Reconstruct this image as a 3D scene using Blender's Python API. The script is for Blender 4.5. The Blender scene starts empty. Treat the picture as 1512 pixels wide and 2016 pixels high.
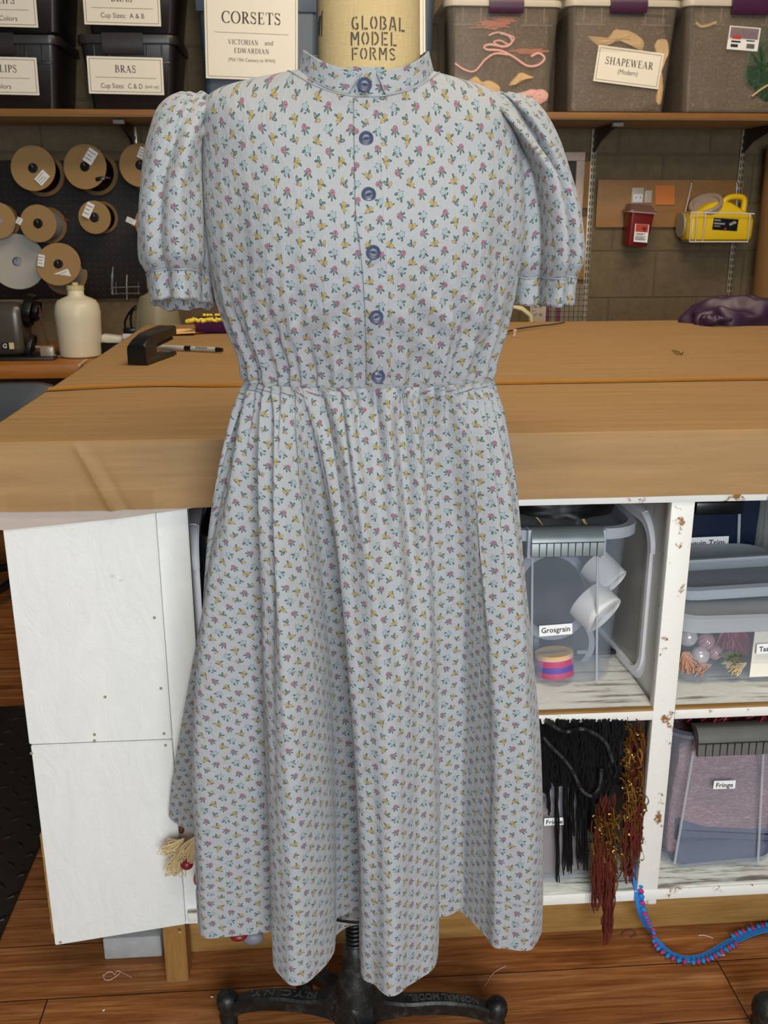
import bpy, bmesh, math, random
from math import sin, cos, pi, radians, sqrt, exp, atan2
from mathutils import Vector, Matrix, noise as mnoise
from mathutils.bvhtree import BVHTree

sc = bpy.context.scene
COL = sc.collection
rnd = random.Random(7)

# ------------------------------------------------------------------ camera
H = 1.25
FPX, PITCH, YAW, ROLL = 1900.0, radians(17.02), radians(4.23), radians(0.07)
cF = Vector((sin(YAW)*cos(PITCH), cos(YAW)*cos(PITCH), -sin(PITCH)))
cR = Vector((cos(YAW), -sin(YAW), 0.0))
cU = cR.cross(cF)
cR, cU = cR*cos(ROLL) - cU*sin(ROLL), cU*cos(ROLL) + cR*sin(ROLL)
cam = bpy.data.cameras.new('camera')
camo = bpy.data.objects.new('camera', cam)
COL.objects.link(camo)
camo.matrix_world = Matrix(((cR.x, cU.x, -cF.x, 0), (cR.y, cU.y, -cF.y, 0), (cR.z, cU.z, -cF.z, H), (0, 0, 0, 1)))
cam.sensor_fit = 'VERTICAL'
cam.sensor_height = 36.0
cam.lens = FPX/2016*36.0
cam.clip_start = 0.05
cam.dof.use_dof = True
cam.dof.focus_distance = 1.15
cam.dof.aperture_fstop = 20
sc.camera = camo

# ------------------------------------------------------------------ light and exposure
sc.view_settings.view_transform = 'Standard'
sc.view_settings.look = 'None'
sc.view_settings.exposure = 0.35
sc.view_settings.gamma = 1.0
sc.view_settings.use_curve_mapping = False
world = bpy.data.worlds.new('world')
sc.world = world
world.use_nodes = True
world.node_tree.nodes['Background'].inputs[0].default_value = (0.80, 0.86, 1.0, 1)
world.node_tree.nodes['Background'].inputs[1].default_value = 0.07

def area(name, loc, target, sx, sy, power, color):
    l = bpy.data.lights.new(name, 'AREA')
    l.shape = 'RECTANGLE'; l.size = sx; l.size_y = sy; l.energy = power; l.color = color
    o = bpy.data.objects.new(name, l); COL.objects.link(o)
    o.location = loc
    o.rotation_euler = (Vector(target)-Vector(loc)).to_track_quat('-Z', 'Y').to_euler()
    return o
# daylight from the shop window behind the photographer, and the warm ceiling lamps over the back of the room
area('window_daylight', (0.30, -1.75, 1.45), (0.05, 1.3, 0.55), 1.3, 1.3, 82, (0.87, 0.94, 1.0))
area('ceiling_lamp_front', (0.35, 0.1, 2.9), (0.1, 1.2, 0.6), 1.2, 0.3, 21, (1.0, 0.86, 0.66))
area('ceiling_lamp_table', (0.35, 1.9, 2.9), (0.35, 2.1, 0), 1.2, 0.5, 20, (1.0, 0.82, 0.60))
area('ceiling_lamp_back', (1.0, 2.5, 2.75), (0.7, 4.0, 1.3), 1.6, 0.4, 14, (1.0, 0.80, 0.56))

# ------------------------------------------------------------------ pixel -> place helpers (the real distance is always given)
def ray(x, y): return cF + cR*((x-756)/FPX) - cU*((y-1008)/FPX)
def P(x, y, Y):
    d = ray(x, y); return Vector((0, 0, H)) + d*(Y/d.y)
def PZ(x, y, z):
    d = ray(x, y); return Vector((0, 0, H)) + d*((z-H)/d.z)
def mpp(Y, y=600): return (P(757, y, Y)-P(756, y, Y)).x

# ------------------------------------------------------------------ colours and materials
def hx(s):
    s = s.lstrip('#'); o = []
    for i in (0, 2, 4):
        c = int(s[i:i+2], 16)/255
        o.append(c/12.92 if c <= 0.04045 else ((c+0.055)/1.055)**2.4)
    return (*o, 1.0)

class G:
    """small helper that writes node graphs"""
    def __init__(s, name):
        s.m = bpy.data.materials.new(name); s.m.use_nodes = True
        s.t = s.m.node_tree; s.n = s.t.nodes
        s.b = s.n['Principled BSDF']
    def new(s, typ, **kw):
        n = s.n.new(typ)
        for k, v in kw.items(): setattr(n, k, v)
        return n
    def put(s, sock, v):
        if isinstance(v, bpy.types.NodeSocket): s.t.links.new(v, sock)
        elif v is not None: sock.default_value = v
    def math(s, op, a, b=None, c=None, clamp=False):
        n = s.new('ShaderNodeMath', operation=op, use_clamp=clamp)
        s.put(n.inputs[0], a)
        if b is not None: s.put(n.inputs[1], b)
        if c is not None: s.put(n.inputs[2], c)
        return n.outputs[0]
    def coord(s, kind='Object'):
        if kind == 'UV':
            return s.new('ShaderNodeUVMap').outputs[0]
        return s.new('ShaderNodeTexCoord').outputs[kind]
    def mapping(s, v, scale=(1, 1, 1), loc=(0, 0, 0), rot=(0, 0, 0), typ='POINT'):
        n = s.new('ShaderNodeMapping', vector_type=typ)
        s.put(n.inputs['Vector'], v); n.inputs['Location'].default_value = loc
        n.inputs['Rotation'].default_value = rot; n.inputs['Scale'].default_value = scale
        return n.outputs[0]
    def noise(s, v, scale, detail=4, rough=0.6, dist=0.0):
        n = s.new('ShaderNodeTexNoise')
        s.put(n.inputs['Vector'], v); n.inputs['Scale'].default_value = scale
        n.inputs['Detail'].default_value = detail; n.inputs['Roughness'].default_value = rough
        n.inputs['Distortion'].default_value = dist
        return n.outputs['Fac']
    def ramp(s, f, stops):
        n = s.new('ShaderNodeValToRGB'); s.put(n.inputs[0], f)
        e = n.color_ramp.elements
        while len(e) < len(stops): e.new(0.5)
        for i, (p, c) in enumerate(stops):
            e[i].position = p; e[i].color = c if not isinstance(c, str) else hx(c)
        return n.outputs[0]
    def mix(s, f, a, b, mode='MIX'):
        n = s.new('ShaderNodeMix', data_type='RGBA', blend_type=mode)
        s.put(n.inputs['Factor'], f)
        s.put(n.inputs[6], hx(a) if isinstance(a, str) else a)
        s.put(n.inputs[7], hx(b) if isinstance(b, str) else b)
        return n.outputs[2]
    def bump(s, h, strength=0.3, dist=0.001, normal=None):
        n = s.new('ShaderNodeBump'); n.inputs['Strength'].default_value = strength
        n.inputs['Distance'].default_value = dist; s.put(n.inputs['Height'], h)
        if normal is not None: s.put(n.inputs['Normal'], normal)
        s.t.links.new(n.outputs[0], s.b.inputs['Normal'])
        return n.outputs[0]
    def fin(s, color=None, rough=None, metal=None, alpha=None, sheen=None, spec=None):
        b = s.b
        if color is not None: s.put(b.inputs['Base Color'], hx(color) if isinstance(color, str) else color)
        if rough is not None: s.put(b.inputs['Roughness'], rough)
        if metal is not None: s.put(b.inputs['Metallic'], metal)
        if alpha is not None: s.put(b.inputs['Alpha'], alpha)
        if sheen is not None: s.put(b.inputs['Sheen Weight'], sheen)
        if spec is not None: s.put(b.inputs['Specular IOR Level'], spec)
        return s.m

_plain = {}
def plain(name, color, rough=0.5, metal=0.0, alpha=1.0, var=0.08, scale=40, bump=0.0, spec=0.5):
    """a lightly mottled single-colour material"""
    k = (name,)
    if k in _plain: return _plain[k]
    g = G(name)
    c = hx(color) if isinstance(color, str) else color
    f = g.noise(g.coord(), scale, 3)
    d = tuple(x*(1-var) for x in c[:3])+(1,); l = tuple(min(1, x*(1+var)) for x in c[:3])+(1,)
    cc = g.mix(f, d, l)
    if bump: g.bump(f, bump, 0.002)
    r = g.math('MULTIPLY_ADD', f, 0.12, rough-0.06)
    _plain[k] = g.fin(cc, r, metal, alpha, spec=spec)
    return _plain[k]

def floral():
    g = G('floral_cotton')
    uv = g.coord('UV')
    sep = g.new('ShaderNodeSeparateXYZ'); g.put(sep.inputs[0], uv)
    u = g.math('DIVIDE', sep.outputs[0], 0.0122)
    col = g.math('FLOOR', u)
    par = g.math('FLOORED_MODULO', col, 2.0)
    v = g.math('DIVIDE', sep.outputs[1], 0.0174)
    v = g.math('MULTIPLY_ADD', par, 0.5, v)
    row = g.math('FLOOR', v)
    half = g.math('FLOOR', g.math('MULTIPLY', col, 0.5))
    alt = g.math('FLOORED_MODULO', g.math('ADD', row, half), 2.0)
    lx = g.math('MULTIPLY', g.math('SUBTRACT', g.math('FRACT', u), 0.5), 1.22)
    ly = g.math('MULTIPLY', g.math('SUBTRACT', g.math('FRACT', v), 0.5), 1.74)
    cm = g.new('ShaderNodeCombineXYZ'); g.put(cm.inputs[0], col); g.put(cm.inputs[1], row)
    wn = g.new('ShaderNodeTexWhiteNoise', noise_dimensions='2D'); g.put(wn.inputs['Vector'], cm.outputs[0])
    wsep = g.new('ShaderNodeSeparateColor'); g.put(wsep.inputs[0], wn.outputs['Color'])
    jx = g.math('MULTIPLY_ADD', wsep.outputs[1], 0.12, -0.06); jy = g.math('MULTIPLY_ADD', wsep.outputs[2], 0.16, -0.08)
    lx = g.math('ADD', lx, jx); ly = g.math('ADD', ly, jy)
    mir = g.math('MULTIPLY_ADD', g.math('GREATER_THAN', wsep.outputs[1], 0.5), 2.0, -1.0)
    lx = g.math('MULTIPLY', lx, mir)
    ang = g.math('MULTIPLY_ADD', wsep.outputs[0], 2.8, -1.4)
    ca, sa = g.math('COSINE', ang), g.math('SINE', ang)
    lx, ly = g.math('MULTIPLY', lx, .90), g.math('MULTIPLY', ly, .90)
    px = g.math('ADD', g.math('MULTIPLY', lx, ca), g.math('MULTIPLY', ly, sa))
    py = g.math('SUBTRACT', g.math('MULTIPLY', ly, ca), g.math('MULTIPLY', lx, sa))
    pc = g.new('ShaderNodeCombineXYZ'); g.put(pc.inputs[0], px); g.put(pc.inputs[1], py)
    p = pc.outputs[0]
    fab = g.noise(uv, 300, 3, 0.7)
    wide = g.noise(g.mapping(uv, (1, 1, 1)), 9, 3, 0.6)
    base = g.mix(fab, '#8f9397', '#a0a3a6')
    base = g.mix(g.math('MULTIPLY', wide, 0.45), base, '#959490')
    def ell(cx, cy, rot, rx, ry):
        m = g.mapping(p, (rx, ry, 1), (cx, cy, 0), (0, 0, rot), 'TEXTURE')
        n = g.new('ShaderNodeVectorMath', operation='LENGTH'); g.put(n.inputs[0], m); return n.outputs['Value']
    def lay(c, d, paint, thr=1.0): return g.mix(g.math('LESS_THAN', d, thr), c, paint)
    T, TL, DK = '#28403f', '#5f7c7b', '#2a3434'
    def leaf(c, *a, light=False):
        d = ell(*a); c = lay(c, d, DK if light else T)
        return lay(c, d, TL if light else '#41605d', 0.62)
    # rose sprig
    A = base
    A = leaf(A, -.24, -.15, .75, .21, .10); A = leaf(A, .24, -.13, -.75, .21, .10)
    A = leaf(A, .0, -.30, 1.57, .20, .08); A = leaf(A, -.31, .08, -.5, .13, .06)
    d = ell(.02, .16, 0, .26, .25); A = lay(A, d, '#5f3c48'); A = lay(A, d, '#8f5f6d', .84)
    A = lay(A, ell(.07, .20, .6, .12, .07), '#70485a'); A = lay(A, ell(-.07, .08, .4, .10, .05), '#785062')
    # pale blue star flower
    B = base
    B = leaf(B, -.32, -.14, .9, .20, .11); B = leaf(B, .30, -.20, -.9, .21, .11); B = leaf(B, .0, -.36, .3, .15, .07)
    qx, qy = px, g.math('SUBTRACT', py, .10)
    rr_ = g.math('SQRT', g.math('ADD', g.math('MULTIPLY', qx, qx), g.math('MULTIPLY', qy, qy)))
    th = g.math('ARCTAN2', qy, qx)
    pet = g.math('MULTIPLY_ADD', g.math('COSINE', g.math('MULTIPLY', th, 5.0)), .075, .285)
    d = g.math('DIVIDE', rr_, pet)
    B = lay(B, d, '#36525a'); B = lay(B, d, '#8d9da1', .80); B = lay(B, d, '#4d6a70', .34); B = lay(B, d, '#a9b6ba', .2)
    # yellow blossoms
    C = base
    C = leaf(C, .24, .28, .6, .21, .11); C = leaf(C, -.30, -.05, -.4, .16, .08)
    C = lay(C, ell(.22, -.32, -.7, .22, .055), T); C = lay(C, ell(-.02, -.02, .9, .3, .04), DK)
    for cx, cy, r in ((-.10, .16, .21), (.10, -.12, .21)):
        qx, qy = g.math('SUBTRACT', px, cx), g.math('SUBTRACT', py, cy)
        rr_ = g.math('SQRT', g.math('ADD', g.math('MULTIPLY', qx, qx), g.math('MULTIPLY', qy, qy)))
        th = g.math('ARCTAN2', qy, qx)
        pet = g.math('MULTIPLY_ADD', g.math('COSINE', g.math('MULTIPLY', th, 5.0)), .05, r)
        d = g.math('DIVIDE', rr_, pet)
        C = lay(C, d, '#544a24'); C = lay(C, d, '#a08a4c', .82); C = lay(C, d, '#836a2c', .25)
    # tulip with two wings
    D = base
    D = leaf(D, -.22, .10, -.6, .25, .13, light=True); D = leaf(D, .0, .27, 1.2, .22, .11)
    D = lay(D, ell(.0, -.05, .2, .22, .04), DK)
    d = ell(.24, .0, .6, .22, .15); D = lay(D, d, '#544a24'); D = lay(D, d, '#9c8952', .76)
    d = ell(.06, -.22, 0, .11, .10); D = lay(D, d, '#704551'); D = lay(D, d, '#8f6a72', .7)
    AB = g.mix(alt, A, B); CD = g.mix(alt, C, D)
    c = g.mix(par, AB, CD)
    c = g.mix(g.math('MULTIPLY_ADD', g.noise(uv, 700, 2, .7), 1.6, -.72, clamp=True), c, base)
    w1 = g.noise(uv, 1500, 2, 0.6)
    w2 = g.noise(g.mapping(uv, (1, .55, 1), (0, 0, 0), (0, 0, .5)), 55, 4, 0.65, .6)
    w3 = g.noise(uv, 22, 3, 0.5, .4); w4 = g.noise(g.mapping(uv, (1, .6, 1), (0, 0, 0), (0, 0, -.7)), 150, 3, .6, 1.0)
    hgt = g.math('ADD', g.math('MULTIPLY', w1, .10), g.math('ADD', g.math('MULTIPLY', w2, 1.0), g.math('MULTIPLY_ADD', w3, 1.6, g.math('MULTIPLY', w4, .22))))
    g.bump(hgt, 0.6, 0.004)
    return g.fin(c, 0.88, spec=0.2, sheen=0.15)

def wood(name, a, b, scale=(1.2, 14, 14), rough=0.45, dark=None):
    g = G(name); co = g.coord()
    m = g.mapping(co, scale)
    n1 = g.noise(m, 3.0, 6, .65, .8); n2 = g.noise(m, 14, 3, .6)
    c = g.mix(g.math('MULTIPLY_ADD', n1, 2.0, -.5, clamp=True), a, b)
    c = g.mix(g.math('MULTIPLY', n2, .35), c, dark or a)
    g.bump(n2, .15, .001)
    return g.fin(c, rough)

def floor_mat():
    g = G('wood_floor'); co = g.coord()
    br = g.new('ShaderNodeTexBrick', offset=0.37, offset_frequency=2)
    g.put(br.inputs['Vector'], g.mapping(co, (1, 1, 1), (0.04, 0.055, 0)))
    for k, v in (('Scale', 1.0), ('Mortar Size', .0012), ('Mortar Smooth', .1), ('Bias', 0), ('Brick Width', 1.15), ('Row Height', .127)):
        br.inputs[k].default_value = v
    br.inputs['Color1'].default_value = (0, 0, 0, 1); br.inputs['Color2'].default_value = (1, 1, 1, 1)
    br.inputs['Mortar'].default_value = (.5, .5, .5, 1)
    off = g.new('ShaderNodeVectorMath', operation='MULTIPLY_ADD')
    g.put(off.inputs[0], br.outputs['Color']); off.inputs[1].default_value = (3.1, 7.7, 0); g.put(off.inputs[2], co)
    v = off.outputs[0]
    n1 = g.noise(g.mapping(v, (1.3, 13, 1)), 2.2, 5, .62, 1.6)
    n2 = g.noise(g.mapping(v, (2.2, 60, 1)), 2.5, 4, .7)
    n3 = g.noise(g.mapping(v, (4, 15, 1)), 2.0, 3, .6)
    c = g.ramp(n1, [(.24, '#5d3317'), (.42, '#8f5629'), (.55, '#a66b3a'), (.66, '#b98050'), (.80, '#70421f')])
    c = g.mix(g.math('MULTIPLY_ADD', n2, 2.6, -1.05, clamp=True), c, '#4f260d')
    c = g.mix(g.math('MULTIPLY_ADD', n3, 7.0, -4.9, clamp=True), c, '#3b1c0b')
    tone = g.math('MULTIPLY_ADD', g.math('MULTIPLY', br.outputs['Color'], 1.0), .25, 0.0)
    c = g.mix(tone, c, '#875330')
    c = g.mix(br.outputs['Fac'], c, '#2a1408')
    g.bump(g.math('SUBTRACT', n2, br.outputs['Fac']), .12, .001)
    return g.fin(c, g.math('MULTIPLY_ADD', n2, .2, .34), spec=.35)

def block_mat():
    g = G('concrete_block'); co = g.coord()
    sp = g.new('ShaderNodeSeparateXYZ'); g.put(sp.inputs[0], co)
    cmb = g.new('ShaderNodeCombineXYZ'); g.put(cmb.inputs[0], sp.outputs[0]); g.put(cmb.inputs[1], sp.outputs[2])
    j = P(1297, 495, 4.2); jv = P(1288, 560, 4.2)
    br = g.new('ShaderNodeTexBrick', offset=0.5)
    g.put(br.inputs['Vector'], g.mapping(cmb.outputs[0], (1, 1, 1), (-jv.x+.392*4, -j.z+.196*10, 0)))
    for k, v in (('Scale', 1.0), ('Mortar Size', .006), ('Mortar Smooth', .6), ('Brick Width', .392), ('Row Height', .196)):
        br.inputs[k].default_value = v
    n = g.noise(co, 28, 6, .75); n2 = g.noise(co, 3, 3, .6); n3 = g.noise(co, 160, 2, .7)
    c = g.mix(g.math('MULTIPLY_ADD', n, 1.6, -.3, clamp=True), '#5d5140', '#7f6f54')
    c = g.mix(g.math('MULTIPLY', n2, .4), c, '#625440')
    c = g.mix(br.outputs['Fac'], c, '#655a45')
    h = g.math('ADD', g.math('MULTIPLY', br.outputs['Fac'], -2.0), g.math('ADD', n, g.math('MULTIPLY', n3, .6)))
    g.bump(h, .6, .004)
    return g.fin(c, .92, spec=.2)

def kraft_mat():
    g = G('kraft_paper'); co = g.coord()
    n1 = g.noise(g.mapping(co, (1.5, 22, 22)), 2.2, 5, .65)
    n2 = g.noise(co, 7, 4, .6, .5); n3 = g.noise(co, 350, 2, .6)
    c = g.mix(g.math('MULTIPLY_ADD', n1, 2.4, -.7, clamp=True), '#8a6b43', '#a07e51')
    c = g.mix(g.math('MULTIPLY_ADD', n2, 2.2, -.95, clamp=True), c, '#94754c')
    c = g.mix(g.math('MULTIPLY', n3, .12), c, '#7c5a30')
    g.bump(g.math('ADD', n2, g.math('MULTIPLY', n1, .4)), .25, .004)
    return g.fin(c, .62, spec=.35)

def paint_mat(name, worn=0.0, base='#dfdfda', streak=(1.5, 20, 20)):
    g = G(name); co = g.coord()
    n = g.noise(g.mapping(co, (7, 7, 2.5)), 3.5, 5, .65, 1.2); n2 = g.noise(co, 60, 3, .7)
    c = g.mix(n, base, '#d0d0c9')
    h = g.math('ADD', n, g.math('MULTIPLY', n2, .3))
    if worn:
        w = g.noise(g.mapping(co, streak), 3.2, 6, .72)
        w2 = g.noise(co, 5, 3, .6)
        m = g.math('MULTIPLY_ADD', g.math('MULTIPLY', w, g.math('MULTIPLY_ADD', w2, .9, .62)), 9, -6.2+worn, clamp=True)
        c = g.mix(m, c, g.mix(n2, '#4f4a42', '#8b8172'))
        h = g.math('SUBTRACT', h, g.math('MULTIPLY', m, .6))
    else:
        sp = g.noise(co, 26, 4, .7)
        c = g.mix(g.math('MULTIPLY_ADD', sp, 8, -5.6, clamp=True), c, '#9a948a')
        sc1 = g.noise(g.mapping(co, (3, 3, 40), (0, 0, 0), (0, .5, 0)), 3.0, 4, .7)
        c = g.mix(g.math('MULTIPLY_ADD', sc1, 9, -6.6, clamp=True), c, '#a8a298')
    g.bump(h, .4, .005)
    return g.fin(c, .5, spec=.4)

def chip_mat():
    g = G('chipped_paint_edge'); co = g.coord()
    n = g.noise(g.mapping(co, (9, 9, 9)), 3.0, 5, .7)
    n2 = g.noise(g.mapping(co, (2, 30, 30)), 4, 4, .6)
    c = g.mix(g.math('MULTIPLY_ADD', n, 18, -10.6, clamp=True), '#dcdbd3', g.mix(n2, '#6e4a25', '#9a6c38'))
    g.bump(n, .4, .003)
    return g.fin(c, .55)

def lace_mat(name, a, b, scale=60, rough=.8):
    """tangled cloth or yarn: thin light threads over a darker ground"""
    g = G(name); co = g.coord()
    w = g.noise(co, scale*.35, 2, .5)
    off = g.new('ShaderNodeVectorMath', operation='MULTIPLY_ADD'); 
    nn = g.new('ShaderNodeTexNoise'); g.put(nn.inputs['Vector'], co); nn.inputs['Scale'].default_value = scale*.5
    g.put(off.inputs[0], nn.outputs['Color']); off.inputs[1].default_value = (.06, .06, .06); g.put(off.inputs[2], co)
    vo = g.new('ShaderNodeTexVoronoi', feature='DISTANCE_TO_EDGE'); g.put(vo.inputs['Vector'], off.outputs[0]); vo.inputs['Scale'].default_value = scale
    f = g.math('MULTIPLY_ADD', vo.outputs['Distance'], -9, 1.0, clamp=True)
    c = g.mix(g.math('MULTIPLY', f, .8), a, b)
    c = g.mix(g.math('MULTIPLY', w, .5), c, a)
    g.bump(f, .5, .004)
    return g.fin(c, rough)

def yarn_mat(name, a, b, c_):
    g = G(name); co = g.coord()
    n = g.noise(g.mapping(co, (28, 28, 95)), 2.6, 5, .7, 2.2); m = g.noise(co, 14, 3, .6, 1.0)
    c = g.ramp(n, [(.30, a), (.5, b), (.68, c_)])
    c = g.mix(g.math('MULTIPLY', m, .4), c, a)
    g.bump(n, .9, .006)
    return g.fin(c, .85)

def plastic(name, color, alpha, rough=.25, spec=.5):
    g = G(name); f = g.noise(g.coord(), 6, 3, .6)
    a = g.math('MULTIPLY_ADD', f, .12, alpha-.06)
    return g.fin(color, rough, alpha=a, spec=spec)

def peg_mat():
    g = G('pegboard'); co = g.coord()
    v = g.mapping(co, (1/.0254, 1, 1/.0254))
    fr = g.new('ShaderNodeVectorMath', operation='FRACTION'); g.put(fr.inputs[0], v)
    m = g.new('ShaderNodeSeparateXYZ'); g.put(m.inputs[0], fr.outputs[0])
    dx, dz = g.math('SUBTRACT', m.outputs[0], .5), g.math('SUBTRACT', m.outputs[2], .5)
    d = g.math('SQRT', g.math('ADD', g.math('MULTIPLY', dx, dx), g.math('MULTIPLY', dz, dz)))
    n = g.noise(co, 12, 4, .6)
    c = g.mix(n, '#140e0b', '#1f1712')
    c = g.mix(g.math('LESS_THAN', d, .13), c, '#352b24')
    return g.fin(c, .55, spec=.3)

def linen_mat():
    g = G('linen_canvas'); co = g.coord()
    a = g.noise(g.mapping(co, (60, 60, 900)), 1.6, 3, .6); b = g.noise(g.mapping(co, (900, 60, 60)), 1.2, 3, .6)
    w = g.noise(co, 14, 3, .6)
    f = g.math('ADD', g.math('MULTIPLY', a, .55), g.math('MULTIPLY', b, .45))
    c = g.mix(g.math('MULTIPLY_ADD', f, 2.2, -.6, clamp=True), '#a89064', '#c6b080')
    c = g.mix(g.math('MULTIPLY', w, .3), c, '#b39c6c')
    g.bump(f, .35, .001)
    return g.fin(c, .85, spec=.2)

def iron_mat():
    g = G('cast_iron'); co = g.coord()
    n = g.noise(co, 40, 5, .7)
    c = g.ramp(n, [(.3, '#121312'), (.55, '#242522'), (.72, '#4a4a44')])
    g.bump(n, .5, .003)
    return g.fin(c, g.math('MULTIPLY_ADD', n, .3, .30), .35)

def mat_mat():
    g = G('diamond_plate_rubber'); co = g.coord()
    v = g.mapping(co, (1/.045, 1/.045, 1), (0, 0, 0), (0, 0, pi/4))
    ch = g.new('ShaderNodeTexChecker'); g.put(ch.inputs['Vector'], v); ch.inputs['Scale'].default_value = 1
    fr = g.new('ShaderNodeVectorMath', operation='FRACTION'); g.put(fr.inputs[0], v)
    m = g.new('ShaderNodeSeparateXYZ'); g.put(m.inputs[0], fr.outputs[0])
    x, y = g.math('ABSOLUTE', g.math('SUBTRACT', m.outputs[0], .5)), g.math('ABSOLUTE', g.math('SUBTRACT', m.outputs[1], .5))
    e1 = g.math('ADD', g.math('MULTIPLY', x, 2.4), g.math('MULTIPLY', y, 7))
    e2 = g.math('ADD', g.math('MULTIPLY', x, 7), g.math('MULTIPLY', y, 2.4))
    e = g.mix(ch.outputs['Fac'], e1, e2)
    h = g.math('SUBTRACT', 1.0, e, clamp=True)
    g.bump(h, 1.0, .006)
    n = g.noise(co, 20, 3)
    return g.fin(g.mix(n, '#17130f', '#261f18'), .42)

M = {}
M['floral'] = floral()
M['floor'] = floor_mat(); M['block'] = block_mat(); M['kraft'] = kraft_mat()
M['paint'] = paint_mat('white_paint'); M['worn'] = paint_mat('worn_white_paint', .95, '#d6d4c8'); M['chip'] = chip_mat()
M['ply'] = wood('plywood', '#8d6232', '#a87c48', (1.5, 4, 7), .6)
M['shelfwood'] = wood('shelf_wood', '#7a4f20', '#9a6a30', (1.5, 18, 18), .5)
M['orangewood'] = wood('orange_wood', '#9a5a1c', '#bd7a30', (1.5, 18, 18), .4)
M['rawwood'] = wood('raw_lumber', '#8a6128', '#b48a4c', (2, 20, 20), .65, '#5d3b14')
M['rawleg'] = wood('raw_lumber_leg', '#7d531e', '#a97c3c', (20, 20, 2), .65, '#3d2408')
M['linen'] = linen_mat(); M['iron'] = iron_mat(); M['mat'] = mat_mat(); M['peg'] = peg_mat()
M['paper'] = plain('label_paper', '#e6dfcd', .35, var=.03)
M['white'] = plain('white_paper', '#e6e6e4', .5, var=.02)
M['ink'] = plain('black_ink', '#15120f', .6)
M['inkred'] = plain('red_ink', '#b8322a', .6)
M['stencil'] = plain('stencil_ink', '#4a4236', .8, var=.35, scale=200)
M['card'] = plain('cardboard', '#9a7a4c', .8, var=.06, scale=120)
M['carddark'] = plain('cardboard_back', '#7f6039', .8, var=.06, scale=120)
M['metal'] = plain('zinc_steel', '#a59a84', .35, .35, var=.1)
M['dkmetal'] = plain('dark_bracket_steel', '#3a3632', .4, .7)
M['brightmetal'] = plain('bright_steel', '#c4c2bc', .22, .95)
M['black'] = plain('black_plastic', '#0c0c0d', .3)
M['dkgrey'] = plain('dark_grey_plastic', '#1d1a1b', .35, alpha=.97)
M['dkgreylid'] = plain('dark_grey_lid', '#292524', .35)
M['blue'] = plain('slate_blue_plastic', '#3f4d5a', .4)
M['navy'] = plain('navy_plastic', '#131f33', .3, alpha=.96)
M['purple'] = plain('plum_plastic', '#3f1838', .35)
M['purplecloth'] = plain('plum_satin', '#2d1530', .45, var=.2, scale=25)
M['yellow'] = plain('yellow_plastic', '#d8b410', .4, var=.04)
M['yellowbead'] = plain('yellow_beads', '#e8cf3a', .4)
M['red'] = plain('red_plastic', '#6d1611', .3, var=.05)
M['smoke'] = plastic('smoky_lid_plastic', '#7d5f56', .8)
M['clear'] = plastic('frosted_clear_plastic', '#aab4c2', .13, .3)
M['clearwarm'] = plastic('frosted_warm_plastic', '#b3a692', .12, .3)
M['rim'] = plastic('milky_rim_plastic', '#b9c0c6', .62, .3)
M['rimwarm'] = plastic('milky_lid_plastic', '#cfc6b2', .82, .35)
M['latch'] = plain('grey_latch', '#787f7e', .28, .35)
M['latch2'] = plain('dark_grey_latch', '#63645f', .3, .2)
M['lidwhite'] = plain('white_lid_plastic', '#ececf2', .35, var=.02)
M['lidgrey'] = plain('clear_grey_lid', '#a9a6a0', .35)
M['hdpe'] = plain('milky_jug_plastic', '#e0d6b8', .38, var=.03)
M['cream'] = plain('cream_plastic', '#cbbb88', .45)
M['button'] = plain('blue_button', '#3b455e', .42, var=.1, scale=300)
M['thread'] = plain('piping_thread', '#909396', .8)
M['brown'] = plain('brown_belt', '#5a3016', .7)
M['mach'] = plain('grey_machine_enamel', '#504a40', .3, .3, var=.12)
M['blackyarn'] = plain('black_yarn', '#08080a', .55)
M['gold'] = plain('gold_lame', '#8c6c34', .3, .8, var=.3, scale=90)
M['rust'] = plain('rust_fringe', '#5a1f14', .6, var=.3)
M['tasselcream'] = plain('cream_silk', '#c9b285', .55, var=.15, scale=120)
M['redball'] = plain('dark_red_ball', '#7c1f22', .4, var=.15)
M['pinkyarn'] = yarn_mat('pink_fringe_yarn', '#8a6168', '#c79fa2', '#e6cfcc')
M['redyarn'] = lace_mat('dark_red_yarn', '#3c0710', '#6e1420', 45)
M['brownlace'] = lace_mat('brown_lace_cloth', '#45352a', '#8f7b66', 64)
M['greencloth'] = lace_mat('green_cloth', '#1f3a22', '#3a5f38', 25)
M['coral'] = plain('coral_strap', '#b86a58', .7)
M['pinkstrap'] = plain('pink_strap', '#d8a79b', .7)
M['beige'] = plain('beige_cloth', '#c9a878', .75, var=.1, scale=18)
M['canvas'] = plain('off_white_canvas', '#b3a598', .9, var=.06, scale=9, bump=.3)
M['tape'] = plain('packing_tape', '#9c6a2a', .12, var=.05)
M['orangenote'] = plain('orange_note', '#d47a34', .7, var=.03)
M['yellownote'] = plain('peach_note', '#e0b070', .7, var=.03)
M['pinkthread'] = plain('pink_thread', '#c99c98', .8)
M['whitethread'] = plain('white_thread', '#d8d4d0', .8)
M['bluetrim'] = plain('blue_braid', '#1f6fb8', .75, var=.12, scale=200)
M['pinkpom'] = plain('raspberry_pompom', '#a03068', .9, var=.15, scale=200)
M['bluepom'] = plain('blue_pompom', '#2878b8', .9, var=.15, scale=200)
M['chair'] = plain('charcoal_vinyl', '#3d4145', .5)
M['grey'] = plain('grey_board', '#8f8d88', .8, var=.15, scale=30)
M['wire'] = plain('white_wire', '#d5d1c6', .4)
M['pearl'] = plain('pearl_bauble', '#c9c3c4', .2, .3)
M['pinkbauble'] = plain('pink_bauble', '#b98f92', .2, .3)
M['salmon'] = plain('salmon_silk', '#b98a70', .5, var=.2, scale=100)
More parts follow.
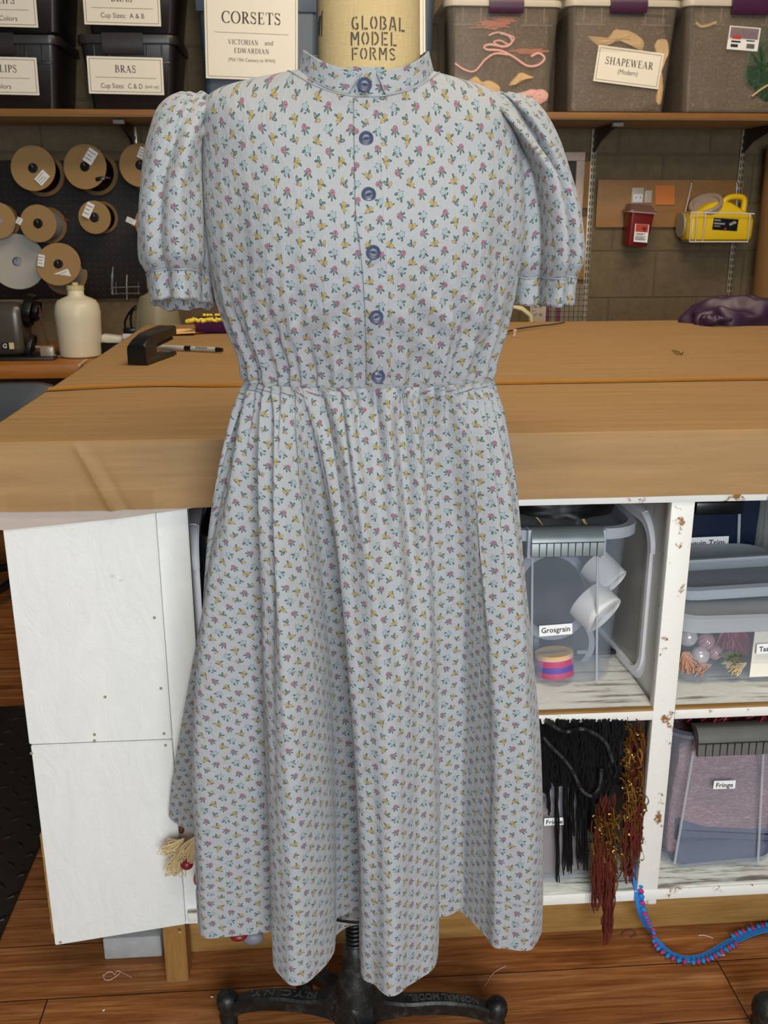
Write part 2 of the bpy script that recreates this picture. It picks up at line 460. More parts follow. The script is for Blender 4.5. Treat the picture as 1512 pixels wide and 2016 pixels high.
M['redsilk'] = plain('red_silk', '#7a1f2a', .5, var=.2, scale=100)
M['olive'] = plain('olive_silk', '#5a5a2a', .6, var=.2, scale=100)
M['roll'] = plain('white_ribbon_roll', '#d6d4d0', .7, var=.03)
M['greyribbon'] = plain('grey_ribbon', '#8f949c', .6)
M['dkribbon'] = plain('charcoal_ribbon', '#14171c', .6)
M['rosestripe'] = plain('rose_ribbon', '#b0486a', .6)
M['violetstripe'] = plain('violet_ribbon', '#5a4a9a', .6)
M['darkrule'] = plain('worn_steel_rule', '#4d4a42', .35, .5)
M['lit_underside'] = plain('bounce_lit_board', '#a8946c', .7, var=.06, scale=12)  # paler than the shelf wood: bounced light put into the colour
M['tube'] = plain('brown_cardboard_tube', '#7d5c33', .7, var=.08)
M['concrete'] = plain('grey_concrete', '#9b9a96', .9, var=.2, scale=50, bump=.4)

# ------------------------------------------------------------------ mesh helpers
class MB:
    def __init__(s): s.v = []; s.f = []; s.uv = None
    def add(s, vs, fs, mat=None):
        o = len(s.v)
        s.v += [(mat @ Vector(v)) if mat else Vector(v) for v in vs]
        s.f += [tuple(i+o for i in f) for f in fs]
        return s
    def box(s, c, size, rot=None, bev=0.0, seg=2, mat=None):
        bm = bmesh.new(); bmesh.ops.create_cube(bm, size=1.0)
        for v in bm.verts: v.co = Vector((v.co.x*size[0], v.co.y*size[1], v.co.z*size[2]))
        if bev: bmesh.ops.bevel(bm, geom=bm.edges[:], offset=bev, segments=seg, profile=.5, affect='EDGES')
        bm.verts.index_update()
        m = Matrix.Translation(c) @ (rot.to_4x4() if rot else Matrix.Identity(4))
        if mat: m = mat @ m
        s.add([v.co.copy() for v in bm.verts], [[v.index for v in f.verts] for f in bm.faces], m); bm.free(); return s
    def bb(s, x0, x1, y0, y1, z0, z1, bev=0.0, seg=2):
        return s.box(((x0+x1)/2, (y0+y1)/2, (z0+z1)/2), (abs(x1-x0), abs(y1-y0), abs(z1-z0)), None, bev, seg)
    def loft(s, rings, caps=(True, True), closed=True, mat=None, flip=False):
        n = len(rings[0]); vs = [p for r in rings for p in r]; fs = []
        for i in range(len(rings)-1):
            for j in range(n if closed else n-1):
                k = (j+1) % n
                q = (i*n+j, i*n+k, (i+1)*n+k, (i+1)*n+j)
                fs.append(q[::-1] if flip else q)
        if closed and caps[0]: fs.append(tuple(range(n))[::1 if flip else -1])
        if closed and caps[1]:
            b = (len(rings)-1)*n; fs.append(tuple(b+j for j in range(n))[::-1 if flip else 1])
        return s.add(vs, fs, mat)
    def tube(s, pts, r, seg=8, closed=False, mat=None, flat=1.0, updir=None):
        pts = [Vector(p) for p in pts]; n = len(pts)
        rad = r if callable(r) else (lambda t: r)
        up = None; rings = []
        for i, p in enumerate(pts):
            if closed: t = pts[(i+1) % n]-pts[i-1]
            else: t = pts[min(i+1, n-1)]-pts[max(i-1, 0)]
            if t.length < 1e-9: t = Vector((0, 0, 1))
            t.normalize()
            if updir is not None: up = Vector(updir)
            elif up is None: up = Vector((0, 0, 1)) if abs(t.z) < .9 else Vector((1, 0, 0))
            a = (up - t*up.dot(t))
            if a.length < 1e-6: a = t.orthogonal()
            a.normalize(); b = t.cross(a); up = a
            rr = rad(i/max(1, n-1))
            rings.append([p + a*cos(2*pi*k/seg)*rr*flat + b*sin(2*pi*k/seg)*rr for k in range(seg)])
        if closed: rings.append(rings[0]); return s.loft(rings, (False, False), mat=mat)
        return s.loft(rings, mat=mat)
    def lathe(s, prof, seg=24, mat=None, caps=(True, True)):
        rings = [[Vector((r*cos(2*pi*k/seg), r*sin(2*pi*k/seg), z)) for k in range(seg)] for r, z in prof]
        return s.loft(rings, caps, mat=mat)
    def ball(s, c, r, seg=12, sc=(1, 1, 1), mat=None):
        m = Matrix.Translation(c) @ Matrix.Diagonal((*sc, 1))
        if mat: m = mat @ m
        n = max(6, seg*2//3)
        return s.lathe([(max(1e-5, r*sin(pi*i/n)), -r*cos(pi*i/n)) for i in range(n+1)], seg, m)
    def grid(s, fn, nu, nv, uvfn=None):
        vs = [fn(i/(nu-1), j/(nv-1)) for j in range(nv) for i in range(nu)]
        fs = [(j*nu+i, j*nu+i+1, (j+1)*nu+i+1, (j+1)*nu+i) for j in range(nv-1) for i in range(nu-1)]
        return s.add(vs, fs)

ORI = {}
def mesh(name, mb, mat, origin, smooth=True, uv=None, angle=40):
    me = bpy.data.meshes.new(name)
    me.from_pydata([tuple(v-origin) for v in mb.v], [], mb.f); me.validate(); me.update()
    if smooth is True or smooth == 'auto':
        for p in me.polygons: p.use_smooth = True
        if smooth == 'auto':
            try: me.set_sharp_from_angle(angle=radians(angle))
            except Exception: pass
    if uv:
        l = me.uv_layers.new(name='UVMap')
        for lp in me.loops: l.data[lp.index].uv = uv[lp.vertex_index]
    if mat: me.materials.append(mat if not isinstance(mat, str) else M[mat])
    return me

def thing(name, label, cat, loc, group=None, kind=None):
    o = bpy.data.objects.new(name, None); COL.objects.link(o); o.location = loc
    o.empty_display_size = .05
    o['label'] = label; o['category'] = cat
    if group: o['group'] = group
    o['kind'] = kind or 'thing'
    ORI[o.name] = Vector(loc); return o

def part(name, mb, mat, parent, smooth='auto', uv=None, label=None, kind=None):
    og = ORI[parent.name]
    o = bpy.data.objects.new(name, mesh(name, mb, mat, og, smooth, uv)); COL.objects.link(o)
    o.parent = parent; ORI[o.name] = og
    if label: o['label'] = label
    if kind: o['kind'] = kind
    return o

def solo(name, mb, mat, label, cat, group=None, kind=None, smooth='auto'):
    lo = Vector((min(v.x for v in mb.v), min(v.y for v in mb.v), min(v.z for v in mb.v)))
    hi = Vector((max(v.x for v in mb.v), max(v.y for v in mb.v), max(v.z for v in mb.v)))
    og = Vector(((lo.x+hi.x)/2, (lo.y+hi.y)/2, lo.z))
    o = bpy.data.objects.new(name, mesh(name, mb, mat, og, smooth)); COL.objects.link(o); o.location = og
    o['label'] = label; o['category'] = cat
    if group: o['group'] = group
    o['kind'] = kind or 'thing'
    ORI[o.name] = og; return o

def struct(name, mb, mat):
    o = bpy.data.objects.new(name, mesh(name, mb, mat, Vector((0, 0, 0)), 'auto')); COL.objects.link(o)
    o['kind'] = 'structure'; return o

def copy_thing(o, delta, label):
    c = o.copy(); COL.objects.link(c); c.location = o.location + Vector(delta); c['label'] = label
    def rec(a, b):
        for ch in list(a.children):
            d = ch.copy(); COL.objects.link(d); d.parent = b; rec(ch, d)
    rec(o, c); return c

def cr(pts, n, closed=False):
    """Catmull-Rom through points (tuples of any length), n samples evenly by chord"""
    pts = [tuple(p) for p in pts]; m = len(pts)
    segs = m if closed else m-1
    L = [max(1e-9, sqrt(sum((pts[(i+1) % m][k]-pts[i][k])**2 for k in range(min(3, len(pts[0])))))) for i in range(segs)]
    tot = sum(L); out = []; cum = [0]
    for l in L: cum.append(cum[-1]+l)
    for q in range(n):
        s = tot*q/(n if closed else n-1); i = 0
        while i < segs-1 and s > cum[i+1]: i += 1
        t = min(1, max(0, (s-cum[i])/L[i]))
        g = (lambda k: pts[k % m]) if closed else (lambda k: pts[min(max(k, 0), m-1)])
        a, b, c, d = g(i-1), g(i), g(i+1), g(i+2)
        out.append(tuple(.5*((2*b[k])+(-a[k]+c[k])*t+(2*a[k]-5*b[k]+4*c[k]-d[k])*t*t+(-a[k]+3*b[k]-3*c[k]+d[k])*t**3) for k in range(len(b))))
    return out

def lut(x, xs, ys):
    if x <= xs[0]: return ys[0]
    for i in range(len(xs)-1):
        if x <= xs[i+1]:
            t = (x-xs[i])/(xs[i+1]-xs[i]); return ys[i]+(ys[i+1]-ys[i])*t
    return ys[-1]
def slut(x, xs, ys):
    """smooth lookup (monotone-ish cubic)"""
    n = len(xs)
    if x <= xs[0]: return ys[0]
    if x >= xs[-1]: return ys[-1]
    for i in range(n-1):
        if x <= xs[i+1]:
            h = xs[i+1]-xs[i]; t = (x-xs[i])/h
            d = lambda k: (ys[min(k+1, n-1)]-ys[max(k-1, 0)])/(xs[min(k+1, n-1)]-xs[max(k-1, 0)])
            m0, m1 = d(i)*h, d(i+1)*h
            return (2*t**3-3*t*t+1)*ys[i]+(t**3-2*t*t+t)*m0+(-2*t**3+3*t*t)*ys[i+1]+(t**3-t*t)*m1
def n1(x, s=0.0): return mnoise.noise(Vector((x, s, 3.7)))

# ------------------------------------------------------------------ lettering
def arc(cx, cy, rx, ry, a0, a1, n=14):
    return [(cx+rx*cos(radians(a0+(a1-a0)*i/n)), cy+ry*sin(radians(a0+(a1-a0)*i/n))) for i in range(n+1)]
def _st(x): return ([(x, 0), (x, 1)], None)
def _sf(x, y, h=.13): return ([(x-h, y), (x+h, y)], None)
def _l(*p, w=None): return (list(p), w)
TH, TN = .15, .055
SERIF = {
 'I': (.40, [_st(.2), _sf(.2, .02), _sf(.2, .98)]),
 'L': (.66, [_st(.18), _sf(.18, .98), _l((.05, .02), (.6, .02)), _l((.59, 0), (.59, .24), w=TN)]),
 'E': (.70, [_st(.18), _l((.05, .98), (.58, .98)), _l((.05, .02), (.62, .02)), _l((.18, .52), (.44, .52)), _l((.57, 1), (.57, .78), w=TN), _l((.61, 0), (.61, .24), w=TN), _l((.44, .4), (.44, .64), w=TN)]),
 'T': (.76, [_st(.38), _sf(.38, .02), _l((.05, .98), (.71, .98)), _l((.06, 1), (.06, .76), w=TN), _l((.70, 1), (.70, .76), w=TN)]),
 'H': (.90, [_st(.2), _st(.7), _sf(.2, .02), _sf(.2, .98), _sf(.7, .02), _sf(.7, .98), _l((.2, .52), (.7, .52))]),
 'P': (.66, [_st(.2), _sf(.2, .02), _l((.05, .98), (.33, .98)), (arc(.33, .73, .26, .25, 90, -90), None), _l((.33, .48), (.2, .48))]),
 'B': (.74, [_st(.2), _l((.05, .02), (.36, .02)), _l((.05, .98), (.33, .98)), (arc(.33, .755, .22, .225, 90, -90), None), _l((.2, .53), (.36, .53)), (arc(.36, .275, .27, .255, 90, -90), None)]),
 'R': (.78, [_st(.2), _sf(.2, .02), _l((.05, .98), (.33, .98)), (arc(.33, .74, .24, .24, 90, -90), None), _l((.33, .5), (.2, .5)), _l((.36, .5), (.68, .02), w=TH), _sf(.7, .02, .07)]),
 'D': (.84, [_st(.2), _l((.05, .02), (.34, .02)), _l((.05, .98), (.34, .98)), (arc(.34, .5, .42, .48, 90, -90), None)]),
 'C': (.80, [(arc(.44, .5, .38, .5, 48, 312, 26), None), _l((.70, .96), (.70, .7), w=TN), _l((.70, .04), (.70, .2), w=TN)]),
 'G': (.86, [(arc(.44, .5, .38, .5, 48, 312, 26), None), _l((.72, .1), (.72, .42)), _sf(.72, .42, .1), _l((.70, .96), (.70, .7), w=TN)]),
 'O': (.90, [(arc(.45, .5, .38, .5, 0, 360, 32), None)]),
 'S': (.62, [(cr([(.50, .80), (.42, .95), (.28, .99), (.14, .92), (.10, .76), (.18, .62), (.34, .51), (.49, .39), (.53, .22), (.44, .06), (.28, .01), (.15, .06), (.07, .22)], 28), 'S'), _l((.50, .98), (.50, .74), w=TN), _l((.07, .02), (.07, .28), w=TN)]),
 'A': (.82, [_l((.39, 1), (.10, 0), w=TN), _l((.38, .98), (.68, 0), w=TH), _l((.2, .34), (.56, .34)), _sf(.1, .02, .1), _sf(.69, .02, .11)]),
 'V': (.80, [_l((.12, 1), (.41, .02), w=TH), _l((.41, .02), (.68, 1), w=TN), _sf(.12, .98, .11), _sf(.68, .98, .09)]),
 'W': (1.12, [_l((.12, 1), (.36, .02), w=TH), _l((.36, .02), (.56, .95), w=TN), _l((.55, .98), (.78, .02), w=TH), _l((.78, .02), (1.0, 1), w=TN), _sf(.12, .98, .11), _sf(1.0, .98, .09)]),
 'N': (.90, [_l((.18, 0), (.18, 1), w=TN), _l((.16, 1), (.72, .02), w=TH), _l((.72, 0), (.72, 1), w=TN), _sf(.18, .02, .1), _sf(.72, .98, .1), _sf(.12, .98, .07)]),
 'M': (1.02, [_l((.16, 0), (.16, 1), w=TN), _l((.16, 1), (.49, .05), w=TH), _l((.49, .05), (.82, 1), w=TN), _st(.82), _sf(.16, .02, .1), _sf(.82, .02), _sf(.82, .98)]),
}
SW = .125
STENCIL = {
 'G': (.62, [(arc(.3, .5, .22, .43, 50, 82, 6), SW), (arc(.3, .5, .22, .43, 105, 255, 16), SW), _l((.30, .07), (.5, .07), w=SW), _l((.5, .07), (.5, .4), w=SW), _l((.56, .42), (.36, .42), w=.11)]),
 'L': (.58, [_l((.12, 1), (.12, 0), w=SW), _l((.24, .07), (.54, .07), w=SW)]),
 'O': (.62, [(arc(.3, .5, .23, .43, 105, 255, 16), SW), (arc(.3, .5, .23, .43, 75, -75, 16), SW)]),
 'B': (.62, [_l((.1, 1), (.1, 0), w=SW), (arc(.24, .74, .24, .19, 95, -70, 12), SW), (arc(.26, .27, .26, .20, 75, -95, 12), SW)]),
 'A': (.66, [_l((.08, 0), (.27, 1), w=SW), _l((.38, 1), (.58, 0), w=SW), _l((.25, .3), (.42, .3), w=.11)]),
 'M': (.72, [_l((.09, 0), (.09, 1), w=SW), _l((.62, 0), (.62, 1), w=SW), _l((.16, .95), (.33, .42), w=.12), _l((.38, .42), (.55, .95), w=.12)]),
 'D': (.64, [_l((.1, 1), (.1, 0), w=SW), (arc(.22, .5, .32, .43, 88, -88, 16), SW)]),
 'E': (.58, [_l((.1, 1), (.1, 0), w=SW), _l((.22, .93), (.54, .93), w=SW), _l((.22, .5), (.44, .5), w=SW), _l((.22, .07), (.54, .07), w=SW)]),
 'F': (.56, [_l((.1, 1), (.1, 0), w=SW), _l((.22, .93), (.54, .93), w=SW), _l((.22, .5), (.44, .5), w=SW)]),
 'R': (.64, [_l((.1, 1), (.1, 0), w=SW), (arc(.24, .74, .25, .19, 95, -90, 12), SW), _l((.3, .46), (.55, 0), w=SW)]),
 'S': (.58, [(arc(.29, .73, .2, .2, 25, 190, 10), SW), (arc(.29, .27, .21, .2, 5, -150, 10), SW), _l((.12, .64), (.46, .38), w=SW)]),
}
def glyph_text(s, table, height, gap=.06):
    """flat lettering drawn with strokes; returns verts/faces centred on x, baseline 0"""
    x = 0; vs = []; fs = []
    for ch in s:
        if ch == ' ': x += .42; continue
        adv, strokes = table[ch]
        for pts, w in strokes:
            base = len(vs); n = len(pts)
            for i, (a, b) in enumerate(pts):
                p0, p1 = pts[max(i-1, 0)], pts[min(i+1, n-1)]
                dx, dy = p1[0]-p0[0], p1[1]-p0[1]; l = sqrt(dx*dx+dy*dy) or 1
                dx, dy = dx/l, dy/l
                if w is None: ww = TN+(TH-TN)*abs(dy)**1.5
                elif w == 'S': ww = TN+(TH*1.05-TN)*(abs(dx) if .2 < i/(n-1) < .8 else abs(dy)*.3)
                else: ww = w
                vs += [(x+a-dy*ww/2, b+dx*ww/2, 0), (x+a+dy*ww/2, b-dx*ww/2, 0)]
            fs += [(base+2*i, base+2*i+1, base+2*i+3, base+2*i+2) for i in range(n-1)]
        x += adv+gap
    x -= gap
    return [((a-x/2)*height, b*height, c) for a, b, c in vs], fs, x*height

def font_text(s, height, extrude=0.0, bold=False, shear=0):
    c = bpy.data.curves.new('lettering', 'FONT'); c.body = s; c.size = height*1.37; c.extrude = extrude
    c.align_x = 'CENTER'; c.resolution_u = 3; c.shear = shear
    if bold: c.offset = height*.018
    o = bpy.data.objects.new('lettering_tmp', c); COL.objects.link(o)
    bpy.context.view_layer.update()
    me = bpy.data.meshes.new_from_object(o.evaluated_get(bpy.context.evaluated_depsgraph_get()))
    vs = [tuple(v.co) for v in me.vertices]; fs = [tuple(p.vertices) for p in me.polygons]
    bpy.data.objects.remove(o); bpy.data.curves.remove(c); bpy.data.meshes.remove(me)
    return vs, fs, (max(v[0] for v in vs)-min(v[0] for v in vs)) if vs else 0

def face_mat(c, tilt=0.0, yaw=0.0, pitch=0.0):
    """frame on a surface facing the viewer (-Y): x right, y up, z out"""
    return Matrix.Translation(c) @ Matrix.Rotation(yaw, 4, 'Z') @ Matrix.Rotation(pitch, 4, 'X') @ Matrix.Rotation(tilt, 4, 'Y') @ Matrix(((1, 0, 0, 0), (0, 0, -1, 0), (0, 1, 0, 0), (0, 0, 0, 1)))

def card(parent, name, m, w, h, lines, mat='paper', border=False, thick=.0008, fit=.9, rule=None):
    """paper label with lettering: lines = (text, style, cap height, y, maxwidth)"""
    mb = MB().box((0, 0, thick/2), (w, h, thick), mat=m)
    pl = part(name, mb, mat, parent, smooth=False)
    t = MB()
    for txt, style, hh, y, *rest in lines:
        mw = rest[0] if rest else w*fit
        xo = rest[1] if len(rest) > 1 else 0
        if style == 'serif': vs, fs, tw = glyph_text(txt, SERIF, hh)
        elif style == 'stencil': vs, fs, tw = glyph_text(txt, STENCIL, hh)
        else: vs, fs, tw = font_text(txt, hh, bold=(style == 'bold'))
        k = min(1, mw/tw) if tw else 1
        t.add([(a*k+xo, b+y-hh/2, thick*1.6) for a, b, c in vs], fs, m)
    if rule is not None:
        t.box((0, rule, thick*1.4), (w*.8, .0012, .0004), mat=m)
    if border:
        for sx in (-1, 1): t.box((sx*(w/2-.008), 0, thick*1.4), (.0014, h-.016, .0004), mat=m)
        for sy in (-1, 1): t.box((0, sy*(h/2-.008), thick*1.4), (w-.016, .0014, .0004), mat=m)
    if t.v: part('lettering', t, 'ink', pl, smooth=False)
    return pl

def rr(cx, cy, w, d, r, z, n=5):
    r = min(r, w/2-1e-4, d/2-1e-4); out = []
    for sx, sy, a0 in ((1, 1, 0), (-1, 1, 90), (-1, -1, 180), (1, -1, 270)):
        for i in range(n+1):
            a = radians(a0+90*i/n)
            out.append(Vector((cx+sx*(w/2-r)+r*cos(a), cy+sy*(d/2-r)+r*sin(a), z)))
    return out

def tub(cx, yf, wt, wb, dt, db, z0, h, r=.02, th=.0025, lip=.0):
    """open tapered box; yf = front plane at the top"""
    cy = yf+dt/2; R = []
    R.append(rr(cx, cy, wb-.012, db-.012, r, z0)); R.append(rr(cx, cy, wb, db, r, z0+.006))
    R.append(rr(cx, cy, wt, dt, r, z0+h))
    if lip: R += [rr(cx, cy, wt+2*lip, dt+2*lip, r+lip, z0+h), rr(cx, cy, wt+2*lip, dt+2*lip, r+lip, z0+h+.006), rr(cx, cy, wt-2*th, dt-2*th, r, z0+h+.006)]
    R.append(rr(cx, cy, wt-2*th, dt-2*th, r, z0+h)); R.append(rr(cx, cy, wb-2*th, db-2*th, r, z0+.008))
    return MB().loft(R)

# ------------------------------------------------------------------ the room
YW = 4.20
TZ = 0.95
struct('floor', MB().bb(-3.2, 3.4, -2.6, YW, -.06, 0), 'floor')
struct('wall_back', MB().bb(-3.2, 3.4, YW, YW+.15, 0, 3.1), 'block')
mx = -.585
solo('rubber_mat', MB().bb(-1.75, mx, 1.15, 2.37, .0005, .008, .003), 'mat', 'black diamond plate rubber mat lying on the wood floor beside the table', 'mat')

# ------------------------------------------------------------------ cutting table
YF = 1.352
tl = thing('cutting_table', 'large cutting table with brown kraft paper top and white painted cubbyholes', 'table', (.5, 2.1, 0))
def paper_cover():
    """kraft paper over the top, folded down over the front and the ends, with the creases of the corner fold"""
    mb = MB(); x0, x1, y1 = -.478, 1.75, 2.875
    zt = TZ; zb = .853
    cx, cy = P(120, 893, YF-.005).x, 0
    def fn(u, v):
        x = x0+(x1-x0)*(u**1.9)
        if v < .35:   # front drop
            t = v/.35; z = zb+(zt-zb)*t; y = YF-.012+.006*t
            f1 = P(150, 900, YF).x; fold = P(150+65*(1-t), 900, YF).x
            x += (fold-f1)*exp(-((x-f1)/.12)**2)
            y -= .0065*exp(-abs((x-fold)/.0055)**1.3)*(1-t)**.4*min(1, (1-t)/.1) - .0025*exp(-((x-fold-.020)/.007)**2)*(1-t)
            y -= .003*mnoise.noise(Vector((x*6, z*14, 1)))*(1-t)
            z -= .003*max(0, 1-abs(x+.3)/.25)*(1-t)
            return Vector((x, y, z))
        if v < .45:
            a = (v-.35)/.10*pi/2; r = .006
            return Vector((x, YF-.006+r*(1-cos(a)), zt-r+r*sin(a)+0.0))
        t = (v-.45)/.55
        y = YF+(y1-YF)*t; z = zt+.0012*mnoise.noise(Vector((x*5, y*5, 2)))
        return Vector((x, y, z))
    mb.grid(fn, 420, 120)
    def end(u, v):
        y = YF-.006+(y1-YF)*u; z = zt-.0005-(zt-zb-.01)*v
        return Vector((x0-.002-.003*sin(v*pi), y, z))
    mb.grid(end, 60, 8)
    return mb
part('paper_cover', paper_cover(), 'kraft', tl)
part('tabletop', MB().bb(-.465, 1.74, YF+.012, 2.86, .862, TZ-.004), 'shelfwood', tl)
# the strip of tape across the seam, nearly level over the whole top
ts = MB(); tp = [PZ(x, y, TZ+.0015) for x, y in ((95, 766), (300, 757), (480, 758), (975, 753), (1240, 749), (1512, 744))]
tp = [Vector(p) for p in cr(tp, 60)]
for sg in range(len(tp)-1): pass
ts.loft([[p+Vector((0, d, .0009*(1-abs(d)/.02)+.0004*n1(p.x*9)+(.0022 if abs(d-.006) < .004 else 0)))
          for d in (-.020, -.008, .002, .006, .010, .020)] for p in tp], closed=False)
part('tape_seam', ts, 'tape', tl)
# clear tape patches on the front fold
tt = MB()
for x0, y0, x1, y1 in ((15, 968, 135, 1012), (150, 965, 300, 1008)):
    a, b = P(x0, y1, YF-.020), P(x1, y0, YF-.020); tt.bb(a.x, b.x, YF-.0205, YF-.020, a.z, b.z)
part('clear_tape', tt, plastic('clear_tape_film', '#a98450', .06, .15), tl)
# white canvas hanging below the paper on the near corner
cv = MB()
def cvf(u, v):
    x = P(-60+490*u, 1020, YF).x
    z0 = .858; z1 = lut(u, [0, .15, .6, 1], [.822, .822, .835, .853])
    return Vector((x, YF-.003-.003*sin(v*pi)*(1-u)-.0010*mnoise.noise(Vector((x*20, v*3, 4))), z0+(z1-z0)*v))
cv.grid(cvf, 50, 10)
part('canvas_cover', cv, 'canvas', tl)
a = P(1035, 1003, YF); b = P(1035, 990, YF)
part('edge_strip', MB().bb(P(420, 1000, YF).x, 1.74, YF-.002, YF+.02, .840, .8575, .001), 'chip', tl)
# front board, stile, dividers, shelves
xl, xr = P(60, 1467, YF).x-.0015, P(338, 1455, YF).x
zmid = P(200, 1461, YF).z
bot = [P(110, 1861, YF).z, P(376, 1819, YF).z]
def board(x0, x1, z00, z01, z1, y0, y1, bev=.0015):
    mb = MB(); bm = bmesh.new()
    v = [bm.verts.new(c) for c in ((x0, y0, z00), (x1, y0, z01), (x1, y0, z1), (x0, y0, z1), (x0, y1, z00), (x1, y1, z01), (x1, y1, z1), (x0, y1, z1))]
    for f in ((0, 1, 2, 3), (5, 4, 7, 6), (4, 0, 3, 7), (1, 5, 6, 2), (3, 2, 6, 7), (4, 5, 1, 0)): bm.faces.new([v[i] for i in f])
    bmesh.ops.bevel(bm, geom=bm.edges[:], offset=bev, segments=2, affect='EDGES')
    bm.verts.index_update(); mb.add([q.co.copy() for q in bm.verts], [[q.index for q in f.verts] for f in bm.faces]); bm.free(); return mb
part('front_panel', board(xl, xr, zmid+.0008, zmid+.0008, .87, YF-.001, YF+.011), 'paint', tl)
part('front_panel', board(xl+.002, xr, bot[0], bot[1], zmid-.0008, YF-.001, YF+.011), 'paint', tl)
for x, y in ((62, 1483), (326, 1467), (304, 1216), (317, 1355), (207, 1372), (323, 1444), (186, 1446), (119, 1855), (233, 1847), (354, 1835), (186, 1458)):
    part('screw_head', MB().lathe([(1e-4, 0), (.0026, 0), (.0023, .0008), (.0009, .0009), (1e-4, .0002)], 12, face_mat(P(x, y, YF-.001))), 'metal', tl)
xs0, xs1 = xr+.004, P(368, 1030, YF+.012).x+.0015
part('stile', board(xs0-.02, xs1, .118, .118, .862, YF+.011, YF+.03), 'paint', tl)
def divider(px0, px1, yd=YF):
    x0, x1 = P(px0, 1400, yd).x, P(px1, 1400, yd).x
    return MB().bb(x0, x1, yd, yd+.019, .118, .843, .0015), x0, x1
dv, dx0, dx1 = divider(1286, 1329)
part('divider', dv, 'chip', tl)
zs = P(1420, 1393, YF).z; zsl = P(1150, 1407, YF).z
zsh = zs+.002
part('shelf', MB().bb(xs1-.01, dx0+.004, YF+.003, YF+.62, zsh-.022, zsh, .0015), 'worn', tl)
part('shelf', MB().bb(dx1-.004, 1.30, YF+.003, YF+.62, zsh-.022, zsh, .0015), 'worn', tl)
sf1 = MB().bb(xs1+.002, dx0, YF-.001, YF+.004, zsh-.019, zsh-.002, .001)
part('shelf_edge', sf1, 'chip', tl); part('shelf_edge', MB().bb(dx1, 1.3, YF-.001, YF+.004, zsh-.019, zsh-.002, .001), 'chip', tl)
part('bare_edge', MB().bb(xs1+.002, dx0, YF-.0018, YF+.010, zsh-.0025, zsh+.0007, .0005), 'rawwood', tl); part('bare_edge', MB().bb(dx1, 1.3, YF-.0018, YF+.010, zsh-.0025, zsh+.0007, .0005), 'rawwood', tl)
zb0 = P(1200, 1790, YF).z
part('bottom_board', MB().bb(xs0, 1.30, YF+.003, YF+.62, .128, .150, .0015), 'worn', tl)
part('bottom_rail', MB().bb(xs1-.012, 1.32, YF-.001, YF+.004, .128, .148, .001), 'chip', tl)
part('cabinet_back', MB().bb(xl+.01, 1.32, YF+.60, YF+.62, .12, .86), 'paint', tl)
part('cabinet_side', MB().bb(xl, xl+.018, YF+.012, YF+.62, .105, .86, .001), 'paint', tl)
part('partition', MB().bb(dx0+.008, dx0+.030, YF+.02, YF+.6, .15, .84), 'paint', tl)
part('partition', MB().bb(P(1700, 1400, YF).x, P(1735, 1400, YF).x, YF+.0, YF+.6, .15, .84), 'paint', tl)
part('partition', MB().bb(xs0-.004, xs0+.012, YF+.03, YF+.6, .15, .84), 'paint', tl)
# toe board and legs
part('toe_board', MB().bb(PZ(345, 1862, 0).x, 1.32, 1.432, 1.455, .001, .128, .001), 'rawwood', tl)
lx0, lx1 = PZ(328, 1938, 0).x, PZ(372, 1932, 0).x
part('leg', board(lx0, lx1, .0005, .0005, .13, 1.362, 1.412, .002), 'rawleg', tl)
part('leg', MB().bb(1.2, 1.24, 1.362, 1.41, .0005, .13, .002), 'rawleg', tl)
part('leg', MB().bb(xl+.03, xl+.07, 2.7, 2.75, .0005, .87, .002), 'rawleg', tl)
part('leg', MB().bb(1.6, 1.64, 2.7, 2.75, .0005, .87, .002), 'rawleg', tl)
part('end_board', board(xl-.008, xl+.004, .105, .105, .30, YF+.02, YF+.10, .001), 'rawwood', tl)
solo('concrete_block', MB().bb(PZ(212, 1868, 0).x, PZ(326, 1868, 0).x-.003, 1.425, 1.50, .0005, .045, .003), 'concrete', 'small grey concrete block on the floor under the white front panel', 'block')

# ------------------------------------------------------------------ the dress
XC, YC = .068, 1.20
dress = thing('dress', 'pale blue cotton dress with small flowers, puff sleeves and a gathered skirt', 'dress', (XC, YC, .29))
ZW = 1.057
# torso rings: s 0 waist .. 1 neck seam.  columns: s, a(half width), side z, front depth, front z, back depth, back z, x shift
TB = [(0.00, .150, 1.057, .093, 1.057, .085, 1.060, .002),
      (0.07, .154, 1.085, .104, 1.083, .090, 1.085, .003),
      (0.16, .166, 1.115, .116, 1.112, .094, 1.115, .002),
      (0.28, .180, 1.158, .133, 1.152, .098, 1.158, .000),
      (0.42, .188, 1.215, .143, 1.208, .102, 1.215, -.001),
      (0.56, .189, 1.270, .138, 1.255, .108, 1.268, -.002),
      (0.66, .186, 1.320, .122, 1.290, .108, 1.305, -.004),
      (0.73, .181, 1.353, .112, 1.315, .104, 1.335, -.007),
      (0.79, .173, 1.376, .104, 1.332, .098, 1.360, -.009),
      (0.84, .153, 1.390, .096, 1.346, .092, 1.382, -.009),
      (0.90, .122, 1.399, .087, 1.360, .082, 1.400, -.007),
      (0.96, .091, 1.406, .076, 1.372, .068, 1.410, -.003),
      (1.00, .072, 1.410, .069, 1.379, .058, 1.414, .000)]
SS = [r[0] for r in TB]
def TC(k, s): return slut(s, SS, [r[k] for r in TB])
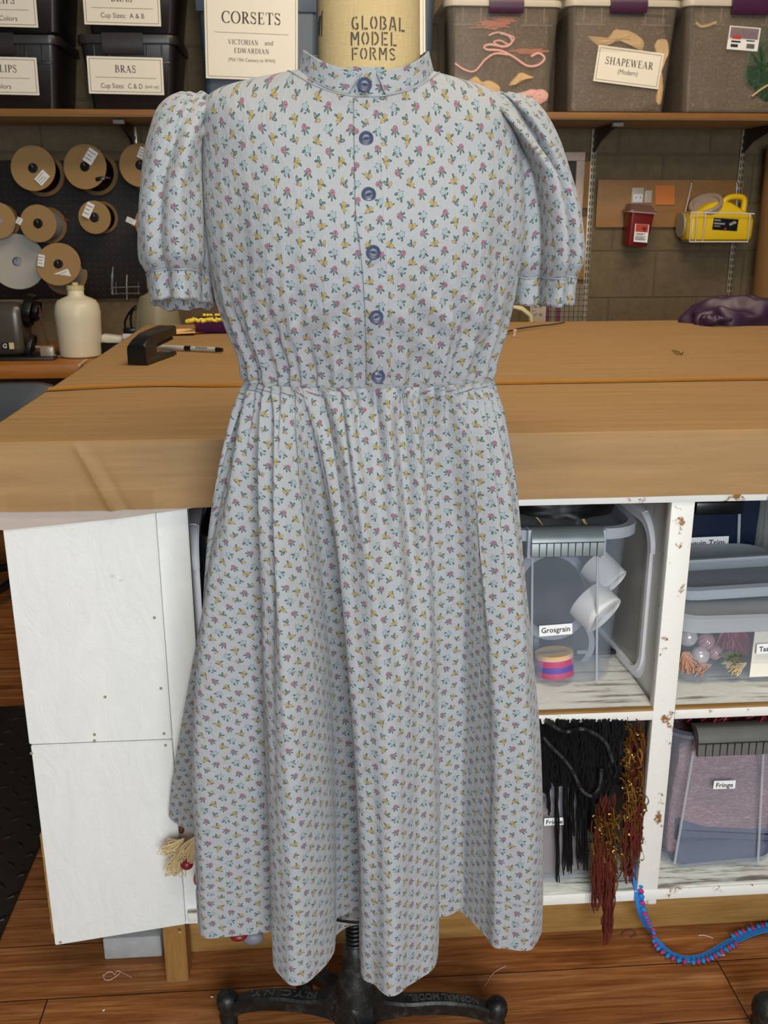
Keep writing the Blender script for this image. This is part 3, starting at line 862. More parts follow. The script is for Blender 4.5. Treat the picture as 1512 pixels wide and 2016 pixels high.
def torso(s, th, off=0.0):
    """th 0 front, pi/2 wearer's side at picture right"""
    a, zs_, bf, zf, bb_, zb_, dx = (TC(k, s) for k in range(1, 8))
    c, sn = cos(th), sin(th)
    e = .86
    sx = math.copysign(abs(sn)**e, sn); cy = math.copysign(abs(c)**e, c)
    b = bf if c > 0 else bb_
    w = c*c
    z = zs_*(1-w) + (zf if c > 0 else zb_)*w
    return Vector((XC+dx+(a+off)*sx, YC-(b+off)*cy, z))
def bodice_mesh():
    nu, nv = 360, 150; vs = []; uv = []
    mb = MB()
    rows = []
    for j in range(nv):
        s = j/(nv-1)
        for i in range(nu+1):
            th = 2*pi*i/nu - pi
            p = torso(s, th)
            d = Vector((p.x-XC, p.y-YC, 0)).normalized()
            zz = p.z-ZW
            q = th/(2*pi)
            # gathers rising from the waist seam
            ph = q*46 + .9*n1(q*17, .3)
            g1 = ((.5+.5*sin(2*pi*ph))**1.4-.4)*.0095*exp(-zz/.055)*min(1, .35+zz/.012)
            ph2 = q*20 + .8*n1(q*9, 2.2) + zz*1.5*n1(q*6, 8)
            g2 = (sin(2*pi*ph2)*.5+.1)*.011*exp(-((zz-.035)/.065)**2)*(.5+.8*abs(n1(q*5, 5.)))
            # soft drag lines under the bust and at the armholes
            dl = .0035*n1(p.x*16+p.z*9, p.z*7)*min(1, zz/.05)*(1 if abs(th) < 2 else .4)
            arm = .006*exp(-((abs(p.x-XC)-.150)/.018)**2)*exp(-((p.z-1.215)/.075)**2)*(1 if p.y < YC else 0)
            rg = exp(-((zz-.085)/.045)**2)*min(1, abs(th)/.25)*(1 if abs(th) < 1.5 else .3)
            dl += .0030*rg*max(0, 1-(th/1.1)**2)*sin(2*pi*((abs(p.x-XC)*.75+zz*.66)/.034)+2.5*n1(p.x*10, zz*9+4))
            k = max(0.0, 1-max(0, s-.8)/.12)
            p = p + d*((g1+g2)+dl*k-arm*k)
            vs.append(p)
    W = nu+1
    for j in range(nv):
        L = [0.0]
        for i in range(nu): L.append(L[-1]+(vs[j*W+i+1]-vs[j*W+i]).length)
        mid = L[nu//2]
        for i in range(W):
            ref = TC(1, .42)*0+1
            uv.append(((L[i]-mid), 0.0))
    # v: path length up each column, u kept straight over the upper chest
    cs = [0.0]*W
    for j in range(nv):
        for i in range(W):
            if j: cs[i] += (vs[j*W+i]-vs[(j-1)*W+i]).length
            p = vs[j*W+i]; th = 2*pi*i/nu-pi
            u0 = uv[j*W+i][0]
            fr = min(1, max(0, (cos(th)+.15)/.6)); fr = fr*fr*(3-2*fr)
            uf = (p.x-XC)*1.04
            # grain runs straight up: use the ring through the bust as the cross-grain measure
            uv[j*W+i] = (u0*(1-fr)+ (uf*.55+u0*.45)*fr, p.z*.93 + (YC-.1-p.y)*.30 if cos(th) > 0 else cs[i]+ZW)
    mb.v = vs
    mb.f = [(j*W+i, j*W+i+1, (j+1)*W+i+1, (j+1)*W+i) for j in range(nv-1) for i in range(nu)]
    return mb, uv
bm_, buv = bodice_mesh()
BT = BVHTree.FromPolygons([tuple(v) for v in bm_.v], bm_.f)
part('bodice', bm_, 'floral', dress, uv=buv, smooth=True)
def front(x, z, off=0.0):
    h = BT.ray_cast(Vector((x, .5, z)), Vector((0, 1, 0)))
    return Vector((x, (h[0].y if h[0] else YC-.1)-off, z))
def onfront(px, py, off=0.0):
    h = BT.ray_cast(Vector((0, 0, H)), ray(px, py).normalized())
    p = h[0] if h[0] else P(px, py, YC-.1)
    return p - ray(px, py).normalized()*off

# placket: a folded strip of the same cloth down the centre
def strip(edge0, edge1, n, m, off, edge=.0015):
    mb = MB(); uv = []
    for j in range(n):
        for i in range(m):
            u = (0, .02, .05, .2, .4, .6, .8, .95, .98, 1)[i]; x = edge0[j][0]*(1-u)+edge1[j][0]*u; y = edge0[j][1]*(1-u)+edge1[j][1]*u
            o = off*(1.0 if 0 < i < m-1 else -.2)
            p = onfront(x, y, o+.0006*n1(j*.25, i*.3)*(0 < i < m-1)); mb.v.append(p); uv.append((p.x+.0043, p.z*.97))
    mb.f = [(j*m+i, j*m+i+1, (j+1)*m+i+1, (j+1)*m+i) for j in range(n-1) for i in range(m-1)]
    return mb, uv
eL = cr([(695, 192), (697, 300), (700, 420), (712, 520), (719, 640), (721, 755)], 60)
eR = cr([(749, 192), (751, 300), (756, 420), (762, 520), (768, 640), (770, 757)], 60)
pk, pkuv = strip(eL, eR, 60, 10, .0042)
part('placket', pk, 'floral', dress, uv=pkuv, smooth=True)
st = MB()
for e, dd in ((eL, 5), (eR, -5), (eR, -12)):
    for j in range(2, 58):
        x, y = e[j]; p0 = onfront(x+dd, y-1.6, .0036); p1 = onfront(x+dd, y+1.6, .0036)
        st.tube([p0, p1], .0003, 4)
part('topstitching', st, 'thread', dress)
BTN = [(718, 167), (721, 273), (726, 383), (735, 497), (741, 624), (745, 741)]
def button_mb(m):
    mb = MB(); R = .0076
    prof = [(1e-4, -.0005), (R*.8, -.0005), (R, .0010), (R, .0020), (R*.9, .0029), (R*.76, .0026), (R*.68, .0019), (R*.45, .0016), (1e-4, .0015)]
    mb.lathe(prof, 28, m)
    return mb
def eye_mb(m):
    mb = MB()
    vs = []
    for k in range(16):
        a = 2*pi*k/16; vs.append((.0040*cos(a), .0017*sin(a)*abs(sin(a))**.3, .0018))
    mb.add(vs, [tuple(range(16))], m)
    return mb
def bthread(m):
    mb = MB()
    mb.tube([(-.0013, 0, .0016), (0, 0, .0024), (.0013, 0, .0016)], .0004, 5, mat=m); return mb

# skirt -------------------------------------------------------------
HZ = .29
def hp(x, y, th, z=HZ):
    p = PZ(x, y, z); return (p.x, p.y, z, radians(th))
def wth(pxw):   # waist angle that shows at this pixel column
    x = P(pxw, 750, YC-.06).x
    return math.degrees(math.asin(max(-.995, min(.995, (x-XC-.002)/.153))))
hem = []
for (x, y), w in [((395, 1834), 484), ((410, 1845), 490), ((450, 1846), 503), ((500, 1840), 517), ((528, 1836), 525), ((544, 1832), 533), ((540, 1866), 531), ((532, 1890), 529), ((535, 1914), 535), ((553, 1928), 542), ((576, 1937), 552), ((604, 1933), 565),
          ((631, 1910), 578), ((655, 1877), 590), ((668, 1836), 597), ((690, 1822), 604), ((722, 1826), 612), ((716, 1856), 611), ((706, 1884), 610), ((714, 1919), 620), ((743, 1942), 652), ((770, 1957), 690), ((798, 1949), 726), ((849, 1907), 772),
          ((864, 1872), 786), ((860, 1848), 789), ((836, 1828), 791), ((860, 1806), 802), ((895, 1796), 846), ((911, 1797), 868), ((932, 1817), 880), ((953, 1840), 893), ((968, 1861), 905), ((1005, 1870), 930), ((1040, 1872), 952), ((1058, 1852), 961)]:
    hem.append(hp(x, y, wth(w)))
hem += [(.312, 1.15, .29, radians(93)), (.322, 1.20, .295, radians(100)), (.318, 1.26, .30, radians(112)), (.285, 1.305, .31, radians(125)), (.23, 1.285, .32, radians(140)), (.18, 1.32, .33, radians(153)),
        (.12, 1.29, .33, radians(166)), (.06, 1.325, .33, radians(180)), (.0, 1.295, .335, radians(195)), (-.06, 1.325, .335, radians(208)), (-.13, 1.315, .34, radians(222)), (-.19, 1.335, .35, radians(236))]
fc = P(331, 1604, 1.338)
hem += [(fc.x+.012, 1.336, fc.z-.001, radians(246)), (fc.x, 1.334, fc.z+.002, radians(250)), (fc.x+.012, 1.322, fc.z-.006, radians(252))]
q = PZ(400, 1646, .335)
hem += [(q.x-.005, q.y, .334, radians(258)), (q.x+.035, q.y-.03, .325, radians(262)), (q.x+.045, q.y-.08, .305, radians(266)), (-.166, 1.165, .292, radians(270))]
NS, NT = 900, 190
# unwrap angle so it rises monotonically
HC = cr(hem, NS, closed=False)
HC = HC[:-1]
def seg_end(n):  # close the loop smoothly
    return n
start = hem[0]
close = cr([hem[-1], (hem[-1][0]*.4+start[0]*.6, hem[-1][1]*.5+start[1]*.5, .29, (radians(270)+start[3]+2*pi)/2), (start[0], start[1], start[2], start[3]+2*pi)], 24)
HC = [tuple(h) for h in HC]+[tuple(h) for h in close]
NSK = len(HC)
hl = [0.0]
for i in range(NSK-1): hl.append(hl[-1]+sqrt((HC[i+1][0]-HC[i][0])**2+(HC[i+1][1]-HC[i][1])**2))
def skirt_mesh():
    vs = []; uv = []
    for j in range(NT):
        t = (j/(NT-1))**1.25
        for i in range(NSK):
            hx_, hy_, hz_, th = HC[i]
            c, sn = cos(th), sin(th)
            wx = XC+.002+.151*math.copysign(abs(sn)**.86, sn); wy = YC-(.096 if c > 0 else .087)*math.copysign(abs(c)**.86, c)
            thd = math.degrees(th) % 360
            # how early the flare happens round the body
            e = lut(thd, [0, 60, 85, 95, 120, 180, 225, 240, 253, 262, 272, 290, 330, 360], [2.6, 2.3, 1.75, 1.7, 1.9, 2.4, 2.0, 1.25, 1.15, 1.5, 2.6, 2.7, 2.7, 2.6])
            f = 1-(1-t)**e
            z = ZW+.004+(hz_-ZW-.004)*t
            x = wx+(hx_-wx)*f; y = wy+(hy_-wy)*f
            dx, dy = wx-XC, (wy-YC)*1.3
            l = sqrt(dx*dx+dy*dy); dx /= l; dy /= l
            q = th/(2*pi)
            ph = q*44+1.1*n1(q*19, 1.7)+.35*n1(q*7, t*2)
            g1 = (abs(sin(pi*ph))**.6-.68)*.019*exp(-(t/.10))*min(1, .30+t/.02)
            ph2 = q*24+1.2*n1(q*11, 4.1)+.3*n1(q*5, t*1.4)
            g2 = (.5*sin(2*pi*ph2)-.05)*.022*exp(-((t-.15)/.2)**2)*min(1, t/.05)*(.6+.9*abs(n1(q*8, 6.)))
            g3 = .010*n1(hl[i]*24, t*1.0+3)*min(1, t/.2)
            g4 = .0025*n1(hl[i]*60, t*5+9)*min(1, t/.1)
            hb = .0013 if t > .905 else 0.0
            o = g1+g2+g3+g4+hb
            yy = y+dy*o
            lim = 1.338
            if yy > lim-.012: yy = lim-.012+.012*(1-exp(-(yy-lim+.012)/.012))
            vs.append(Vector((x+dx*o, yy, z-.004*(t > .5)*n1(hl[i]*14, 2.)*(t-.5)*2)))
    i0 = min(range(NSK), key=lambda i: abs(HC[i][3]))
    for j in range(NT):
        L = [0.0]
        for i in range(NSK-1): L.append(L[-1]+(vs[j*NSK+i+1]-vs[j*NSK+i]).length)
        for i in range(NSK):
            a = L[i]-L[i0]; b = (hl[i]-hl[i0])
            t = (j/(NT-1))**1.25
            z = vs[j*NSK+i].z
            uv.append((a*.72+b*.28*.9, ZW-(ZW-z)*1.03-(t > .905)*.006))
    mb = MB(); mb.v = vs
    mb.f = [(j*NSK+i+1, j*NSK+i, (j+1)*NSK+i, (j+1)*NSK+i+1) for j in range(NT-1) for i in range(NSK-1)]
    return mb, uv
sk, skuv = skirt_mesh()
part('skirt', sk, 'floral', dress, uv=skuv, smooth=True)
hs = MB()
jj = min(range(NT), key=lambda j: abs((j/(NT-1))**1.25-.905))
hs.tube([sk.v[jj*NSK+i]+Vector((0, -.0002, 0)) for i in range(0, NSK, 3)], .0004, 4)
part('hem_stitch', hs, 'thread', dress)
ws = MB().tube([torso(0, 2*pi*i/120, -.004)+Vector((0, 0, .002)) for i in range(120)], .0014, 6, closed=True)
part('waist_seam', ws, 'floral', dress, uv=[(v.x*1.0+.003, v.z) for v in ws.v])
for i, (x, y) in enumerate(BTN[1:]):
    p = onfront(x, y, .0042)
    m = face_mat(p, rnd.uniform(-.4, .4), 0, -.08)
    b = part('button', button_mb(m), 'button', dress)
    part('buttonhole', eye_mb(m), 'ink', b, smooth=False); part('button_thread', bthread(m), 'button', b)

# sleeves -----------------------------------------------------------
def sleeve(side, rows, ycen, dep, tiltz, pleat):
    """rows: (pixel y, x left, x right, half depth) from cap to cuff"""
    nu = 160; out = []
    R = []
    for (py, xa, xb, d, yo) in rows:
        a, b = P(xa+(-3 if side == 0 else -20), py, YC), P(xb-(1 if side else -20), py, YC)
        R.append(((a.x+b.x)/2, (b.x-a.x)/2, d, a.z, yo))
    RC = cr([(r[0], r[3], r[1], r[2], r[4]) for r in R], 70)
    vs = []; uv = []
    n = len(RC)
    for j, (cx, z, w, d, yo) in enumerate(RC):
        t = j/(n-1)
        for i in range(nu+1):
            th = 2*pi*i/nu - pi      # 0 = front
            c, sn = cos(th), sin(th)
            x = cx+w*math.copysign(abs(sn)**.9, sn); y = YC+yo-d*math.copysign(abs(c)**.9, c)
            o = pleat(th, t)
            zz = z + tiltz*c*t + .004*n1(th*2, t*3+side*5)
            vs.append(Vector((x+sn*o*min(1, w/.03), y-c*o, zz)))
    W = nu+1; acc = [0.0]*W
    for j in range(n):
        L = [0.0]
        for i in range(nu): L.append(L[-1]+(vs[j*W+i+1]-vs[j*W+i]).length)
        for i in range(W):
            if j: acc[i] += (vs[j*W+i]-vs[(j-1)*W+i]).length
            uv.append(((L[i]-L[nu//2])*1.0+side*.4, -acc[nu//2]*.35-acc[i]*.65+.013*side))
    mb = MB(); mb.v = vs
    mb.f = [(j*W+i+1, j*W+i, (j+1)*W+i, (j+1)*W+i+1) for j in range(n-1) for i in range(nu)]
    return mb, uv, vs[-W:], vs
def cuff(ring, z_drop, flare, side):
    W = len(ring); c = sum(ring, Vector())/W; mb = MB(); uv = []
    n = 10
    rings = []
    for j in range(n):
        t = j/(n-1)
        rings.append([Vector((c.x+(v.x-c.x)*(1+.03*sin(pi*min(1, t*3))*(j > 0)+flare*t), c.y+(v.y-c.y)*(1+.03*sin(pi*min(1, t*3))*(j > 0)+flare*t), v.z-z_drop*t-.0015*n1(i*.12, side+.5)*t)) for i, v in enumerate(ring)])
    for j in range(8):   # turned inside
        t = j/7
        rings.append([Vector((c.x+(v.x-c.x)*.955, c.y+(v.y-c.y)*.955, v.z+.002+z_drop*1.1*t)) for v in rings[n-1]])
    for r_i, r_ in enumerate(rings):
        L = [0.0]
        for i in range(W-1): L.append(L[-1]+(r_[i+1]-r_[i]).length)
        for i in range(W): uv.append((L[i]-L[W//2]+side*.31, -.034*r_i/n+.007))
    mb.v = [v for r_ in rings for v in r_]
    mb.f = [(j*W+i+1, j*W+i, (j+1)*W+i, (j+1)*W+i+1) for j in range(len(rings)-1) for i in range(W-1)]
    return mb, uv
def radial(th, t, s, ph, N=5.5):
    """pleats that fan out from the top of the armhole seam"""
    dx, dy = (1.75-s*th)/1.6, (t-.02)*3.2
    if dx < 0: dx = -dx*.5
    rho = sqrt(dx*dx+dy*dy); psi = atan2(dy, dx)
    return (abs(sin(N*psi+ph+1.2*rho))**.7-.4)*exp(-((rho-.25)/.75)**2)
def plL(th, t):
    k = min(1, t/.25)
    o = .010*(radial(th, t, 1, .3)-.15)
    tc = 1.15-1.0*min(1, t/.55)**.7
    o += (.008*exp(-((th-tc)/.25)**2) - .009*exp(-((th-tc+.40)/.18)**2))*k - .008*exp(-((th-1.15)/.25)**2)*k*(t > .3)
    o += .003*n1(th*2.2, t*2.5)
    return o-.003 - .007*exp(-((t-1)/.05)**2)
def plR(th, t):
    k = min(1, t/.2)
    o = .010*(radial(th, t, -1, .9)-.15)
    tc = -1.15+1.2*min(1, t/.5)**.7
    o += (.020*exp(-((th-tc)/.20)**2) - .026*exp(-((th-tc-.30)/.15)**2) - .016*exp(-((th-tc+.62)/.28)**2))*k
    o += .003*n1(th*2.2, t*2.5+7)
    return o-.003 - .005*exp(-((t-1)/.05)**2)
rowsL = [(181, 346, 386, .012, .005), (186, 334, 394, .026, .004), (199, 316, 398, .040, .002), (220, 302, 401, .052, .0), (255, 292, 404, .062, -.002), (300, 284, 407, .070, -.004), (370, 277, 411, .074, -.006),
         (430, 273, 414, .076, -.006), (490, 272, 416, .076, -.004), (530, 276, 416, .073, -.002), (545, 280, 416, .070, 0)]
rowsR = [(183, 992, 1022, .012, .005), (189, 984, 1040, .028, .004), (203, 982, 1056, .044, .002), (225, 984, 1072, .056, .0), (258, 988, 1090, .064, -.002), (300, 994, 1107, .070, -.004), (370, 1004, 1127, .074, -.006),
         (430, 1012, 1141, .076, -.006), (490, 1014, 1149, .076, -.004), (530, 1014, 1148, .073, -.002), (545, 1014, 1145, .070, 0)]
for side, rows, pl, tz in ((0, rowsL, plL, .012), (1, rowsR, plR, .004)):
    mb, uv, last, allv = sleeve(side, rows, YC, 0, tz, pl)
    sl = part('sleeve', mb, 'floral', dress, uv=uv, smooth=True)
    cb, cuv = cuff(last, .034, -.01, side)
    part('cuff', cb, 'floral', sl, uv=cuv, smooth=True)
    ip = MB().tube([v+Vector((0, 0, -.001))+(v-sum(last, Vector())/len(last))*.035 for v in last[:-1]], .0011, 6, closed=True)
    part('cuff_piping', ip, 'thread', sl)
# armhole seams follow the bodice
for pts in () and ([(394, 187), (397, 230), (401, 290), (406, 350), (410, 410), (413, 470)], [(986, 187), (994, 230), (1006, 300), (1018, 370), (1026, 430)]):
    ms = MB().tube([onfront(x, y, .0022) for x, y in cr(pts, 30)], .0016, 6)
    part('armhole_seam', ms, 'floral', dress, uv=[(v.x*1.3, v.z) for v in ms.v])

# collar ------------------------------------------------------------
def collar_wing(th0, th1, name_off, slant):
    """one half of the band collar, from the front opening round to the back"""
    nu, nv = 90, 14; rings = []; uv = []
    def pos(th, h, off):
        b = torso(1.0, th)
        rr_ = Vector((b.x-XC, b.y-YC, 0)); l = rr_.length; d = rr_/l
        fr = max(0, cos(th))
        lean = .0040-.009*h*(1-fr)**1.5
        corner = 1.0
        return b + d*(lean+off) + Vector((0, 0, -.004 + (.0245-.002*(1-fr))*h))
    mb = MB()
    def tha(u, h): return th0+(th1-th0)*u + slant*h*(1-u)**6
    for i in range(nu):
        u = i/(nu-1)
        k = min(1, u/.03)
        ring = []
        for h in [q_/(nv-1) for q_ in range(nv)]:
            ring.append(pos(tha(u, h), h*(.9+.1*k), .0024))
        for h in [1-q_/(nv-1) for q_ in range(nv)]:
            ring.append(pos(tha(u, h), h*(.9+.1*k), -.0006))
        rings.append(ring)
        for ii in range(nv): uv.append((u*abs(th1-th0)*.072+name_off, ii/(nv-1)*.03))
        for ii in range(nv): uv.append((u*abs(th1-th0)*.072+name_off, (1-ii/(nv-1))*.03+.05))
    mb.loft(rings, flip=th1 > th0)
    edge = [r[nv-1]*.5+r[nv]*.5 for r in rings]; low = [r[0]+(r[0]-r[nv*2-1])*.3 for r in rings]
    return mb, uv, edge, [p for p in rings[0][nv:1:-1]]+low
def thpx(px):
    x = P(px, 175, YC-.069).x; return math.asin(max(-1, min(1, (x-XC)/.078)))
for th0, th1, off, sl_ in ((thpx(692), -pi-.02, .0, thpx(716)-thpx(692)), (thpx(752), pi+.02, .2, thpx(737)-thpx(752))):
    mb, uv, edge, low = collar_wing(th0, th1, off, sl_)
    c_ = part('collar', mb, 'floral', dress, uv=uv, smooth=True)
    part('collar_piping', MB().tube(low, .0008, 6), 'thread', c_)
part('neck_seam', MB().tube([torso(.972, 2*pi*i/90, .0012) for i in range(90)], .0009, 6, closed=True), 'thread', dress)
# button tab between the collar wings
tb = MB(); tu = []
for j in range(8):
    for i in range(8):
        u, v = i/7, j/7
        x = 694+(752-694)*u; y = 196-44*v
        p = torso(1.0, thpx(x)); p = Vector((p.x, p.y-.0015-.0025*v, p.z-.010+.034*v)); tb.v.append(p); tu.append((p.x, p.z))
tb.f = [(j*8+i, j*8+i+1, (j+1)*8+i+1, (j+1)*8+i) for j in range(7) for i in range(7)]
part('collar_tab', tb, 'floral', dress, uv=tu, smooth=True)
p = P(718, 167, torso(1, thpx(718)).y-.0085); m = face_mat(p, .1, 0, -.05)
b = part('button', button_mb(m), 'button', dress); part('buttonhole', eye_mb(m), 'ink', b, smooth=False); part('button_thread', bthread(m), 'button', b)

# ------------------------------------------------------------------ dress form
XN, YN = XC+.0045, YC+.002
form = thing('dress_form', 'linen covered dress form with lettered neck on a cast iron pedestal', 'dress form', (XC-.02, YC, 0))
nk = MB(); rings = []
NA, NB_ = .0585, .056
for z, k in ((1.33, 1.12), (1.36, 1.05), (1.385, 1.02), (1.41, 1.0), (1.45, .985), (1.485, .98), (1.52, .985), (1.545, .99), (1.55, .93)):
    rings.append([Vector((XN+NA*k*cos(2*pi*i/64), YN+NB_*k*sin(2*pi*i/64), z)) for i in range(64)])
nk.loft(rings)
part('neck', nk, 'linen', form)
bd = MB(); rings = []
for j in range(30):
    s = j/29*.93
    rings.append([Vector((XC+(p.x-XC)*.88, YC+(p.y-YC)*.86, p.z-.012)) for p in (torso(s, 2*pi*i/48) for i in range(48))])
bd.loft(rings)
hip = [[Vector((XC+a*sin(2*pi*i/48), YC-b*cos(2*pi*i/48), z)) for i in range(48)] for z, a, b in ((.82, .110, .060), (.88, .125, .066), (.94, .130, .068), (1.0, .130, .072), (1.05, .130, .076))]
bd.loft(hip)
part('torso', bd, 'linen', form)
def neck_at(x, z): return Vector((x, YN-NB_*.99*sqrt(max(0, 1-((x-XN)/(NA*.99))**2))-.0007, z))
nl = MB()
for txt, y0, y1, x0, x1 in (('GLOBAL', 29, 60, 692, 800), ('MODEL', 60, 91, 690, 783), ('FORMS', 91, 120, 692, 780)):
    a, b = P(x0, (y0+y1)/2, YN-NB_), P(x1, (y0+y1)/2, YN-NB_); za, zb_ = P(740, y1-2, YN-NB_).z, P(740, y0+2, YN-NB_).z
    h = zb_-za; vs, fs, tw = glyph_text(txt, STENCIL, h, .13)
    k = (b.x-a.x)/tw
    nl.add([neck_at((a.x+b.x)/2+v[0]*k, za+v[1]) for v in vs], fs)
for (x0, y0, x1, y1, w) in ((630, 30, 627, 68, 4), (634, 22, 633, 72, 2.0), (625, 44, 632, 30, 2)):
    q0, q1 = P(x0, y0, YN-.02), P(x1, y1, YN-.02); ww = w*mpp(YN)
    fv = []
    for i in range(6):
        t = i/5; x = q0.x+(q1.x-q0.x)*t; z = q0.z+(q1.z-q0.z)*t
        fv += [neck_at(max(XN-NA*.985, x-ww/2), z), neck_at(x+ww/2, z)]
    nl.add(fv, [(2*i, 2*i+1, 2*i+3, 2*i+2) for i in range(5)])
part('lettering', nl, 'stencil', form, smooth=False)
XP, YP = P(700, 1850, YC).x-.001, YC
pole = MB().tube([(XP, YP, .10), (XP, YP, .82)], .0105, 16)
hx2 = [(XP+.0125*cos(2*pi*k/14), YP+.0125*sin(2*pi*k/14), .14+.0075*k/14) for k in range(14*28)]
pole.tube(hx2, .0026, 6)
part('pole', pole, 'iron', form)
hub = MB().lathe([(.012, .205), (.017, .20), (.020, .17), (.020, .155), (.026, .145), (.029, .125), (.034, .10), (.036, .075), (.032, .050), (.022, .040), (.005, .038)], 24, Matrix.Translation((XP, YP, 0)))
part('pedestal_hub', hub, 'iron', form)
cage = MB().tube([(XC+.12*cos(2*pi*k/48), YC+.09*sin(2*pi*k/48), .315) for k in range(48)], .0022, 6, closed=True)
for k in range(4):
    a = pi/4+k*pi/2; cage.tube([(XC+.118*cos(a), YC+.088*sin(a), .315), (XC+.06*cos(a), YC+.03*sin(a), .84)], .002, 6)
for a in (0, pi): cage.tube([(XP, YP, .315), (XC+.12*cos(a), YC, .315)], .002, 6)
part('skirt_cage', cage, 'black', form)
cl, crr, cbk = PZ(450, 2008, .02), PZ(976, 2022, .02), PZ(598, 1932, .03)
def pedestal_leg(tip, text=None):
    tip = Vector((tip.x, tip.y, 0)); d = Vector((tip.x-XP, tip.y-YP, 0)); L = d.length; d.normalize(); n_ = Vector((-d.y, d.x, 0))
    ring = []; N = 26
    def prof(t):
        zt = slut(t, [0, .12, .3, .55, .8, 1], [.135, .108, .094, .090, .078, .058]); zb_ = slut(t, [0, .15, .4, .7, .9, 1], [.055, .062, .064, .056, .040, .022])
        w = slut(t, [0, .15, .4, .8, 1], [.026, .016, .0135, .012, .012]); return zt, zb_, w
    for i in range(N):
        t = i/(N-1); zt, zb_, w = prof(t); c = Vector((XP, YP, 0))+d*(.012+(L-.012)*t)
        ring.append([c+n_*w+Vector((0, 0, zt-.004)), c+n_*(w-.003)+Vector((0, 0, zt)), c-n_*(w-.003)+Vector((0, 0, zt)), c-n_*w+Vector((0, 0, zt-.004)),
                     c-n_*(w*.75)+Vector((0, 0, (zt+zb_)/2)), c-n_*(w*.6)+Vector((0, 0, zb_)), c+n_*(w*.6)+Vector((0, 0, zb_)), c+n_*(w*.75)+Vector((0, 0, (zt+zb_)/2))])
    lg = part('leg', MB().loft(ring), 'iron', form)
    kb = MB().lathe([(.004, .016), (.013, .018), (.0145, .030), (.0125, .040), (.0165, .048), (.0175, .058), (.0165, .066), (.0125, .0725), (.006, .0755), (1e-4, .076)], 20, Matrix.Translation((tip.x, tip.y, 0)))
    kb.lathe([(1e-4, .0755), (.0035, .077), (.003, .0785), (1e-4, .079)], 10, Matrix.Translation((tip.x, tip.y, 0)))
    part('leg_knob', kb, 'iron', lg)
    wh = MB().lathe([(1e-4, -.006), (.0095, -.006), (.0105, -.004), (.0105, .004), (.0095, .006), (1e-4, .006)], 18, Matrix.Translation((tip.x+.004, tip.y+.003, .0112)) @ Matrix.Rotation(pi/2, 4, 'X'))
    part('caster', wh, 'black', lg)
    if text:
        tm = MB(); vs, fs, tw = font_text(text[0], .0125, .0007, True)
        t0, t1 = text[1], text[2]
        k = abs(t1-t0)*L/tw
        for v in vs: pass
        new = []
        for a_, b_, c_ in vs:
            t = (t0+t1)/2 - text[3]*(a_*k)/L
            zt = prof(t)[0]; cpos = Vector((XP, YP, 0))+d*(.012+(L-.012)*t)
            new.append(cpos + Vector((0, 0, zt+.0005+c_*.8)) + n_*text[3]*(-(b_-.0062)))
        tm.add(new, fs); part('raised_lettering', tm, plain('worn_iron', '#56554f', .4, .4), lg, smooth=False)
pedestal_leg(crr, ('NORMAL MODEL', .34, .86, 1))
pedestal_leg(cl, ('N.Y.C. N.Y.', .25, .80, -1))
pedestal_leg(cbk); pedestal_leg(Vector((XP+.05, YP-.15, 0)))
# second stand, only one foot of it shows
s2 = thing('stand_foot', 'dark rounded cast iron foot of another stand at the floor corner', 'stand', (0, 0, 0))
c2 = PZ(1506, 2040, .0); s2.location = (c2.x, c2.y, 0); ORI[s2.name] = Vector((c2.x, c2.y, 0))
part('knob', MB().lathe([(.004, .012), (.022, .014), (.026, .024), (.022, .034), (.024, .042), (.0265, .052), (.025, .063), (.018, .073), (.008, .078), (1e-4, .079)], 24, Matrix.Translation((c2.x, c2.y, 0))), 'iron', s2)
part('arm', MB().tube([(c2.x, c2.y, .05), (c2.x+.09, c2.y-.03, .075), (c2.x+.2, c2.y-.05, .11)], .014, 10), 'iron', s2)
part('wheel', MB().lathe([(1e-4, -.006), (.0105, -.006), (.0105, .006), (1e-4, .006)], 16, Matrix.Translation((c2.x, c2.y, .0112)) @ Matrix.Rotation(pi/2, 4, 'X')), 'black', s2)

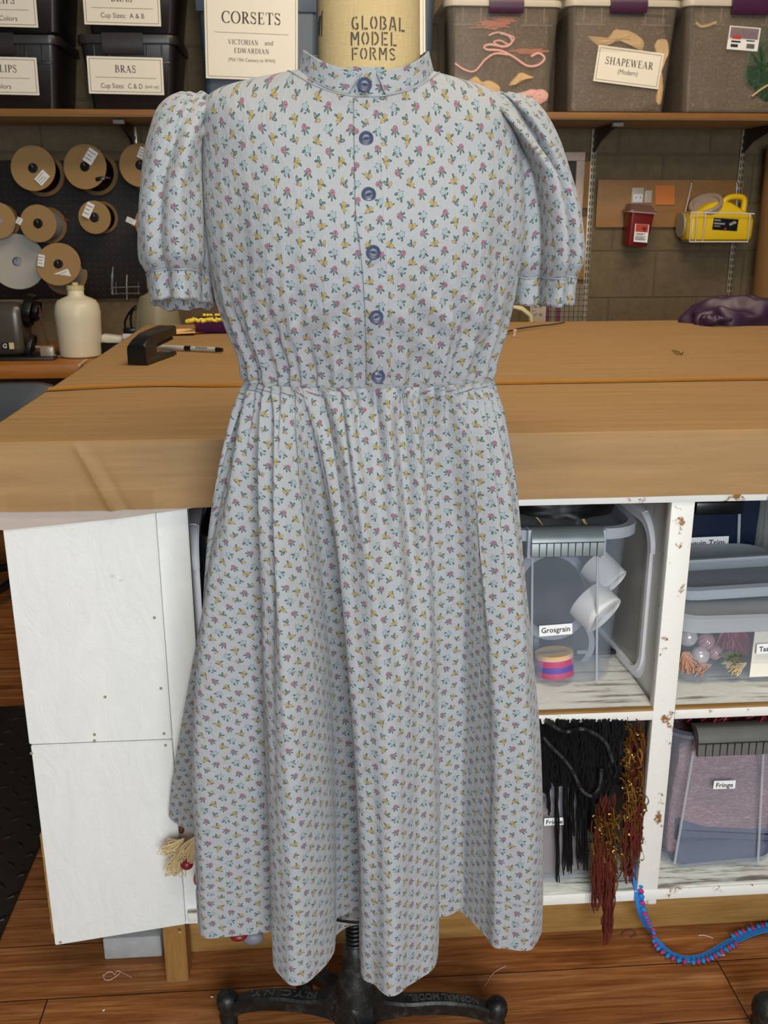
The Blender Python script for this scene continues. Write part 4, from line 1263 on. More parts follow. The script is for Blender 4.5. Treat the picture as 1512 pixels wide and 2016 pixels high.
# ------------------------------------------------------------------ the shelf over the back of the room
YS = 3.80
zsf = P(700, 231, YS).z
sh = thing('wall_shelf', 'long wooden shelf board on steel brackets carrying the storage bins', 'shelf', (.3, 4.0, zsf-.022))
zt0 = P(700, 218, YS).z
part('board', MB().bb(-2.2, 2.6, YS, YW-.002, zt0-.022, zt0, .002), 'shelfwood', sh)
part('lit_underside', MB().bb(-2.2, 2.6, YS+.004, YW-.002, zt0-.0242, zt0-.0222), 'lit_underside', sh)  # thin added panel, coloured lighter so the shelf bottom looks lit from below
def bracket(px, py_tip, y1, dx):
    """slotted upright on the wall with an arm under the shelf"""
    pass
def upright(px0, py0, px1, py1, label, w=11, tipx=None):
    a, b = P(px0, py0, YW-.018), P(px1, py1, YW-.018)
    u = thing('shelf_standard', label, 'shelf upright', (a.x, YW-.01, b.z), 'slotted shelf uprights')
    ww = w*mpp(4.18)
    part('channel', MB().bb(a.x-ww/2, a.x+ww/2, YW-.018, YW-.001, b.z, zt0-.026, .001), 'metal', u)
    sl = MB(); z = b.z+.02
    while z < zt0-.06:
        sl.bb(a.x-.0075, a.x-.0035, YW-.0195, YW-.0178, z, z+.016); sl.bb(a.x+.0035, a.x+.0075, YW-.0195, YW-.0178, z, z+.016); z += .0265
    part('slots', sl, 'black', u, smooth=False, kind='stuff')
    br = MB(); z1 = zt0-.027
    br.loft([[Vector((a.x-.004, y, zz)), Vector((a.x+.004, y, zz)), Vector((a.x+.004, y, z1)), Vector((a.x-.004, y, z1))]
             for y, zz in ((YW-.02, z1-.09), (YW-.10, z1-.052), (YW-.25, z1-.022), (YS+.07, z1-.014))])
    part('bracket', br, 'dkmetal', u)
    e = P(*(tipx or (px0, 239)), YS+.09)
    part('bracket_tip', MB().bb(a.x-.02, a.x+.02, YS+.065, YS+.095, z1-.016, z1-.002, .002), 'grey', u)
    return u
upright(1171, 270, 1158, 640, 'slotted metal shelf upright on the wall beside the puffed sleeve and red container')
upright(1466, 270, 1444, 640, 'slotted metal shelf upright behind the wire basket with the yellow jug', w=9)
upright(263, 262, 262, 300, 'short piece of slotted shelf upright above the row of cardboard spools')

def lidded_tub(name, label, px0, px1, py0, py1, yf, mats, group, latch=None, taper=.90, d=.34, lidh=.03, ribs=True, zbot=None, lid_over=.012, corner=.025, lid=True):
    """storage tub standing on the shelf; px0/px1 front edges at the top, py0 top of body, py1 bottom"""
    a, b = P(px0, py0, yf), P(px1, py0, yf); z1 = a.z; z0 = zt0+.0008 if zbot is None else zbot
    cx, w = (a.x+b.x)/2, b.x-a.x
    t = thing(name, label, 'storage bin', (cx, yf+d/2, z0), group)
    part('tub', tub(cx, yf, w, w*taper, d, d*taper, z0, z1-z0, corner), mats[0], t)
    if ribs:
        rb = MB()
        for k in (-.36, -.2, .2, .36):
            rb.bb(cx+k*w-.003, cx+k*w+.003, yf-.003, yf+.004, z1-.055, z1-.002, .001)
        rb.bb(cx-w*.44, cx-w*.16, yf-.002, yf+.006, z1-.062, z1-.056, .001); rb.bb(cx+w*.16, cx+w*.44, yf-.002, yf+.006, z1-.062, z1-.056, .001)
        part('ribs', rb, mats[0], t)
    if lid:
        L = MB().loft([rr(cx, yf+d/2, w+2*lid_over-.004, d+2*lid_over-.004, corner+lid_over, z1+.0005), rr(cx, yf+d/2, w+2*lid_over, d+2*lid_over, corner+lid_over, z1+.006),
                       rr(cx, yf+d/2, w+2*lid_over-.004, d+2*lid_over-.004, corner+lid_over, z1+lidh), rr(cx, yf+d/2, w-.03, d-.03, corner, z1+lidh+.004)])
        part('lid', L, mats[1], t)
    if latch:
        lx0, lx1, ly = latch
        p0, p1 = P(lx0, ly, yf-.02), P(lx1, ly, yf-.02)
        lt = MB().loft([[Vector((x, yf-.010, z1+lidh+.006)), Vector((x, yf-.022, z1+lidh+.004)), Vector((x, yf-.027, z1+.004)), Vector((x, yf-.020, p0.z+.006)), Vector((x, yf-.017, p0.z)), Vector((x, yf-.012, p0.z)), Vector((x, yf-.014, z1))] for x in (p0.x, p1.x)])
        part('latch', lt, mats[2], t)
    return t, cx, w, z0, z1
def px_card(t, px, py, wpx, hpx, yf, lines, tilt=0, border=False, mat='paper', rule=None, yaw=0, pitch=0, fit=.9):
    p = P(px, py, yf); k = mpp(yf)
    return card(t, 'paper_label', face_mat(p, tilt, yaw, pitch), wpx*k, hpx*k, [(s, st_, hh*k, y*k, *[r*k for r in rest]) for s, st_, hh, y, *rest in lines], mat, border, .0008, fit, None if rule is None else rule*k)

GD = 'dark lidded underwear bins'
dm = ('dkgrey', 'dkgreylid', 'dkgreylid')
yb = 3.85
# lower row
t, cx, w, z0, zl = lidded_tub('storage_bin', 'dark lidded bin with BRAS label for cup sizes C and D, standing on the shelf', 157, 344, 86, 212, yb, dm, GD, (203, 283, 106), .86)
px_card(t, 247.5, 149, 134, 62, yb-.012, [('BRAS', 'serif', 12, 11), ('Cup Sizes:  C & D', 'font', 8.4, -17, 74, -8), ('(and up)', 'font', 5.5, -17, 24, 46)], radians(.8), True, rule=-3.5)
t, cx, w, z0, zl2 = lidded_tub('storage_bin', 'dark lidded bin with SLIPS label standing directly on the shelf at its cropped end', -95, 110, 86, 212, yb, dm, GD, (-48, 30, 106), .88)
px_card(t, -3, 149, 138, 62, yb-.012, [('SLIPS', 'serif', 12, 12, 60, 14), ('Light Colors', 'font', 8.4, -17, 70, -8)], radians(.8), True, rule=-3.5)
zl += .035
# upper row
t, *_ = lidded_tub('storage_bin', 'dark lidded bin with BRAS label for cup sizes A and B, stacked on another', 152, 348, -62, 60, yb, dm, GD, (200, 283, -42), .86, zbot=zl)
px_card(t, 240, 12, 134, 62, yb-.012, [('BRAS', 'serif', 12, 13), ('Cup Sizes:  A & B', 'font', 8.4, -15, 76)], radians(.8), True, rule=-3.5)
t, *_ = lidded_tub('storage_bin', 'dark lidded bin with SLIPS label stacked on top of another at the shelf end', -95, 112, -62, 60, yb, dm, GD, (-48, 30, -42), .88, zbot=zl)
px_card(t, -8, 14, 140, 62, yb-.012, [('SLIPS', 'serif', 12, 12, 60, 14), ('Dark Colors', 'font', 8.4, -17, 74, 6)], radians(.8), True, rule=-3.5)
# the shine of clear tape is left to the plastic; blue bins
GB = 'slate blue bins'
t, *_ = lidded_tub('storage_bin', 'slate blue bin with a large CORSETS label in a clear sleeve', 383, 628, -80, 172, yb, ('blue', 'blue', 'blue'), GB, None, .94, ribs=False)
part('rim_band', MB().bb(P(386, 30, yb).x, P(624, 30, yb).x, yb-.008, yb+.002, P(500, 24, yb).z, P(500, -60, yb).z, .003), 'blue', t)
px_card(t, 495, 55, 166, 172, yb-.014, [('CORSETS', 'serif', 19, 16, 106, 0), ('VICTORIAN', 'serif', 8.2, -24, 54, -15), ('and', 'font', 8, -23.5, 18, 31), ('EDWARDIAN', 'serif', 8.2, -38, 66, 0), ('(Mid 19th Century to WWI)', 'font', 6.2, -53, 84)], radians(1.6), True, rule=-9)
px_card(t, 488, 155, 40, 1.5, yb-.013, [], radians(-2), mat='clear')
t, *_ = lidded_tub('storage_bin', 'slate blue bin mostly hidden behind the linen neck of the dress form', 662, 858, -80, 172, yb, ('blue', 'blue', 'blue'), GB, None, .94, ribs=False)
px_card(t, 752, 50, 158, 172, yb-.014, [], radians(-1.0), True)

# clear tubs
GC = 'clear tubs with plum latches'
cm = ('clearwarm', 'rimwarm', 'purple')
def pile(name, label, cx, yf, w, d, z0, h, mat, seed, cat='cloth pile', amp=.03, wave=0.0):
    mb = MB()
    nu, nv = 60, 40
    R = []
    for j in range(nv):
        v = j/(nv-1); ring = []
        for q in rr(cx, yf+d/2, w*(.93+.05*v), d*(.93+.05*v), .02, z0+.004+h*min(1, v*1.15), 12):
            k = 1.0 if v < .87 else max(.02, (1-v)/.13)
            q = Vector((cx+(q.x-cx)*k, yf+d/2+(q.y-yf-d/2)*k, q.z))
            n_ = mnoise.noise_vector(q*14+Vector((seed, 0, 0)))*amp*.35+mnoise.noise_vector(q*40+Vector((seed, 5, 0)))*amp*.15
            f = q+n_
            f.y = max(f.y, yf+.006); f.x = max(cx-w/2*.93+.002, min(cx+w/2*.93-.002, f.x)); f.z = max(z0+.0035, f.z)
            if wave and v > .45: f.z += wave*(mnoise.noise(Vector((f.x*13, f.y*6, seed+2.5)))+.35*mnoise.noise(Vector((f.x*40, f.y*12, seed))))*min(1, (v-.45)/.2)
            if v > .8: f.z += amp*mnoise.noise(Vector((q.x*20, q.y*20, seed)))
            ring.append(f)
        R.append(ring)
    mb.loft(R)
    return solo(name, mb, mat, label, cat, kind='stuff', smooth=True)
ycl = 3.83
def clear_tub(label, px0, px1, latch, seed):
    t, cx, w, z0, z1 = lidded_tub('clear_storage_tub', label, px0, px1, 12, 218, ycl, cm, GC, latch, .90, d=.34, lidh=.022)
    return t, cx, w, z0, z1
def strap(name, pts, y, r, mat, label, cat='strap', group=None):
    q = [P(a, b, y+(c[0] if c else 0)) for a, b, *c in pts]
    return solo(name, MB().tube(cr([tuple(v) for v in q], 60), r, 6), mat, label, cat, group)
t1, cx, w, z0, z1 = clear_tub('clear tub of tangled straps and brown lace, nearest to the dress form neck', 880, 1103, (963, 1031, 24), 1)
pile('lace_pile', 'heap of brown lace cloth inside the clear tub nearest the neck', cx, ycl+.012, w*.9, .31, z0+.006, .385, 'brownlace', 1)
yq = ycl+.010
GS = 'straps in the clear tub'
strap('strap', [(895, 125), (915, 138), (935, 140), (955, 118), (975, 106), (1000, 108)], yq, .0045, 'pinkstrap', 'long pale pink strap curving low across the tangled tub', group=GS)
strap('strap', [(985, 66), (1000, 70), (1008, 82), (995, 92), (965, 88), (953, 92), (958, 98), (985, 100), (1010, 112), (1038, 130), (1060, 128), (1072, 115), (1060, 105), (1045, 112)], yq, .005, 'pinkstrap', 'looped pink strap in the middle of the tangled tub', group=GS)
strap('strap', [(962, 70), (980, 64), (1003, 70), (1012, 76), (1002, 88), (985, 80), (972, 84), (990, 94)], yq, .004, 'pinkstrap', 'small coiled pink strap high in the tangled tub', group=GS)
for k in range(3):
    x0, y0, x1, y1, lb = ((922, 40, 1015, 60, 'coral red trim bunched under the plum latch'), (1005, 95, 1085, 108, 'coral red trim beside the looped pink strap'), (960, 30, 1020, 45, 'short coral red trim at the rim of the tangled tub'))[k]
    pts = [(x0+(x1-x0)*(.5+.5*n1(i*.9, k*3.1)*1.8), y0+(y1-y0)*(.5+.8*n1(i*.8, k*3+9))) for i in range(26)]
    q = [P(a, b, yq+.004) for a, b in pts]
    solo('lace_trim', MB().tube(cr([tuple(v) for v in q], 120), .0022, 5), 'coral', lb, 'trim', 'coral trims in the clear tub', kind='thing')
def scrap(name, pts, y, mat, label, cat='cloth'):
    """a crumpled scrap of cloth: outline given where it lies against the plastic"""
    q = [P(a, b, y) for a, b in pts]; c = sum(q, Vector())/len(q); n = len(q)
    q = [Vector(p) for p in cr([tuple(v) for v in q], 36, True)]
    mb = MB(); R = []
    for k, yy in ((1.0, .014), (1.0, .006), (.85, .0), (.5, -.002), (.02, -.002)):
        R.append([c+(p-c)*k+Vector((0, yy+.005*mnoise.noise(p*45+Vector((0, k*3, 0))), .003*mnoise.noise(p*60))) for p in q])
    mb.loft(R)
    return solo(name, mb, mat, label, cat)
scrap('cloth_scrap', [(912, 168), (935, 150), (950, 160), (965, 158), (985, 172), (975, 190), (940, 186), (918, 182)], yq, 'beige', 'cream cloth scrap lying at the bottom of the tangled tub')
scrap('cloth_scrap', [(1003, 165), (1025, 142), (1042, 148), (1052, 152), (1030, 160), (1012, 168)], yq, 'beige', 'folded cream cloth above the pale straps in the tangled tub')
scrap('cloth_scrap', [(1015, 185), (1050, 175), (1078, 180), (1076, 198), (1050, 208), (1020, 196)], yq, 'pinkstrap', 'pale pink cloth bundle in the lower corner of the tangled tub')
t2, cx, w, z0, z1 = clear_tub('clear tub labelled SHAPEWEAR with beige garments pressed inside', 1120, 1337, (1202, 1274, 24), 2)
pile('lace_pile', 'heap of brown lace cloth behind the SHAPEWEAR label', cx, ycl+.012, w*.9, .31, z0+.006, .36, 'brownlace', 2)
px_card(t2, 1237.5, 132.5, 126, 62, ycl+.008, [('SHAPEWEAR', 'serif', 12.5, 7, 92), ('(Modern)', 'font', 8.6, -9, 38)], radians(6.2), True)
scrap('cloth_scrap', [(1158, 70), (1180, 78), (1200, 72), (1212, 58), (1245, 62), (1268, 82), (1262, 100), (1240, 80), (1215, 82), (1185, 92)], yq, 'beige', 'beige garment curling above the SHAPEWEAR label')
scrap('cloth_scrap', [(1290, 88), (1312, 76), (1318, 100), (1300, 130), (1306, 170), (1302, 205), (1292, 195), (1300, 150)], yq, 'beige', 'beige garment hanging down beside the SHAPEWEAR label')
t3, cx, w, z0, z1 = clear_tub('clear tub with product sticker and green cloth at the cropped end of the shelf', 1353, 1580, (1440, 1516, 27), 3)
pile('lace_pile', 'heap of brown lace cloth in the tub with the product sticker', cx, ycl+.012, w*.9, .31, z0+.006, .37, 'brownlace', 3)
st_ = px_card(t3, 1464, 76, 60, 40, ycl+.006, [], radians(3.5), mat='white')
k = mpp(ycl); m = face_mat(P(1464, 76, ycl+.0045), radians(3.5))
pc = MB().box((0, 9*k, .0004), (54*k, 18*k, .0005), mat=m); part('sticker_picture', pc, plain('sticker_photo', '#7d6a72', .4, var=.4, scale=90), st_, smooth=False)
sm = MB()
for i in range(14): sm.box(((8+i*1.1)*k, -12*k, .0004), (.5*k*(1+i % 2), 8*k, .0005), mat=m)
sm.box((-14*k, -6*k, .0004), (18*k, 3*k, .0005), mat=m); sm.box((-16*k, -13*k, .0004), (14*k, 5*k, .0005), mat=m); sm.box((14*k, -3*k, .0004), (16*k, 2*k, .0005), mat=m)
part('sticker_print', sm, 'ink', st_, smooth=False)
part('sticker_print', MB().box((-14*k, 1.5*k, .0009), (17*k, 6*k, .0005), mat=m), 'inkred', st_, smooth=False)
scrap('cloth_scrap', [(1488, 60), (1530, 62), (1540, 150), (1515, 200), (1480, 175), (1466, 150), (1472, 110)], yq, 'greencloth', 'green cloth bunched in the tub with the product sticker')
strap('strap', [(1480, 190), (1500, 175), (1525, 160)], yq-.002, .004, 'beige', 'cream strap crossing the green cloth', group=GS)
strap('strap', [(1370, 45), (1380, 52), (1395, 50), (1410, 44)], yq-.002, .0055, 'beige', 'cream strap near the rim of the tub with the product sticker', group=GS)

# ------------------------------------------------------------------ pegboard with spools of cord
pg = solo('pegboard', MB().bb(P(-420, 400, YW-.02).x, P(470, 400, YW-.02).x, YW-.02, YW-.012, P(100, 588, YW-.02).z, P(100, 316, YW-.02).z, .001), 'peg', 'dark brown pegboard on the block wall holding the spools', 'pegboard')
GP = 'spools of cord on the pegboard'
def spool(px, py, r, ox, oy, label, core='black', tags=(), face='card', ln=.13):
    """flanged spool on a peg; its back flange shows at the offset"""
    yf, ybk = YW-.03-ln, YW-.026
    f, b = P(px, py, yf), P(px+ox, py+oy, ybk)
    R = r*mpp(yf); d = (b-f); L = d.length
    q = Vector((0, 0, 1)).rotation_difference(d)
    m = Matrix.Translation(f) @ q.to_matrix().to_4x4()
    t = thing('cord_spool', label, 'spool', f, GP)
    part('front_flange', MB().lathe([(.016, 0), (R-.001, 0), (R, .001), (R, .003), (R-.001, .004), (.016, .004)], 40, m), face, t)
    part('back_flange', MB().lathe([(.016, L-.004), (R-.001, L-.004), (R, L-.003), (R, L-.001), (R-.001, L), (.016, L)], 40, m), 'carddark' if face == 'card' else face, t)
    wd = MB(); pr = [(.02, .004)]
    for i in range(24): pr += [(R*.80, .006+(L-.012)*(i+.1)/24), (R*.82, .006+(L-.012)*(i+.5)/24), (R*.80, .006+(L-.012)*(i+.9)/24)]
    wd.lathe(pr+[(.02, L-.004)], 32, m)
    part('wound_cord', wd, core, t)
    hb = MB().lathe([(.0185, -.002), (.0185, .002), (.013, .002), (.010, .02), (1e-4, .02)], 24, m)
    hb.lathe([(.0185, -.002), (.013, -.0025), (.013, .01)], 24, m, (False, False))
    part('hub', hb, 'black', t)
    part('peg_hook', MB().tube([f+Vector((0, -.014, .012)), f+Vector((0, -.008, .004)), f+Vector((0, .02, .002))], .002, 6), 'metal', t)
    for (tx, ty, tw, th_, a) in tags:
        kk = mpp(yf); px_ = P(tx, ty, yf-.013)
        nrm = d.normalized()
        mm = Matrix.Translation(px_) @ q.to_matrix().to_4x4() @ Matrix.Rotation(pi, 4, 'X')
        base = Matrix.Rotation(a, 4, 'Z')
        dummy = face_mat(px_, 0)
        mt = face_mat(px_, a, 0)
        tg = part('price_tag', MB().box((0, 0, .0004), (tw*kk, th_*kk, .0008), mat=mt), 'white', t, smooth=False)
        ln_ = MB()
        for i, l_ in enumerate((.8, .55, .7)): ln_.box((-(1-l_)*.3*tw*kk, (.28-.26*i)*th_*kk, .001), (tw*kk*l_, th_*kk*.07, .0004), mat=mt)
        part('tag_print', ln_, 'grey', tg, smooth=False)
    return t
cgrey = plain('grey_cord', '#6f6d68', .8, var=.15, scale=80)
spool(65, 331, 40.5, 20, 13, 'large cardboard spool of black cord, first in the upper row from the cropped side', 'black', [(83, 350, 24, 17, radians(-45))])
spool(167, 328, 40.5, 25, 14, 'large cardboard spool of black cord with a loose black end, in the upper row', 'black', [(178, 308, 18, 26, radians(35))])
spool(276, 325, 39, 16, 12, 'cardboard spool in the upper row partly behind the puffed sleeve', cgrey, [(281, 302, 16, 20, radians(25))])
spool(-6, 434, 33, 10, 2, 'cardboard spool of grey cord cut off by the picture edge', cgrey)
spool(75, 440, 34, 22, 4, 'cardboard spool of grey cord in the middle row with red clip', cgrey, [(38, 435, 10, 12, radians(30))])
spool(186, 428, 30, 16, 0, 'smallest cardboard spool of black cord in the middle row', 'black', [(174, 414, 14, 28, radians(28))])
spool(300, 440, 33, 12, 4, 'cardboard spool in the middle row almost hidden by the sleeve', cgrey, [(258, 435, 18, 10, radians(25))])
spool(115, 520, 41, 15, 20, 'cardboard spool of grey cord in the lower row with two tags', cgrey, [(124, 543, 28, 18, radians(-20)), (81, 513, 12, 22, radians(12))])
spool(34, 515, 51, 2, 1, 'large pale grey plastic reel hanging flat in the lower row', 'grey', (), plain('pale_reel', '#a29a8c', .5, var=.04), .05)
solo('ribbon_end', MB().box(P(197, 352, YW-.175), (.034, .003, .016), Matrix.Rotation(radians(-12), 3, 'Y'), .001), 'black', 'loose black ribbon end hanging from an upper spool', 'ribbon')
def clip(x, y, y_, lb):
    t = thing('cord_clip', lb, 'clip', P(x, y, y_), 'red clips on cord ends')
    part('clip_body', MB().ball(P(x, y, y_), .006, 10, (1.2, .8, .8)), 'redball', t)
    part('clip_pin', MB().tube([P(x-6, y-2, y_), P(x+7, y+1, y_)], .0015, 6), 'brightmetal', t)
clip(130, 433, YW-.1, 'small red clip on the grey cord end of the middle row spool')
clip(264, 446, YW-.17, 'small red clip beside the puffed sleeve')
clip(210, 350, YW-.178, 'small shiny clip on the loose black ribbon end')
# wire tool rack on the pegboard
rk = thing('wire_rack', 'small chrome wire tool rack hanging on the pegboard beside the sleeve', 'rack', P(247, 590, YW-.03))
r_ = MB()
for x in (222, 228, 250, 272):
    r_.tube([P(x, 556, YW-.022), P(x, 556, YW-.06), P(x+1, 580, YW-.065), P(x+1, 580, YW-.022)], .0022, 6)
r_.tube([P(220, 566, YW-.06), P(276, 564, YW-.06)], .002, 6); r_.tube([P(220, 578, YW-.06), P(276, 577, YW-.06)], .002, 6)
part('wire_frame', r_, 'brightmetal', rk)
part('hook', MB().tube([P(219, 578, YW-.05), P(220, 545, YW-.055), P(223, 525, YW-.05), P(221, 580, YW-.062)], .0022, 6), 'brightmetal', rk)
part('hook', MB().tube([P(250, 590, YW-.05), P(249, 560, YW-.06), P(250, 541, YW-.05)], .003, 6), 'metal', rk)

# ------------------------------------------------------------------ sewing bench at the back
ZB = .75
yb0 = PZ(60, 718, ZB).y
zlow = P(60, 746, yb0).z
bn = thing('sewing_bench', 'orange stained wooden bench under the spools carrying the sewing machine', 'bench', (-1.3, 3.8, 0))
part('bench_top', MB().bb(-2.6, -.30, yb0, YW-.02, zlow, ZB, .004), 'orangewood', bn)
for x in (-2.5, -.36):
    for y in (yb0+.06, YW-.1): part('leg', MB().bb(x-.03, x+.03, y-.03, y+.03, .0005, zlow, .002), 'rawleg', bn)
part('back_rail', MB().bb(-2.4, -.4, YW-.10, YW-.06, .35, .45), 'dkmetal', bn)
yj = PZ(155, 707, ZB).y+.075
jg = P(155, 640, yj); rj = 42.5*mpp(yj); zj = P(155, 560, yj).z
j = thing('plastic_jug', 'milky white plastic jug with screw cap standing on the sewing bench', 'jug', (jg.x, yj, ZB))
kz = (P(155, 557, yj).z-ZB-.001)
def kp(py): return ZB+.0008+(707-py)/(707-557)*kz - ZB
mj = Matrix.Translation((jg.x, yj, ZB))
part('bottle', MB().lathe([(1e-4, .001), (rj*.82, .0008), (rj*.92, .006), (rj*.95, .02), (rj*.97, kp(660)), (rj*1.0, kp(630)), (rj*1.02, kp(618)), (rj*1.0, kp(612)), (rj*.96, kp(601)), (rj*.84, kp(592)), (rj*.62, kp(587)), (rj*.40, kp(583)), (rj*.355, kp(580)), (rj*.355, kp(572)), (rj*.34, kp(571)), (rj*.34, kp(566)), (1e-4, kp(566))], 40, mj), 'hdpe', j)
cp = MB(); R_ = []
for z in (kp(571), kp(562)): R_.append([Vector((rj*.36*(1+(.05 if q % 2 else 0))*cos(2*pi*q/40), rj*.36*(1+(.05 if q % 2 else 0))*sin(2*pi*q/40), z)) for q in range(40)])
cp.loft(R_, mat=mj); cp.lathe([(rj*.33, kp(562)), (rj*.14, kp(561)), (rj*.14, kp(556)), (1e-4, kp(555))], 24, mj)
part('cap', cp, 'cream', j)
# second container half behind the sleeve
y2 = 3.55; g2 = P(312, 640, y2); r2 = 46*mpp(y2); zt2 = P(312, 580, y2).z-ZB
j2 = thing('plastic_jug', 'pale plastic jug half hidden under the puffed sleeve behind the table', 'jug', (g2.x, y2, ZB))
part('bottle', MB().lathe([(1e-4, .001), (r2*.95, .001), (r2, .02), (r2*.98, zt2*.45), (r2*.86, zt2*.8), (r2*.70, zt2*.97), (r2*.5, zt2), (r2*.34, zt2*1.04), (r2*.34, zt2*1.14), (1e-4, zt2*1.15)], 36, Matrix.Translation((g2.x, y2, ZB))), plain('pale_jug', '#8d8468', .4, var=.05), j2)
part('cap', MB().lathe([(r2*.36, zt2*1.1), (r2*.36, zt2*1.25), (1e-4, zt2*1.25)], 24, Matrix.Translation((g2.x, y2, ZB))), 'cream', j2)
# sewing machine
ym = PZ(40, 712, ZB).y+.09
def Q(x, y, dy=0): return P(x, y, ym+dy)
sm_ = thing('sewing_machine', 'old grey enamel sewing machine head with black handwheel and brown belt on the bench', 'sewing machine', (Q(20, 700).x, ym, ZB))
xa, xb_ = Q(-70, 650).x, Q(50, 650).x; zt_, zb2 = Q(30, 592).z, ZB+.012
b1 = MB()
R_ = []
for x, k in ((xa, .9), (xa+.02, 1), (xb_-.03, 1), (xb_-.008, .96), (xb_, .86)):
    hz, cz = (zt_-zb2)/2*k, (zt_+zb2)/2
    ring = [Vector((x, ym+.02+.07*k*math.copysign(abs(cos(2*pi*q/32))**.45, cos(2*pi*q/32)), cz+hz*math.copysign(abs(sin(2*pi*q/32))**.45, sin(2*pi*q/32)))) for q in range(32)]
    R_.append(ring)
b1.loft(R_)
part('body', b1, 'mach', sm_)
part('base_plate', MB().bb(xa, Q(117, 712).x, ym-.075, ym+.09, ZB+.0006, ZB+.012, .002), 'dkmetal', sm_)
def wheelx(x, y, r, w, dy, mat, name, par=None):
    c = Q(x, y, dy); R = r*mpp(ym)
    m = Matrix.Translation(c) @ Matrix.Rotation(pi/2+.25, 4, 'Y')
    return part(name, MB().lathe([(1e-4, -w), (R*.55, -w), (R*.62, -w*.5), (R*.82, -w*.5), (R*.88, -w), (R*.97, -w*.9), (R, 0), (R*.97, w*.9), (R*.88, w), (R*.8, w*.4), (R*.5, w*.4), (R*.3, w), (1e-4, w)], 36, m), mat, par or sm_)
hw = wheelx(58, 612, 32, .016, .02, 'black', 'handwheel')
wheelx(72, 612, 20, .010, .02, 'black', 'pulley')
wheelx(62, 682, 24, .008, .0, 'dkmetal', 'motor_wheel')
mb = MB(); c0, c1 = Q(74, 612, .02), Q(90, 690, .02)
lp = [Q(66, 600, .02), Q(70, 592, .02), Q(75, 597, .02), Q(84, 640, .02), Q(96, 684, .02), Q(90, 694, .02), Q(80, 684, .02), Q(68, 630, .02)]
part('drive_belt', MB().tube(cr([tuple(p) for p in lp], 50, True), .0035, 6, True), 'brown', sm_)
mc = MB()
mc.box(Q(94, 694, -.02), (.05, .03, .05), None, .006); mc.tube([Q(70, 683, -.02), Q(104, 684, -.02)], .005, 8); mc.tube([Q(97, 712, -.03), Q(96, 690, -.03), Q(103, 680, -.03)], .005, 8)
mc.box(Q(70, 715, -.05), (.07, .02, .008), None, .003); mc.tube([Q(96, 699, -.03), Q(110, 701, -.02), Q(124, 702, .02)], .004, 8)
part('winder', mc, 'metal', sm_)
em = face_mat(Q(15, 681, -.0525), 0); k = mpp(ym)
ep = part('emblem', MB().box((-4.5*k, 0, .0004), (13*k, 12*k, .001), mat=em), 'black', sm_, smooth=False)
av = arc(0, 0, 3.6*k, 3.6*k, 30, 330, 18)
ring = MB(); 
for i in range(18): pass
ring.tube([em @ Vector((x-4.5*k, y, .0011)) for x, y in av], .8*k, 5); ring.box((-3*k, -.6*k, .0012), (3*k, 1.2*k, .0006), mat=em)
part('emblem_mark', ring, 'white', ep)
part('emblem', MB().box((7.5*k, 0, .0004), (9*k, 12*k, .001), mat=em), 'cream', sm_, smooth=False)
# clutter beside the jug
solo('chalk_pencil', MB().tube([PZ(156, 719, ZB+.0055), PZ(170, 709, ZB+.0055)], .005, 8), 'cream', 'short yellow pencil stub lying on the bench before the jug', 'pencil')
bx = PZ(214, 702, ZB); bt = thing('black_tray', 'small black tray with white papers on the bench behind the table edge', 'tray', (bx.x+.02, bx.y+.06, ZB))
a_, b_ = P(199, 700, bx.y), P(246, 675, bx.y)
part('tray_body', tub((a_.x+b_.x)/2, bx.y, b_.x-a_.x, (b_.x-a_.x)*.97, .12, .12, ZB+.0006, b_.z-ZB, .006), 'black', bt)
solo('paper_bag', MB().box(P(222, 667, bx.y+.05), (.075, .05, .03), Matrix.Rotation(.12, 3, 'Y'), .006), 'paper', 'crumpled white paper packet lying on the black tray', 'paper')
pl_ = P(252, 658, 3.6)
ca = thing('power_cable', 'black looped power cable with white plug hanging beside the pale jug', 'cable', (pl_.x, 3.6, pl_.z))
part('cord', MB().tube(cr([tuple(P(x, y, 3.62)) for x, y in ((268, 602), (255, 615), (246, 635), (250, 655), (262, 660), (258, 640), (258, 620), (266, 606), (272, 630), (266, 655))], 60), .0042, 8), 'black', ca)
part('plug', MB().box(P(252, 662, 3.6), (.035, .03, .02), None, .004), 'white', ca)
part('adapter', MB().box(P(256, 651, 3.61), (.045, .03, .02), None, .003), 'black', ca)
# charcoal chair between the table corner and the bench: its backrest shows
cyy = 2.90; tp_ = P(60, 757, cyy); cxx = P(-10, 780, cyy).x; zt_ = tp_.z
ch = thing('work_chair', 'charcoal work chair with rounded backrest at the picture edge beyond the table corner', 'chair', (cxx, cyy, 0))
def back_ring(y, w, z0, z1, r):
    out = []
    for v in rr(cxx, (z0+z1)/2, w, z1-z0, r, 0, 8):
        out.append(Vector((v.x, y+.35*(v.x-cxx)**2, v.y)))
    return out
part('backrest', MB().loft([back_ring(cyy+.05, .40, .50, zt_-.02, .09), back_ring(cyy+.04, .46, .47, zt_, .12), back_ring(cyy+.01, .46, .47, zt_, .12), back_ring(cyy, .42, .49, zt_-.015, .10), back_ring(cyy-.004, .2, .56, zt_-.08, .06)]), 'chair', ch)
part('seat', MB().loft([rr(cxx, cyy+.30, .42, .40, .10, .43, 8), rr(cxx, cyy+.30, .46, .44, .12, .445, 8), rr(cxx, cyy+.30, .46, .44, .12, .475, 8), rr(cxx, cyy+.30, .42, .40, .11, .49, 8)]), 'chair', ch)
part('back_bar', MB().tube([(cxx, cyy+.06, .62), (cxx, cyy+.04, .44), (cxx, cyy+.2, .415)], .014, 8), 'black', ch)
